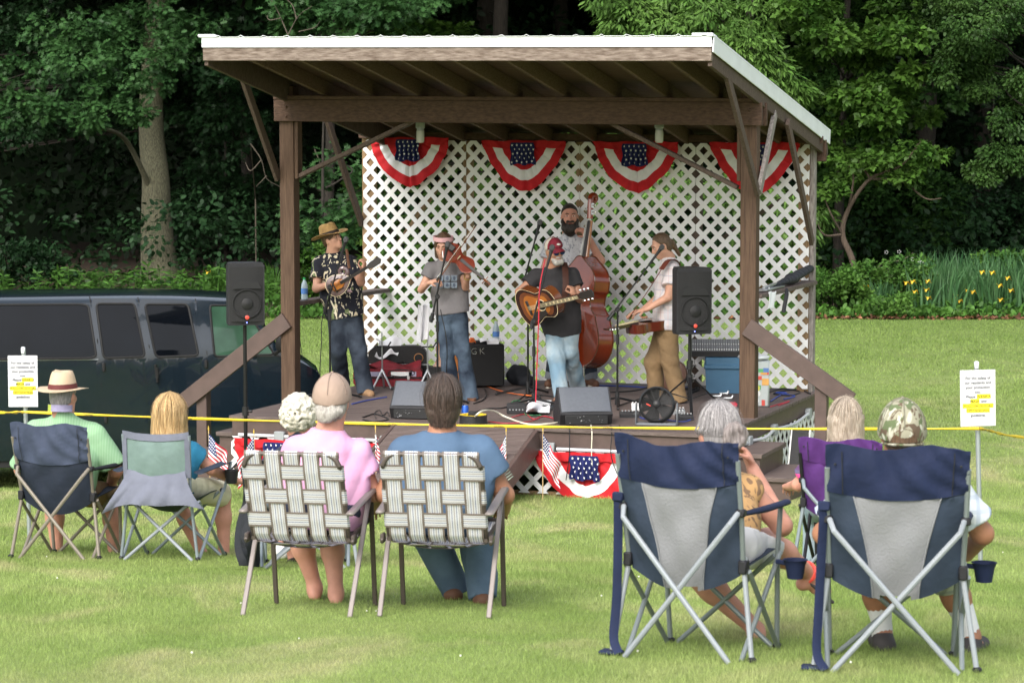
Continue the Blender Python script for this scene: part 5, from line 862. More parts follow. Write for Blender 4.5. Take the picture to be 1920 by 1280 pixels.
# -- steel guitar player
Y = 24.45
J = joints(Y, head=(1240, 461, .0), neck=(1253, 484, .02), shl=(1250, 501, .3), shr=(1261, 503, -.1), ell=(1236, 556, .26), elr=(1253, 557, -.2), wrl=(1204, 582, .2), wrr=(1212, 580, -.24), pel=(1249, 613, .06), hil=(1246, 624, .15), hir=(1252, 624, -.02), knl=(1226, 680, .1), knr=(1256, 676, -.04), anl=(1230, 738, .12), anr=(1273, 748, -.06), tol=(1208, 752, .02), tor=(1254, 762, -.2), hdl=(-.9, .1, -.15), hnl=(.1, -.1, -1), hsl=1, hcl=.4, hdr=(-.93, .0, -.2), hnr=(-.15, .1, -1), hsr=-1, hcr=.45)
p = Person('man with brown ponytail and pale plaid shirt playing lap steel', J, SK_A, 'band members on the stage', .98, .97, fd=(-.88, -.22, -.38), ud=(-.36, -.1, .92)); p.body(); p.face(brow=M_HAIRLT)
L = p.L; hair_cap(p, M_HAIRLT, [ell(L(0, -.1, -.005), p.M, (.03, .035, .03), .01), cap(L(0, -.115, -.02), L(0, -.14, -.16), .032, .016, .02)], .006, .03, -.2, low=[(L(0, .005, .0), norm(p.M[1] * .8 - p.M[2] * .5))], sd=9)
M_PLAIDP = plaid('pale_plaid', (.68, .62, .62), [(2, 14, (.6, .42, .42), .12, .6), (1, 14, (.45, .48, .56), .12, .5), (0, 14, (.6, .42, .42), .12, .5), (2, 7, (.45, .48, .56), .08, .6)]); p.shirt(M_PLAIDP, .58, -.03, .03, .006, 28, 18); p.pants(M_KHAKI, 1., .024, .007, 30, 19, .012)
for q in 'lr': p.shoe(M_SHOEGR, q, sole=M_SOLE)
o = at(1208, 603, Y - .1); d, y_, n_ = frame((-.75, -.62, -.12), (-.12, -.1, 1)); t = thing('lap_steel_guitar', 'dark red resonator guitar held flat at the ponytailed man\'s waist', 'steel guitar', o); mb = MB()
bodyplate(mb, sym([(-.22, 0), (-.215, .07), (-.17, .14), (-.1, .16), (-.02, .13), (.04, .11), (.11, .125), (.16, .1), (.185, .05), (.19, 0)], 50), o - n_ * .09, d, y_, .09, [(.97, 1), (.7, 0)], 0, .004); mb.build('body', [varnish('mahogany_varnish', (.06, .008, .005), (.12, .018, .01)), V_DRK], t)
mb = MB(); mb.lathe([(.11, .004), (.1, .012), (.03, .016), (.001, .02)], o - d * .06, n_, 28); mb.build('cover_plate', M_CHROME, t); mb = MB(); neck(mb, o + n_ * .02, d, y_, n_, .1, .36, .06, .05, .035); mb.build('neck', [V_DRK, M_CREAM], t); mb = MB(); mb.prism([(0, -.026), (.14, -.04), (.14, .04), (0, .026)], o + d * .36, d, y_, .016); [mb.ball(o + d * (.39 + .035 * i) + y_ * s_ * .05, .011, 6, 1) for i in range(3) for s_ in (-1, 1)]; mb.build('headstock', [V_DRK, M_CHROME], t)
mb = MB(); mb.tube(spline([at(1272, 497, Y + .12), at(1263, 487, Y - .05), at(1252, 489, Y - .17), at(1240, 505, Y - .24)], 16), .03, 8, flat=.14); mb.tube(spline([at(1242, 502, Y - .24), at(1215, 545, Y - .27), at(1178, 598, Y - .3)], 12), .009, 6, flat=.4); mb.build('strap', mat('red_brown_strap', (.13, .03, .018), .6, var=.2), t)
# ---------------- microphones and stands ----------------
def mic_stand(label, u, vt, Yp, b0, b1, mlabel, tilt=None, base='tripod', yaw=.4, up_=None):
    top = at(u, vt, Yp); bs = np.array([top[0], top[1], DZ]); t = thing('microphone_stand', label, 'mic stand', bs, 'microphone stands on the stage'); mb = MB(); mb.rod(bs + EZ * .03, top, .011, .009, 8); mb.build('pole', M_METALBLK, t)
    mb = MB(); mb.rod(bs + EZ * .02, bs + EZ * .14, .026, .02, 10); mb.build('hub', M_BLACK, t); mb = MB(); mb.rod(top - EZ * .34, top - EZ * .24, .016, None, 8); mb.build('collar', M_BLACK, t)
    for k in range(3): a = yaw + k * 2.0944; mb = MB(); mb.rod(bs + EZ * .09, bs + np.array([math.cos(a) * .32, math.sin(a) * .32, .014]), .011, None, 7); mb.ball(bs + np.array([math.cos(a) * .32, math.sin(a) * .32, .014]), .014, 6); mb.build('leg', M_METALBLK, t)
    mb = MB(); mb.rod(b0, b1, .009, .008, 8); mb.build('boom', M_METALBLK, t); d = norm(np.asarray(b1) - b0); mb = MB(); mb.rod(b0, np.asarray(b0) + d * .09, .018, None, 8); mb.build('counterweight', M_BLACK, t); mb = MB(); mb.ball(top, .026, 8); mb.rod(top + [0, -.03, 0], top + [0, .03, 0], .018, None, 8); mb.build('clutch', M_BLACK, t)
    dr = norm(tilt) if tilt is not None else d; m0 = np.asarray(b1) - dr * .03; m = thing('microphone', mlabel, 'microphone', m0, 'vocal microphones'); mb = MB(); mb.lathe([(.001, -.05), (.011, -.05), (.013, .05), (.018, .1), (.02, .11)], m0, dr, 12); mb.build('handle', M_BLACK, m); mb = MB(); mb.lathe([(.019, .11), (.026, .125), (.027, .14), (.02, .16), (.001, .168)], m0, dr, 14); mb.build('grille', mat('mic_grille', (.13, .13, .135), .4, .6, sc=120, bump=.6, bsc=400), m)
    return t
mic_stand('black boom stand in front of the mandolin player', 618, 538, 24.75, at(609, 585, 24.75), at(643, 468, 24.7), 'microphone at the straw hat man\'s mouth')
mic_stand('black boom stand in front of the fiddler', 820, 556, 24.2, at(808, 604, 24.2), at(835, 478, 24.2), 'microphone below the headband woman\'s chin')
mic_stand('tall black boom stand angled up left of the guitarist', 990, 530, 25.1, at(972, 565, 25.1), at(1007, 436, 25.1), 'microphone raised high against the lattice left of the bass player', yaw=.9)
mic_stand('black boom stand with red cable in front of the guitarist', 1001, 602, 23.95, at(995, 617, 23.95), at(1030, 484, 24.05), 'microphone at the capped guitarist\'s mouth', yaw=.1)
mic_stand('black boom stand in front of the steel player', 1158, 580, 24.05, at(1140, 600, 24.05), at(1229, 480, 24.2), 'microphone before the ponytailed man\'s mouth', yaw=.5)
# ---------------- lawn chairs ----------------
def fabric(name, c, **k): return mat(name, c, .8, var=.12, sc=9, bump=.25, bsc=22, **k)
F_NAVY = fabric('navy_nylon', (.006, .013, .047)); F_SLATE = fabric('slate_nylon', (.02, .032, .055)); F_GREY = mat('grey_mesh_cloth', (.195, .20, .215), .8, var=.1, sc=4, bump=.2, bsc=90); F_DENNAVY = fabric('dusty_navy', (.042, .055, .095)); F_DKNAVY = fabric('deep_navy', (.011, .017, .032)); F_SAGE = fabric('sage_nylon', (.125, .185, .17)); F_LAV = fabric('lavender_grey', (.125, .135, .175)); F_DKGREEN = fabric('dark_green_nylon', (.02, .035, .03)); F_PURP = fabric('purple_nylon', (.075, .02, .14)); F_BLKN = fabric('black_nylon', (.016, .018, .024))
T_GREY = plain('grey_tube', (.19, .22, .225), .4, .25); T_LIGHT = plain('silver_tube', (.25, .275, .30), .5, .1); T_TAUPE = plain('taupe_tube', (.22, .195, .16), .45, .25); T_STEEL = plain('steel_blue_tube', (.22, .26, .285), .4, .3); T_BROWN = plain('brown_tube', (.075, .06, .052), .45, .15); T_BROWNL = plain('light_brown_tube', (.2, .175, .165), .45, .2); T_BLK = plain('black_tube', (.018, .018, .022), .45, .2)
class Local:
    def __init__(s, o, yaw): s.o = np.asarray(o, float); c, n = math.cos(yaw), math.sin(yaw); s.M = np.array([[c, -n, 0], [n, c, 0], [0, 0, 1.]])
    def __call__(s, x, y, z): return s.o + s.M @ np.array([x, y, z])
def chair_root(label, x, y, yaw, group=None, name='folding_chair'):
    o = np.array([x, y, float(gz(x, y))]); t = thing(name, label, 'folding chair', o, group); return t, Local(o, yaw)
def foot(L, x, y): p = L(x, y, 0); p[2] = float(gz(p[0], p[1])) + .004; return p
def sheet(name, m, parent, f, u0, u1, v0, v1, nu=16, nv=16, th=.004): mb = MB(); mb.slab(np.array([[f(u, v) for u in np.linspace(u0, u1, nu)] for v in np.linspace(v0, v1, nv)]), th); return mb.build(name, m, parent)
def quad_chair(label, x, y, yaw, w, H, colors, tube, xt, group=None, band_h=.2, arms=None, cup=True, straps=False, panel=True, droop=.0, wb=None, knee=.40):
    """high-backed folding arm chair seen from behind: back poles, crossed legs on every side, sling seat, padded arms"""
    t, L = chair_root(label, x, y, yaw, group); hw = w / 2; wb = wb or hw * .9; top, side, mid = colors
    def yb(z): return -.13 * np.clip((z - knee) / (H - knee), -.3, 1)
    def hwz(z): return wb + (hw - wb) * np.clip((z - .3) / (H - .3), 0, 1)
    rnd = random.Random(hash(label) % 1000)
    def back(u, z, e=0.): sag = -.045 * (1 - u * u) * (1 - abs((z - .5) / .5) ** 2) + e; wv = .006 * math.sin(9 * u + 14 * z + 3) + .004 * math.sin(23 * z - 6 * u) + (.008 * math.sin(16 * u * (z - H + .3) * 4 + 30 * (z - H) + 2 * u) if z > H - band_h - .03 else 0); return L(u * hwz(z), yb(z) + sag + wv, z)
    zt = lambda u: H - droop * (1 - u * u) - .012 * (1 + math.cos(5 * u + 1)); zb = lambda u: .38 - .085 * (1 - u * u); band = lambda u: H - band_h - .035 * (1 - u * u)
    if panel:
        e = lambda z: .36 + .52 * ((z - .3) / (H - .3)) ** 1.5
        P = np.array([[back(uu * e(z), z) for uu in np.linspace(-1, 1, 20) for z in [zb(uu * .4) + (band(uu * .66) + .01 - zb(uu * .4)) * v]] for v in np.linspace(0, 1, 24)]); mb = MB(); mb.slab(P, .004); mb.build('centre_panel', mid, t)
        for s_ in (-1, 1):
            P = np.array([[back(s_ * (e(z) + (1 - e(z)) * q), z) for q in np.linspace(0, 1, 10) for z in [zb(s_ * (.38 + .62 * q)) + (band(s_ * (.5 + .5 * q)) + .01 - zb(s_ * (.38 + .62 * q))) * v]] for v in np.linspace(0, 1, 24)]); mb = MB(); mb.slab(P, .004); mb.build('side_panel', side, t)
            mb = MB(); mb.tube([back(s_ * e(z), z, -.004) for z in np.linspace(.31, H - band_h - .02, 20)], .004, 5); mb.build('piping', mid, t)
    else:
        P = np.array([[back(u, zb(u) + (band(u) + .01 - zb(u)) * v) for u in np.linspace(-1, 1, 24)] for v in np.linspace(0, 1, 20)]); mb = MB(); mb.slab(P, .004); mb.build('back_panel', side, t)
    P = np.array([[back(u * 1.03, band(u) + (zt(u) - band(u)) * v, -.008 - .006 * math.sin(3.14 * v)) for u in np.linspace(-1, 1, 30)] for v in np.linspace(0, 1, 12)]); mb = MB(); mb.slab(P, .008); bd = mb.build('head_band', top, t)
    for s_ in (-1, 1): mb = MB(); mb.tube([back(s_ * .8, z, -.026) for z in np.linspace(H - band_h - .01, H - .03, 8)], .0025, 4); mb.build('seam', F_BLKN, bd); mb = MB(); mb.ball(back(s_ * .9, H - band_h * .42, -.03), .006, 6); mb.build('rivet', F_BLKN, bd)
    kn = .62 * H / .96
    sheet('seat', side, t, lambda u, v: L(u * wb, v, knee + .03 * v / .46 - .06 * (1 - u * u) * math.sin(math.pi * min(1, v / .46 + .15))), -1, 1, .0, .46)
    for s_ in (-1, 1):
        mb = MB(); mb.tube([L(s_ * hw, yb(H - .08) - .005, H - .1), L(s_ * (hw - .004), yb(kn), kn), L(s_ * (wb + .015), 0, knee)], .0115, 9); mb.build('back_pole', tube, t)
        mb = MB(); mb.tube([L(s_ * (wb + .022), 0, knee + .06), L(s_ * (wb + .022), -.005, knee - .02), foot(L, s_ * (hw + .05), -.06)], .012, 9); mb.build('rear_leg', xt, t)
        mb = MB(); mb.tube([L(s_ * (wb + .03), .44, kn), L(s_ * (wb + .02), .43, knee), foot(L, s_ * (hw - .02), .47)], .012, 9); mb.build('front_leg', tube, t)
        mb = MB(); mb.tube([L(s_ * (hw - .012), yb(kn) - .02, kn + .02), L(s_ * (hw - .03), -.125, kn - .02), foot(L, -s_ * (hw - .03), -.1 if s_ > 0 else -.125)], .0125, 9); mb.build('rear_cross_tube', xt, t)
        mb = MB(); mb.tube([L(s_ * wb, .45, knee), foot(L, -s_ * (wb - .02), .49)], .0115, 9); mb.build('front_cross_tube', tube, t)
        mb = MB(); mb.tube([foot(L, s_ * (hw - .01), -.03), L(s_ * (wb + .03), .44, knee + .02)], .0115, 9); mb.tube([L(s_ * (wb + .04), .0, knee), foot(L, s_ * (hw - .01), .46)], .0115, 9); mb.build('side_cross_tube', tube, t)
        for c_, z_ in ((L(s_ * (wb + .018), -.005, knee + .02), (.038, .05, .06)), (L(s_ * (hw - .004), yb(kn) - .006, kn + .02), (.04, .04, .034))): mb = MB(); mb.box(c_, z_, L.M.T, .006); mb.build('joint', T_BLK, t)
        for q in (foot(L, s_ * (hw + .05), -.06), foot(L, s_ * (hw - .02), .47)): mb = MB(); mb.ball(q + EZ * .012, (.022, .022, .014), 8); mb.build('foot_cap', T_BLK, t)
        mb = MB(); mb.tube([L(s_ * hw, yb(kn) + .0, kn + .015), L(s_ * (hw + .02), .2, kn + .005), L(s_ * (hw + .012), .5, kn - .005)], [.014, .022, .02], 9, flat=.7); mb.build('armrest', arms or top, t)
    if cup:
        c = L(hw + .1, .36, knee + .0); mb = MB(); mb.lathe([(.035, -.08), (.045, -.02), (.052, 0), (.056, .004), (.048, .002), (.03, -.07), (.001, -.075)], c, (0, 0, 1), 18); mb.bar(L(hw + .01, .36, knee - .01), c - EZ * .02, .02, .02); mb.build('cup_holder', arms or top, t)
    if straps:
        q = L(-hw - .012, -.08, .68); mb = MB(); mb.tube(spline([q, L(-hw - .02, -.06, .5), L(-hw - .03, -.05, .25), L(-hw - .035, -.07, .08), L(-hw + .0, -.1, .015)], 20), .02, 6, flat=.15); mb.box(q + EZ * .02, (.05, .03, .04), L.M.T, .006); mb.build('carry_strap', top, t); mb = MB(); f0 = foot(L, -hw - .05, -.06); mb.box(f0 + EZ * .012, (.1, .07, .018), L.M.T, .007); mb.build('foot_pad', top, t)
    return t, L
# -- people in the audience use the same builder; forward is away from the camera
H_BLOND = hair_mat('blonde_hair', (.30, .17, .06), (.62, .44, .22)); H_GREY = hair_mat('grey_hair', (.16, .15, .15), (.40, .38, .38)); H_WHITE = hair_mat('white_hair', (.5, .46, .36), (.78, .75, .66)); H_BRGREY = hair_mat('grey_brown_hair', (.22, .17, .12), (.45, .38, .31)); H_BRN = hair_mat('short_brown_hair', (.024, .015, .011), (.075, .05, .038)); H_DKBR = M_HAIRBR
def strands(p, m, n, top, ends, sd=1, rad=.004, bulge=.02, name='hair_strands', parent=None):
    """thin locks from the crown over the skull and down to hanging ends given by a function of the angle around the head"""
    L = p.L; r = np.random.default_rng(sd); mb = MB()
    for i in range(n):
        a = r.uniform(0, 2 * math.pi); k = r.uniform(.15, 1); fl = r.uniform() < .22; g = 1 + r.uniform(0, bulge) / .1 + (r.uniform(.02, .10) if fl else 0); P = []
        for t in (0, .33, .66, 1): e = 1.57 * (1 - t) ** 1.0 * (1 - .1 * k) + .1; P.append(L(math.cos(a) * math.cos(e) * .088 * g * 1., -.012 + math.sin(a) * math.cos(e) * .108 * g, .034 + math.sin(e) * .108 * g))
        q = ends(a, k, r)
        if q is None: continue
        P += [L(*(np.array(q[0]))), L(*(np.array(q[1])))]; P = spline(P, 14); P = P + (np.cumsum(r.normal(0, .0022, P.shape), 0) if fl else 0); rd = rad * (.3 if fl else 1); mb.tube(P, np.linspace(rd, rd * .35, len(P)), 4, flat=.5, cap=False)
    return mb.build(name, m, parent or p.t)
AUD = 'seated audience on the lawn'
def seated(Y0, head, neck, shl, shr, pel, knl, knr, anl, anr, ell_, elr_, wrl, wrr, **k):
    Y = Y0 + .16
    d = dict(head=head, neck=neck, shl=shl, shr=shr, pel=pel, hil=(pel[0] - .09 * FPX / Y, pel[1], .02), hir=(pel[0] + .09 * FPX / Y, pel[1], .02), knl=knl, knr=knr, anl=anl, anr=anr, ell=ell_, elr=elr_, wrl=wrl, wrr=wrr, tol=(anl[0], anl[1] - 2, anl[2] + .15), tor=(anr[0], anr[1] - 2, anr[2] + .15), hdl=(.1, .95, -.1), hnl=(0, 0, -1), hsl=1, hcl=.4, hdr=(-.1, .95, -.1), hnr=(0, 0, -1), hsr=-1, hcr=.4); d.update(k); return joints(Y, **d)
# 1. man in a felt hat, navy chair
Y = 16.5; quad_chair('navy arm chair with taupe legs under the man in the cream hat', at(108, 900, Y)[0], Y, R(-14), .53, .92, (F_DENNAVY, F_DKNAVY, F_DKNAVY), T_TAUPE, T_TAUPE, band_h=.25, panel=False, cup=True, arms=F_BLKN)
J = seated(Y, (119, 741, .12), (118, 775, .12), (64, 800, .13), (182, 806, .16), (118, 914, .06), (100, 925, .5), (208, 930, .5), (108, 1044, .5), (214, 1044, .45), (40, 880, .2), (217, 882, .14), (60, 915, .42), (206, 915, .4))
p = Person('man in cream brimmed hat and pale green shirt seen from behind', J, SK_C, AUD, 1.12, 1.02, fd=(.35, .93, -.08)); p.body(); M_GREENSH = plaid('pale_green_seersucker', (.22, .39, .22), [(0, 60, (.31, .47, .3), .4, .5)]); p.shirt(M_GREENSH, .9, -.05, .022, .01, 22, 31, loose=.04); p.pants(M_KHAKI, .5, .02); hair_cap(p, H_GREY, front=-.02, back=-.085, grow=.006)
for q in 'lr': p.shoe(M_SHOEGR, q, sole=M_SOLE)
hb = hat(p, mat('cream_felt', (.50, .385, .265), .85, var=.08, bump=.1, bsc=60), mat('oxblood_band', (.1, .02, .02), .7), (0, -.012, .048), .078, .125, .012, dent=.03, r0=.1, r1=.07, tilt=-.1, bh=.034)
L = p.L; mb = MB(); mb.slab(np.array([[L(.085 * math.sin(a), -.012 - .1 * math.cos(a), z) for a in np.linspace(-1.4, 1.4, 16)] for z in (-.105, -.085, -.06)])[:, ::-1], .004, mi=lambda i, j: 1 if 9 <= j <= 11 else 0); mb.build('head_scarf', [mat('lilac_scarf', (.26, .24, .36), .8, var=.25, sc=20), plain('lime_scarf', (.35, .42, .06), .8)], p.t)
# 2. blonde woman, sage chair
Y = 16.35; x0 = at(303, 900, Y)[0]; t, Lc = chair_root('sage green folding chair with a grey cloth over its lower back', x0, Y, R(-12)); wf = .215
fb = lambda u, z: Lc(u * (wf + .012), -.06 - .10 * (z - .4) - .05 * (1 - u * u) * math.sin(3.14 * (z - .4) / .46) + .004 * math.sin(20 * z + 12 * u * z), z - (.02 * (1 - u * u) if z > .8 else 0))
sheet('back_panel', F_SAGE, t, fb, -.9, .9, .42, .86, 20, 20); sheet('top_hem', F_LAV, t, lambda u, z: fb(u, z) + Lc.M @ np.array([0, -.008, 0]), -1.0, 1.0, .82, .865, 20, 4, .008)
for s_ in (-1, 1):
    sheet('side_hem', F_LAV, t, lambda u, z: fb(u, z) + Lc.M @ np.array([0, -.008, 0]), s_ * .88 if s_ > 0 else -1.02, 1.02 if s_ > 0 else -.88, .56 if s_ > 0 else .42, .83, 4, 14, .008)
    mb = MB(); mb.tube([fb(s_, .84), Lc(s_ * wf, -.05, .44), foot(Lc, s_ * (wf + .05), -.06)], .011, 9); mb.build('back_pole', T_STEEL, t); mb = MB(); mb.tube([Lc(s_ * wf, -.02, .40), foot(Lc, -s_ * (wf + .02), -.08)], .0115, 9); mb.build('rear_cross_tube', T_LIGHT, t)
    mb = MB(); mb.tube([Lc(s_ * (wf + .03), .44, .40), foot(Lc, -s_ * (wf + .03), .47)], .011, 9); mb.build('front_cross_tube', T_STEEL, t); mb = MB(); mb.tube([foot(Lc, s_ * (wf + .05), -.04), Lc(s_ * (wf + .06), .45, .42)], .011, 9); mb.tube([Lc(s_ * (wf + .05), -.03, .4), foot(Lc, s_ * (wf + .06), .46)], .011, 9); mb.tube([Lc(s_ * (wf + .06), .45, .4), Lc(s_ * (wf + .1), .5, .6)], .01, 8); mb.build('side_cross_tube', T_STEEL, t)
    mb = MB(); mb.slab(np.array([[Lc(s_ * (wf + .03 + .07 * q), v, .6 - .012 * math.sin(3.14 * q)) for q in np.linspace(0, 1, 5)] for v in np.linspace(-.06, .5, 9)])[:, ::s_], .006); mb.build('armrest', F_SLATE, t)
    for q in (Lc(s_ * wf, -.03, .41), Lc(s_ * (wf + .05), .45, .41), foot(Lc, s_ * (wf + .05), -.06) + EZ * .01, foot(Lc, s_ * (wf + .06), .46) + EZ * .01): mb = MB(); mb.ball(q, .018, 8); mb.build('joint', T_BLK, t)
sheet('seat', F_DKGREEN, t, lambda u, v: Lc(u * wf * 1.05, v, .41 - .11 * (1 - u * u) * math.sin(3.14 * min(1, v / .46 + .12))), -1, 1, -.05, .46); mb = MB(); c = Lc(wf + .12, .44, .52); mb.lathe([(.035, -.06), (.045, .0), (.05, .03), (.04, .03), (.03, -.05), (.001, -.055)], c, (0, 0, 1), 14); mb.build('cup_holder', T_BLK, t)
mb = MB(); mb.slab(np.array([[Lc(u * (.2 + .15 * v ** 1.3), -.10 - .10 * math.sin(1.57 * v) * (1 - .3 * u * u) - .014 * math.sin(6 * u + 3 * v) * v - .008 * math.sin(17 * u + 6 * v) * v, .60 - .235 * v - .012 * math.sin(5 * u + 1) * v + .035 * v * (1 - u * u) - (.03 * v * max(0, -u))) for u in np.linspace(-1.0, 1.0, 40)] for v in np.linspace(0, 1.0, 22)]), .005); mb.slab(np.array([[Lc(u * .2, -.105 + .05 * v, .602 + .012 * math.sin(3.14 * v)) for u in np.linspace(-1, 1, 12)] for v in np.linspace(0, 1, 5)]), .005); tag(mb.build('draped_cloth', F_LAV), 'grey lavender cloth flap draped over the sage green chair back', 'cloth')
J = seated(Y, (319, 783, .12), (318, 816, .1), (272, 838, .1), (362, 838, .12), (312, 908, .08), (330, 935, .5), (418, 928, .48), (380, 1040, .6), (420, 1044, .45), (258, 890, .1), (398, 880, .18), (270, 930, .4), (444, 902, .38), hdr=(.6, .75, -.1))
p = Person('blonde woman in teal tee seen from behind', J, SK_C, AUD, .95, 1.0, fd=(.1, .99, 0)); p.body(); p.shirt(mat('teal_tee', (.012, .13, .23), .85, var=.12, bump=.2, bsc=30), .4, -.05, .018, .004, 26, 33); p.pants(mat('cream_shorts', (.6, .57, .42), .85, var=.08, bump=.2, bsc=30), .48, .024)
L = p.L; ex = [cap(L(x, y, .02), L(x * 1.25, y - .01, -.21 + .02 * abs(x) * 10), .05, .04, .04) for x, y in ((-.07, -.02), (.07, -.02), (-.04, -.07), (.04, -.07), (0, -.08))]
hair_cap(p, H_BLOND, ex, .012, front=.02, low=[(L(0, .06, 0), p.M[1]), (L(0, 0, -.24), -p.M[2])], nz=.005, f=70, sd=12, ears=False)
def long_ends(wd, z0, z1): return lambda a, k, r: (None if math.sin(a) > .55 else ((math.cos(a) * wd * .95, -.02 + .1 * min(.2, math.sin(a)) - .02, -.08), (math.cos(a) * wd * 1.12 + r.normal(0, .012), -.03 + .09 * min(.2, math.sin(a)) - .03, r.uniform(z1, z0))))
strands(p, H_BLOND, 420, 0, long_ends(.115, -.17, -.25), 3, .006, .03)
for q in 'lr': p.shoe(plain('cream_shoe', (.6, .57, .5), .7), q)
# 3. white haired woman on a black chair between the two rows
Y = 15.6; quad_chair('black folding chair with silver crossed legs beyond the pink shirted woman', at(565, 900, Y)[0] + .02, Y, R(4), .56, .70, (F_BLKN, F_SLATE, F_SLATE), T_STEEL, T_LIGHT, panel=False, cup=False, band_h=.16)
J = seated(Y, (560, 778, .1), (562, 808, .1), (530, 852, .1), (598, 852, .1), (560, 925, .05), (525, 945, .48), (600, 940, .48), (552, 1048, .5), (530, 1022, .72), (514, 905, .1), (612, 905, .1), (528, 938, .4), (600, 935, .4))
p = Person('woman with curly white hair and dark top behind the pink shirted woman', J, SK_C, AUD, 1.0, .98, fd=(.1, .99, 0)); p.body(); p.shirt(mat('ink_blue_top', (.02, .025, .045), .85, var=.15), .6, -.05, .02, .004, 26, 35); p.pants(mat('black_capris', (.015, .016, .02), .85), .75, .02)
r = np.random.default_rng(5); L = p.L; ex = []
for i in range(420):
    q = r.normal(size=3); q /= np.linalg.norm(q)
    if q[1] > .75 or q[2] < -.75: continue
    g_ = r.uniform(.93, 1.06); e_ = np.array([q[0] * .106, -.015 + q[1] * .122, .012 + q[2] * .118]) * g_; v_ = norm(np.cross(q, r.normal(size=3))) * .02; ex.append(cap(L(*(e_ - v_)), L(*(e_ + v_ + q * .006)), r.uniform(.007, .012), None, .003))
hair_cap(p, H_WHITE, ex, .02, low=[(L(0, .075, 0), p.M[1]), (L(0, 0, -.115), -p.M[2])], nz=.003, f=150, sd=14, h=.006, ears=False)
for q, m in (('l', M_BLACK), ('r', M_WHITE)): p.shoe(m, q)
mb = MB(); c = at(470, 960, 15.4); mb.slab(np.array([[at(456 + 30 * u + 6 * math.sin(6 * v), 876 + 184 * v, 15.35 + .1 * math.sin(3 * u + 5 * v) * (.3 + v)) + np.array([.01 * math.sin(14 * u), 0, 0]) for u in np.linspace(-.1, 1, 12)] for v in np.linspace(0, 1, 26)]), .02); tag(mb.build('jacket', fabric('black_jacket_cloth', (.012, .014, .018))), 'black jacket hanging from the side of the black folding chair', 'jacket')
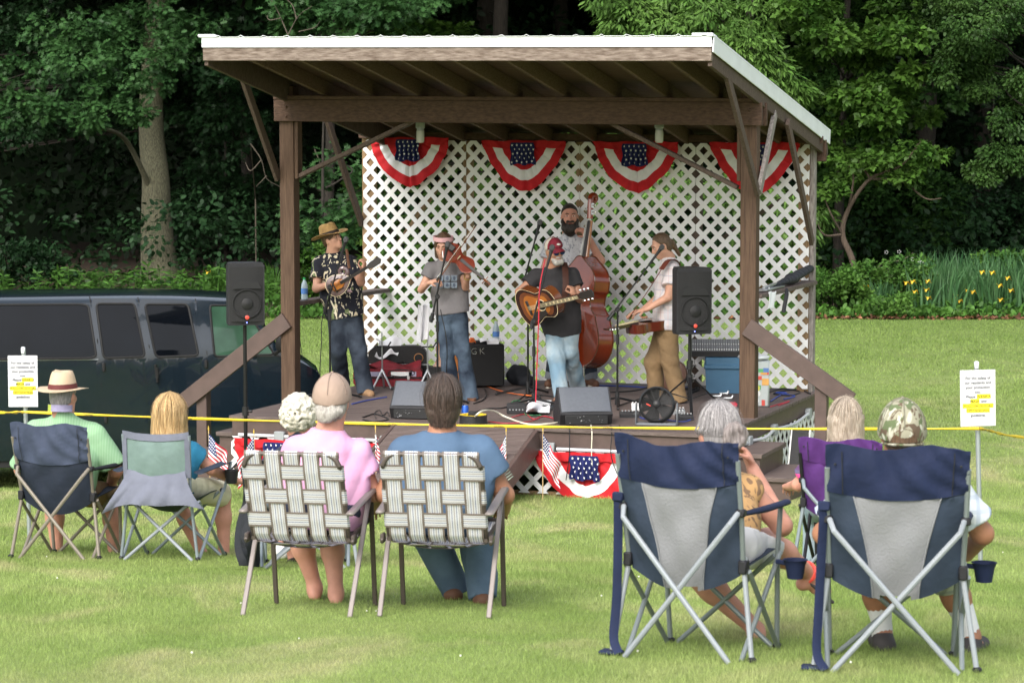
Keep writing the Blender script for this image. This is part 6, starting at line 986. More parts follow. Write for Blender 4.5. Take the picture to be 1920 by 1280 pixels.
# ---------------- webbed chairs ----------------
W_LANES = [(.0, .13, 0), (.13, .18, 1), (.18, .24, 2), (.24, .33, 1), (.33, .38, 3), (.38, .46, 1), (.46, .54, 2), (.54, .62, 1), (.62, .67, 3), (.67, .76, 1), (.76, .82, 2), (.82, .87, 1), (.87, 1., 0)]
W_MATS = [plain('web_taupe', (.15, .125, .11), .7), plain('web_white', (.52, .53, .56), .7), plain('web_cream', (.33, .31, .30), .7), plain('web_blue', (.15, .165, .25), .7)]
def web(mb, path, side, w_):     # one striped strap along a path
    P = np.asarray(path); n = len(P); es = sorted({e for a in W_LANES for e in a[:2]}); G = np.array([[P[i] + np.asarray(side) * (e - .5) * w_ for e in es] for i in range(n)]); mb.slab(G, .002, mi=lambda i, j: W_LANES[j % 13][2])
def web_chair(label, x, y, yaw):
    t, L = chair_root(label, x, y, yaw, 'striped webbed lawn chairs', 'webbed_lawn_chair'); hw, H, zb = .245, .835, .40; Xd = L.M @ np.array([1., 0, 0]); yb = lambda z: -.17 * (z - zb) / (H - zb)
    mb = MB(); rr = .075; path = [L(-hw, .03, zb - .02)] + [L(-hw, yb(z), z) for z in (.45, .6, H - rr)] + [L(-hw + rr * (1 - math.cos(a)), yb(H), H - rr + rr * math.sin(a)) for a in np.linspace(.3, 1.57, 5)]
    path += [L(-(q - L.o)[0] * 0 + 0, 0, 0) for q in []]; mir = [L(hw, .03, zb - .02)] + [L(hw, yb(z), z) for z in (.45, .6, H - rr)] + [L(hw - rr * (1 - math.cos(a)), yb(H), H - rr + rr * math.sin(a)) for a in np.linspace(.3, 1.57, 5)]; mb.tube(path + mir[::-1], .013, 9); mb.build('back_frame', T_BROWN, t)
    us = np.linspace(-.80, .80, 5) * hw; zsx = [.49, .615, .74]; ws = .085
    for i, u in enumerate(us):
        zz = np.linspace(zb + .005, H, 34); pts = []
        for z in zz: k = sum((1 if (i + j) % 2 else -1) * max(0, 1 - abs(z - zc) / .05) for j, zc in enumerate(zsx)); pts.append(L(u, yb(z) - .014 - .0045 * k, z))
        pts += [L(u, yb(H) - .004, H + .016), L(u, yb(H) + .016, H + .005), L(u, yb(H) + .016, H - .05)]; mb = MB(); web(mb, [L(u, .03, zb - .03)] + pts, Xd, ws); mb.build('strap', W_MATS, t)
    for j, zc in enumerate(zsx):
        pts = [L(-hw, yb(zc) + .02, zc), L(-hw - .017, yb(zc), zc)]
        for q in np.linspace(-1, 1, 44): k = sum((-1 if (i + j) % 2 else 1) * max(0, 1 - abs(q * hw - u) / .055) for i, u in enumerate(us)); pts.append(L(q * (hw + .008), yb(zc) - .0155 - .0045 * k, zc))
        pts += [L(hw + .017, yb(zc), zc), L(hw, yb(zc) + .02, zc)]; mb = MB(); web(mb, pts, -(EZ + L.M @ np.array([0, -.4, 0]) * .9) / 1.06, ws); mb.build('strap', W_MATS, t)
    for i in range(5): u = us[i]; mb = MB(); web(mb, [L(u, v, .385 + .03 * v / .45 - .07 * math.sin(3.14 * min(1, max(0, (v + .06) / .5))) * (1 - (u / hw) ** 2 * .6)) for v in np.linspace(-.0, .45, 12)], Xd, ws); mb.build('seat_strap', W_MATS, t)
    for v in (.1, .22, .34): mb = MB(); web(mb, [L(q * hw, v, .383 + .03 * v / .45 - .07 * math.sin(3.14 * (v + .06) / .5) * (1 - q * q * .6)) for q in np.linspace(-1, 1, 14)], L.M @ np.array([0, 1., 0]), ws); mb.build('seat_strap', W_MATS, t)
    mb = MB(); mb.tube([L(-hw, .0, .385), L(-hw, .46, .42), L(hw, .46, .42), L(hw, 0, .385)], .012, 8); mb.build('seat_frame', T_BROWN, t)
    for s_ in (-1, 1):
        mb = MB(); mb.bar(L(s_ * (hw + .035), .32, .575), foot(L, s_ * (hw + .03), -.1), .013, .026, Xd, .004); mb.build('rear_leg', T_BROWNL, t); mb = MB(); mb.bar(L(s_ * (hw + .022), .4, .575), foot(L, s_ * (hw + .02), .5), .013, .026, Xd, .004); mb.build('front_leg', T_BROWN, t)
        mb = MB(); mb.bar(L(s_ * (hw + .03), -.09, .53), L(s_ * (hw + .035), .44, .59), .045, .022, EZ, .009); mb.build('armrest', T_BROWNL, t); mb = MB(); mb.box(L(s_ * (hw + .03), .0, .39), (.02, .06, .05), L.M.T, .006); mb.ball(L(s_ * (hw + .03), -.03, .385), .012, 6); mb.build('hinge', T_BROWN, t)
    return t, L
Y = 12.55; web_chair('striped webbed chair holding the woman in the pink shirt', at(566, 900, Y)[0], Y - .1, R(-10)); web_chair('striped webbed chair holding the man in the blue tee', at(821, 900, Y)[0], Y - .15, R(-8))
# 4. woman in pink
J = seated(Y, (623, 754, .12), (618, 808, .1), (556, 832, .1), (673, 836, .1), (606, 955, .1), (556, 985, .56), (620, 990, .55), (590, 1098, .56), (630, 1107, .4), (530, 912, .1), (699, 925, .12), (560, 960, .4), (704, 955, .4))
p = Person('woman in tan cap and pink tee with grey hair bun seen from behind', J, SK_C, AUD, 1.08, 1.0, fd=(.12, .99, -.05)); p.body(); M_PINK = mat('pink_tee', (.58, .31, .47), .85, var=.08, bump=.3, bsc=18)
sh = p.shirt(M_PINK, .45, -.08, .02, .012, 22, 37, loose=.03); p.pants(mat('navy_shorts', (.02, .025, .045), .85), .42, .02)
L = p.L; hair_cap(p, hair_mat('silver_hair', (.26, .24, .21), (.52, .49, .44)), [ell(L(-.01, -.115, -.06), p.M, (.055, .035, .045), .015), cap(L(-.05, -.09, -.035), L(.05, -.09, -.04), .025, .025, .02)], .008, low=[(L(0, .02, 0), p.M[1]), (L(0, 0, -.1), -p.M[2])], nz=.005, f=110, sd=17); cap_hat(p, None, mat('tan_cap', (.33, .245, .195), .95, var=.1, bump=.15, bsc=60), mat('tan_visor', (.42, .31, .24), .85), grow=.013, down=.012)
mb = MB(); q0 = p.J['shr'] + (p.J['elr'] - p.J['shr']) * .3; a_ = norm(p.J['elr'] - p.J['shr']); o_ = norm(np.array([.9, -.35, .2])); [mb.bar(q0 + a_ * .011 * i + o_ * .082 - np.array([.02, .03, 0]), q0 + a_ * .011 * i + o_ * .082 + np.array([.012, .022, 0]), .004, .004) for i in range(6)]; mb.build('sleeve_print', plain('grey_print', (.32, .27, .36), .9), sh)
# 5. man in blue
J = seated(Y, (831, 757, .12), (829, 812, .1), (752, 836, .1), (905, 836, .1), (830, 960, .1), (800, 985, .55), (892, 985, .55), (850, 1100, .6), (905, 1110, .4), (720, 925, .1), (946, 928, .12), (760, 965, .4), (944, 958, .42))
p = Person('broad man in blue tee with short brown hair seen from behind', J, SK_D, AUD, 1.2, 1.04, fd=(.03, .99, -.03)); p.body(); M_BLUETEE = mat('blue_tee', (.065, .115, .19), .85, var=.1, bump=.3, bsc=16); sh = p.shirt(M_BLUETEE, .48, -.08, .02, .012, 22, 39, loose=.03); p.pants(mat('mid_denim', (.035, .065, .11), .85, var=0, sc=4, col2=(.1, .155, .22), bump=.3, bsc=40), 1., .02, .006, 26, 40, .012)
L = p.L; hair_cap(p, H_BRN, [ell(L(0, -.045, -.05), p.M, (.06, .06, .07), .06)], .012, low=[(L(0, .03, .0), norm(p.M[1] - p.M[2] * .3)), (L(0, 0, -.112), -p.M[2])], nz=.003, f=80, sd=21)
strands(p, H_BRN, 300, 0, lambda a, k, r: None if math.sin(a) > .35 else ((math.cos(a) * .09, -.014 + math.sin(a) * .11, -.02), (math.cos(a) * .062, -.02 + math.sin(a) * .088, r.uniform(-.115, -.085) if math.sin(a) < -.3 else r.uniform(-.06, -.03))), 5, .0055, .012)
for q in 'lr': p.shoe(M_SHOEBR, q)
mb = MB(); q0 = p.J['shr'] + (p.J['elr'] - p.J['shr']) * .36; a_ = norm(p.J['elr'] - p.J['shr']); [mb.bar(q0 + a_ * .014 * i + np.array([.055, -.065, .02]), q0 + a_ * .014 * i + np.array([.082, -.02, .035]), .006, .006) for i in range(7)]; mb.build('sleeve_print', plain('olive_print', (.3, .36, .28), .9), sh)
# ---------------- big blue and grey chairs ----------------
BC = 'blue and grey high backed arm chairs'
Y = 10.75; quad_chair('navy and grey arm chair turned right under the woman with the grey bun', at(1287, 1000, Y)[0], Y, R(-25), .55, .99, (F_NAVY, F_SLATE, F_GREY), T_GREY, T_LIGHT, BC, straps=True, droop=.03)
J = seated(Y, (1347, 813, .2), (1340, 868, .2), (1255, 905, .22), (1408, 905, .28), (1330, 1022, .18), (1290, 1060, .6), (1440, 1015, .62), (1418, 1180, .62), (1517, 1076, .95), (1240, 985, .3), (1466, 985, .34), (1262, 1030, .6), (1412, 880, .52), tor=(1550, 1108, .98), tol=(1402, 1200, .72), hdr=(-.4, .2, .9), hnr=(-.6, -.1, -.2), hcr=.8)
p = Person('woman with grey hair bun and bare shoulders seen from behind', J, SK_C, AUD, 1.12, 1.03, fd=(-.35, .93, -.03)); p.body(); p.shirt(floral('tan_print_top', (.5, .3, .13), [((.2, .12, .07), .55, 16)], 8, 1.), .0, -.08, .016, .005, 22, 41, name='sleeveless_top'); p.pants(mat('white_shorts', (.7, .7, .72), .85, var=.05, bump=.25, bsc=22), .42, .03)
L = p.L; hair_cap(p, H_GREY, [], .012, low=[(L(0, .03, .0), norm(p.M[1] - p.M[2] * .2)), (L(0, 0, -.11), -p.M[2])], nz=.003, f=90, sd=23); q = L(.025, -.105, .0)
sdf_obj('bun', [cap(q + p.M[0] * .038 * math.cos(a) + p.M[2] * .038 * math.sin(a), q + p.M[0] * .038 * math.cos(a + .7) + p.M[2] * .038 * math.sin(a + .7) - p.M[1] * .01, .026, .026, .01) for a in np.arange(0, 6.3, .7)] + [ell(q - p.M[1] * .005, p.M, (.034, .024, .034), .01)], H_DKBR if False else hair_mat('grey_bun', (.09, .07, .065), (.26, .23, .22)), p.t, .007, wrinkle(.004, 100, 3))
strands(p, H_GREY, 260, 0, lambda a, k, r: None if math.sin(a) > .5 else ((math.cos(a) * .093, -.012 + math.sin(a) * .112, .0), tuple(np.array((.025, -.1, .0)) + r.normal(0, .018, 3))), 6, .004, .006)
mb = MB(); a_, k_ = p.J['anr'], p.J['knr']; dd, y1, n1 = frame(k_ - a_, (0, 0, 1)); c = a_ + (k_ - a_) * .06; A = np.linspace(0, 6.2832, 20); mb.tube([c + (y1 * math.cos(a) + n1 * math.sin(a)) * .046 + dd * .01 * math.sin(a) for a in A], .009, 6); mb.build('anklet', plain('coral_band', (.75, .08, .06), .6), p.t)
for q, in ('l', 'r'): mb = MB(); tt, a = p.J['to' + q], p.J['an' + q]; d_ = norm(tt - a); s_ = norm(np.cross(d_, EZ)); mb.bar(a - d_ * .05 - EZ * .055 * (1 if q == 'l' else .9), tt + d_ * .03 - EZ * .032, .085, .016, np.cross(s_, d_), .006); mb.build('flip_flop', M_SHOEGR, p.t)
Y = 10.35; quad_chair('navy and grey arm chair facing the stage under the man in the camouflage cap', at(1680, 1000, Y)[0], Y, R(-7), .575, .965, (F_NAVY, F_SLATE, F_GREY), T_GREY, T_LIGHT, BC, straps=True, droop=.0)
J = seated(Y, (1691, 813, .12), (1691, 868, .12), (1606, 905, .14), (1785, 900, .14), (1690, 1030, .12), (1640, 1080, .56), (1775, 1075, .56), (1655, 1180, .56), (1822, 1190, .52), (1545, 1000, .2), (1842, 1000, .2), (1585, 1045, .5), (1812, 1040, .48), tol=(1645, 1206, .68), tor=(1838, 1214, .66))
p = Person('man in camouflage cap and pale plaid shirt seen from behind', J, SK_D, AUD, 1.14, 1.04, fd=(.06, .99, -.02)); p.body(); p.shirt(plaid('blue_white_plaid', (.6, .64, .7), [(0, 16, (.36, .43, .56), .3, .6), (2, 16, (.42, .48, .58), .3, .6), (0, 5.3, (.25, .32, .48), .07, .6)]), .72, -.08, .022, .009, 22, 43, loose=.04); p.pants(plaid('plaid_shorts', (.55, .55, .58), [(0, 14, (.2, .22, .3), .3, .6), (2, 14, (.2, .22, .3), .3, .6)]), .46, .03)
hair_cap(p, M_HAIRBR, front=-.03, back=-.085, grow=.004)
M_CAMO = floral('camouflage_cloth', (.27, .26, .19), [((.10, .13, .06), .52, 10), ((.10, .07, .045), .57, 15), ((.42, .42, .34), .6, 13)], 8, 3.); ch = cap_hat(p, None, M_CAMO, M_CAMO, grow=.014, down=.03); L = p.L
mb = MB(); G = []                                           # rear opening with its strap
mb.slab(np.array([[L(math.sin(a) * .056, -.0935 - .03 * math.cos(a), z + (.05 * math.cos(a) if z > -.02 else 0)) for a in np.linspace(-1.5, 1.5, 14)] for z in (-.026, -.018)])[:, ::-1], .003); mb.build('rear_opening', M_HAIRBR, ch); mb = MB(); mb.tube([L(math.sin(a) * .085, -.012 - .112 * math.cos(a), -.034) for a in np.linspace(-1.2, 1.2, 14)], .012, 6, flat=.5); mb.build('strap', M_CAMO, ch)
for q in 'lr':
    p.shoe(M_SHOEGR, q, sole=M_SOLE); a, k = p.J['an' + q], p.J['kn' + q]; mb = MB(); P_ = [a - EZ * .03, a + (k - a) * .15, a + (k - a) * .42, a + (k - a) * .46]; mb.tube(P_, [.048, .046, .057, .058], 14); mb.build('sock', plain('white_sock', (.72, .72, .74), .9), p.t)
# 6. woman in the purple chair
Y = 15.3; quad_chair('purple folding chair in front of the right steps', at(1578, 900, Y)[0] + .01, Y, R(-16), .5, .84, (F_PURP, F_PURP, F_PURP), T_BLK, T_STEEL, panel=False, cup=True, arms=F_PURP, band_h=.14)
J = seated(Y, (1585, 792, .12), (1583, 832, .12), (1528, 858, .12), (1636, 858, .12), (1580, 942, .08), (1530, 960, .5), (1610, 960, .5), (1522, 1060, .5), (1610, 1060, .5), (1497, 908, .18), (1650, 915, .18), (1478, 912, .4), (1640, 945, .4))
p = Person('woman with long grey blonde hair in the purple chair', J, SK_C, AUD, .98, 1.0, fd=(.05, .99, 0)); p.body(); p.shirt(plaid('pink_striped_tee', (.62, .06, .22), [(2, 11, (.62, .5, .55), .25, .9), (2, 5.5, (.05, .05, .12), .3, .9)]), .7, -.05, .02, .004, 24, 45); p.pants(M_DENIML, .9, .02)
L = p.L; ex = [cap(L(x, y, .02), L(x * 1.25, y - .02, -.16), .05, .042, .04) for x, y in ((-.065, -.02), (.065, -.02), (-.04, -.07), (.04, -.07), (0, -.08))]; hair_cap(p, H_BRGREY, ex, .012, low=[(L(0, .06, 0), p.M[1]), (L(0, 0, -.2), -p.M[2])], nz=.004, f=70, sd=25, ears=False); strands(p, H_BRGREY, 340, 0, long_ends(.112, -.14, -.21), 8, .0055, .025)
for q in 'lr': p.shoe(M_SHOEGR, q)
# ---------------- bunting, flags, tape, signs ----------------
def star(mb, c, x, y, r, mi=0, n=None):
    n = np.cross(x, y); P = [c + (x * math.sin(k * .6283) + y * math.cos(k * .6283)) * (r if k % 2 == 0 else r * .42) for k in range(10)]; mb.add(np.array(P), [tuple(range(10))[::-1]], mi)
def bunting(label, cu, hwid, dep, b, ztop, group, sd=0, fo=1):
    """pleated half-round fan hung from its straight top edge: red, white and red bands round a starred blue centre"""
    a0 = a_at(cu, b, ztop); t = thing('bunting', label, 'bunting', S(a0, b, ztop), group); r = random.Random(sd); nA, nR = 72, 30; ph = r.uniform(0, 6); sk = r.uniform(-.05, .05)
    def f(al, rho, e=0.):
        ca, sa = math.cos(al), abs(math.sin(al)); x = hwid * rho * math.copysign(abs(ca) ** 1.25, ca); z = -dep * rho * sa ** 1.3; pl = math.sin(al * 15 + ph + .6 * math.sin(al * 4)) * .03 * rho ** .6 + .03 * rho * math.sin(al)
        return S(a0 + x + sk * -z + .012 * math.sin(al * 5 + ph) * rho, b - .02 - .02 * fo * abs(pl / .03) - e, ztop + z - .012 * rho * abs(math.sin(al * 7.5 + ph)))
    for nm, r0, r1, m in (('outer_red_band', .79, 1., M_RED), ('white_band', .58, .79, M_WCLOTH), ('inner_red_band', .0, .58, M_RED)):
        P = np.array([[f(al, rho) for al in np.linspace(math.pi, 0, nA)] for rho in np.linspace(max(r0, .01), r1, 8)]); mb = MB(); mb.slab(P, .002); mb.build(nm, m, t)
    mb = MB(); mb.slab(np.array([[S(a0 + hwid * u * (1 - .16 * v), b - .05 - .012 * math.sin(u * 17 + ph), ztop - .075 * v - .006 * math.sin(u * 9)) for u in np.linspace(-1, 1, 50)] for v in np.linspace(0, 1, 4)]), .002); mb.build('top_strip', M_RED, t); hb, db = hwid * .31, dep * .44; g = lambda u, v: S(a0 + hb * u * (.86 + .2 * v - .12 * v * v + .06 * math.sin(9 * v)) + sk * db * v, b - .08 - .017 * math.sin(u * 16 + ph) * (.4 + v), ztop - .02 - db * v - .01 * math.sin(u * 6 + ph) * v)
    mb = MB(); mb.slab(np.array([[g(u, v) for u in np.linspace(-1, 1, 30)] for v in np.linspace(0, 1, 10)]), .002); pass
    for j in range(5):
        for i in range(5): star(mb, g(-.78 + .39 * i + (.15 if j % 2 else 0), .12 + .19 * j) - EY * .006, EX, EZ, .0145, 1)
    mb.build('starred_centre', [M_BLUE, M_WHITE], t); return t
for i, (cu, v, lab) in enumerate([(769, 258, 'leftmost fan bunting at the top of the lattice'), (983, 264, 'fan bunting on the lattice left of the bass scroll'), (1193, 266, 'fan bunting on the lattice right of the bass scroll'), (1416, 267, 'fan bunting on the lattice behind the right post')]): bunting('red, white and blue ' + lab, cu, .46, .52, BW - .062, z_at(v, a_at(cu, BW - .06), BW - .06), 'fan buntings on the lattice wall', i)
zf = DZ - .205
for i, (cu, hw_, lab) in enumerate([(524, .45, 'leftmost fan bunting on the stage front behind the speaker stand legs'), (668, .36, 'fan bunting on the stage front just left of the ramp'), (1100, .47, 'fan bunting on the stage front right of the ramp'), (1289, .43, 'fan bunting on the stage front at the right corner')]): bunting('red, white and blue ' + lab, cu, hw_, .5, -.022, zf, 'fan buntings on the stage front', 10 + i, .6)
M_FRED = plain('flag_red', (.5, .02, .04), .7); M_FBLUE = plain('flag_blue', (.015, .03, .13), .7); M_STICK = plain('pine_stick', (.5, .36, .18), .6); M_GOLD = plain('gilt_tip', (.6, .42, .08), .4, .5)
def flag(label, u, vtop, Y, lean, drop, sd, fw=.38, side=1):
    g = gp(u, Y); top = at(u, vtop, Y); t = thing('small_flag', label, 'flag', g, 'little stars and stripes flags before the stage'); mb = MB(); mb.rod(g - EZ * .05, top, .005, .0045, 6); mb.build('stick', M_STICK, t); mb = MB(); mb.lathe([(.001, .04), (.006, .02), (.007, 0), (.001, -.005)], top, (0, 0, 1), 8); mb.build('tip', M_GOLD, t)
    hgt = .26
    def f(s, q): # s along fly 0..1, q across hoist 0..1
        x = side * s * fw * lean; z = -.03 - q * hgt - s * fw * drop * .62; return top + np.array([x + .012 * math.sin(9 * s + 6 * q + sd) * s, -.012 + .03 * math.sin(8 * s + 3 * q + sd) * (.3 + s), z])
    mb = MB(); n = 26; P = np.array([[f(s, q) for s in np.linspace(0, 1, n)] for q in np.linspace(0, 1, 14)]); mb.slab(P if side > 0 else P, .0015, mi=lambda i, j: 2 if (i < 7 and j < 10) else (0 if i % 2 == 0 else 1)); pass
    for i in range(4):
        for j in range(5):
            if (i + j) % 2 == 0 or True: star(mb, f(.05 + .075 * j, .07 + .12 * i) - np.array([0, .006, 0]), _X, EZ, .0085, 3)
    mb.build('cloth', [M_FRED, M_WCLOTH, M_FBLUE, M_WHITE], t)
flag('small flag hanging by the newel of the left steps', 391, 806, 21.9, .45, .75, 1); flag('small flag beside the left speaker stand legs', 476, 812, 21.6, -.35, .85, 2); flag('small flag half hidden at the grey box left of the ramp', 704, 804, 21.7, .1, .5, 3, .3); flag('small flag at the blue tee man\'s right shoulder', 949, 808, 21.7, -.22, .75, 4); flag('small flag right of the ramp in front of the red bunting', 1018, 806, 21.9, .35, .95, 5, .42)
M_TAPE = mat('yellow_tape', (.66, .47, .02), .45, var=.06); M_INK = plain('black_ink', (.02, .02, .02), .6)
SGY0, SGY1 = 17.7, 15.8; T0 = at(46, 772, SGY0 - .03); T1 = at(1836, 803, SGY1 - .03)
def tape(label, P, sd):
    P = spline(P, 60); t = thing('barrier_tape', label, 'tape', P[0]); r = random.Random(sd); mb = MB(); n = len(P); d = norm(P[-1] - P[0]); sn = np.cross(d, EZ); G = []
    for i, p in enumerate(P): tw = .5 * math.sin(i * .31 + sd) ; w_ = .008 + .0025 * math.sin(i * .7); G.append([p + (EZ * math.cos(a + tw * .3) * w_ + sn * math.sin(a) * .006) for a in np.linspace(0, 6.2832, 9)])
    mb.grid(np.array(G)); st = mb.build('ribbon', M_TAPE, t); k = 0
    for i in range(4, n - 4, 6):
        V, F = text_mesh('CAUTION', .015, P[i] + np.array([0, -.0085, -.007]), norm(P[i + 1] - P[i]), EZ); mb = MB(); mb.add(V, F); mb.build('lettering', M_INK, st, smooth=False)
mid = lambda t, sag: T0 * (1 - t) + T1 * t - EZ * sag
tape('yellow caution tape stretched across between the two sign posts', [T0] + [mid(t, .04 * 4 * t * (1 - t)) for t in (.15, .3, .45, .6, .75, .9)] + [T1], 1)
tape('yellow caution tape leaving the right sign post towards the right edge', [T1, at(1860, 808, SGY1 + .1), at(1885, 815, SGY1 + .4), at(1960, 828, SGY1 + 1), at(2150, 880, SGY1 + 1.6), gp(2350, SGY1 + 2) + EZ * .02], 4); tape('yellow caution tape leaving the left sign post towards the left edge', [T0, at(20, 773, SGY0), at(-60, 776, SGY0 + .2), at(-260, 800, SGY0 + .4), gp(-520, SGY0 + .6) + EZ * .02], 5)
M_PAPER = plain('sign_paper', (.6, .6, .62), .45); M_HILITE = plain('highlighter', (.85, .72, .02), .6); M_TXT = plain('faded_text', (.10, .105, .125), .6); M_GALV = plain('galvanised_post', (.36, .40, .41), .4, .5)
def sign(label, u0, v0, u1, v1, Y, ub, lean):
    c = at((u0 + u1) / 2, (v0 + v1) / 2, Y); W_ = (u1 - u0) * Y / FPX; H_ = (v1 - v0) * Y / FPX; g = gp(ub, Y + .03); t = thing('notice_sign', label, 'sign', g); top = at((u0 + u1) / 2 + 1 - lean, v0 - 16, Y + .03)
    mb = MB(); mb.rod(g - EZ * .1, top, .0155, None, 12); mb.build('post', M_GALV, t); x = norm(np.array([1, .02, .025 * lean / 4])); y = norm(np.array([-.025 * lean / 4, .0, 1.])); z = np.cross(x, y)
    mb = MB(); mb.box(c, (W_ + .006, H_ + .008, .004), [x, y, z], .001); sh = mb.build('sheet', M_PAPER, t); mb = MB(); mb.box(top + [0, -.012, -.02], (.028, .03, .05), None, .006); mb.build('clear_tape', plain('clear_tape', (.6, .63, .65), .2), t)
    lines = [('For the safety of', 0), ('our residents and', 0), ('your protection', 0), ('too:', 0), ('Please WEAR A', 1), ('MASK and', 2), ('FOLLOW SOCIAL', 3), ('DISTANCING', 4), ('guidelines', 0)]; lh = H_ * .0845; y0 = H_ * .345; fs = lh * .86; F_ = c + z * .0025
    def put(txt, xo, yo, m, nm): V, F = text_mesh(txt, fs * .94, F_ + x * xo + y * yo + z * .002, x, y, .0005, .012); mb = MB(); mb.add(V, F); mb.build(nm, m, sh, smooth=False)
    def mark(x0, x1, yo): mb = MB(); mb.box(F_ + x * (x0 + x1) / 2 + y * (yo + fs * .33), (x1 - x0, lh * .96, .001), [x, y, z]); mb.build('highlight', M_HILITE, sh, smooth=False)
    for i, (tx, k) in enumerate(lines):
        yo = y0 - lh * i
        if k == 1: mark(-W_ * .03, W_ * .37, yo); put('Please', -W_ * .21, yo, M_TXT, 'text'); put('WEAR A', W_ * .17, yo, plain('olive_text', (.10, .09, .02), .6), 'bold_text')
        elif k == 2: mark(-W_ * .22, W_ * .04, yo); put('MASK', -W_ * .09, yo, plain('olive_text', (0, 0, 0)), 'bold_text'); put('and', W_ * .17, yo, M_TXT, 'text')
        elif k in (3, 4): hw_ = W_ * (.45 if k == 3 else .34); mark(-hw_, hw_, yo); put(tx, 0, yo, plain('olive_text', (0, 0, 0)), 'bold_text')
        else: put(tx, 0, yo, M_TXT, 'text')
sign('white paper notice on a metal post beside the cream hat man', 16, 667, 70, 762, SGY0, 48, 0); sign('white paper notice on a metal post at the right of the lawn', 1801, 694, 1866, 798, SGY1, 1848, 4)
# ---------------- van ----------------
M_PAINT = mat('dark_slate_paint', (.005, .011, .018), .2, .0, var=.08, sc=2, coat=.7, spec=.4); M_VGLASS = mat('tinted_glass', (.003, .004, .006), .04, var=.2, sc=3, spec=.2); M_VGREEN = mat('front_glass', (.03, .07, .045), .06, var=.5, sc=2.5, spec=.3); M_RUB = plain('black_rubber', (.01, .01, .011), .7); M_TYRE = mat('tyre_rubber', (.014, .014, .014), .85)  # M_VGREEN is opaque: the lawn seen through the pane is put into its colour
VY = R(13); VF = np.array([math.cos(VY), math.sin(VY), 0]); VL = np.array([-math.sin(VY), math.cos(VY), 0]); V0 = at(300, 700, 26.1); V0[2] = 0; VG = -.42
van = thing('van', 'dark slate passenger van parked behind the left side of the bandstand', 'van', V0 + VL * 1.0 + EZ * VG)
ZBELT, ZROOF, ZSILL = .93, 1.56, -.1
def inset(z): t = np.clip((z - ZBELT) / (ZROOF - ZBELT), 0, 1.2); lo = np.clip((.25 - z) / .4, 0, 1); return .20 * t ** 1.5 + .05 * lo ** 2 + .03 * np.clip((z - .45) / .45, -1, 0) ** 2 * 0
def vp(d, z, e=0.): return V0 + VF * d + VL * (float(inset(z)) - e) + EZ * z
def vd(u, z=.8): return bis(lambda d: px(vp(d, z))[0] - u, -4, 3)
def vz(u, v): d = vd(u); return bis(lambda z: px(vp(d, z))[1] - v, -1, 3)
def vq(u, v, e=0.):
    z = .8; d = 0
    for _ in range(3): d = bis(lambda q: px(vp(q, z))[0] - u, -5, 4, 16); z = bis(lambda q: px(vp(d, q))[1] - v, -1, 2.6, 16)
    return vp(d, z, e)
dN = vd(616, .6); W2 = 1.96; dA, dW = vd(532, .9), vd(452, 1.6)          # nose, foot and head of the windscreen pillar
def vtop(d):
    if d < dW: return ZROOF - .05 * max(0, (d - (dW - 1.3)) / 1.3) ** 2 - .02 * max(0, (-2.5 - d))
    if d < dA: t = (d - dW) / (dA - dW); return (ZROOF - .05) * (1 - t) + (ZBELT + .02) * t + .05 * math.sin(3.14 * t)
    t = (d - dA) / (dN - dA); return (ZBELT + .02) - .24 * t ** 1.6 - .3 * max(0, t - .85) / .15 * .6
mb = MB(); st = []
for d in list(np.linspace(-3.6, dW - .05, 14)) + list(np.linspace(dW, dA, 7)) + list(np.linspace(dA + .05, dN - .1, 9)) + [dN - .03, dN]:
    zt = vtop(d); row = []; k = 1 if d < dN - .02 else .9; nz = max(0, (d - (dN - .35)) / .35) ** 2 * .14; zs = list(np.linspace(ZSILL, min(zt - .06, ZBELT), 8)) + list(np.linspace(min(zt - .05, ZBELT) + (.02 if zt > ZBELT + .1 else .01), zt - .03, 7))
    for z in zs: row.append((inset(z) + nz, z))
    row += [(inset(zt) + .05 + nz, zt - .004), (inset(zt) + .16 + nz, zt + .025)]; full = row + [(W2 / 2, zt + .05)] + [(W2 - l, z) for l, z in row[::-1]]; st.append([V0 + VF * d + VL * l + EZ * z for l, z in full])
G = np.array(st); mb.grid(G[:, ::-1]); mb.add(G[-1], [tuple(range(G.shape[1]))]); mb.add(G[0], [tuple(range(G.shape[1]))[::-1]]); mb.build('body', M_PAINT, van, ang=50)
def rq(c, r=.18, n=5):   # rounded outline of a picture-space quad
    out = []; c = [np.array(q, float) for q in c]
    for i in range(4):
        p, a, b = c[i], c[i - 1], c[(i + 1) % 4]; s_ = p + (a - p) * r; e_ = p + (b - p) * r
        for t in np.linspace(0, 1, n): out.append((1 - t) ** 2 * s_ + 2 * t * (1 - t) * p + t * t * e_)
        nx = b + (p - b) * r
        for t in np.linspace(0, 1, 8)[1:-1]: out.append(e_ * (1 - t) + nx * t)
    return out
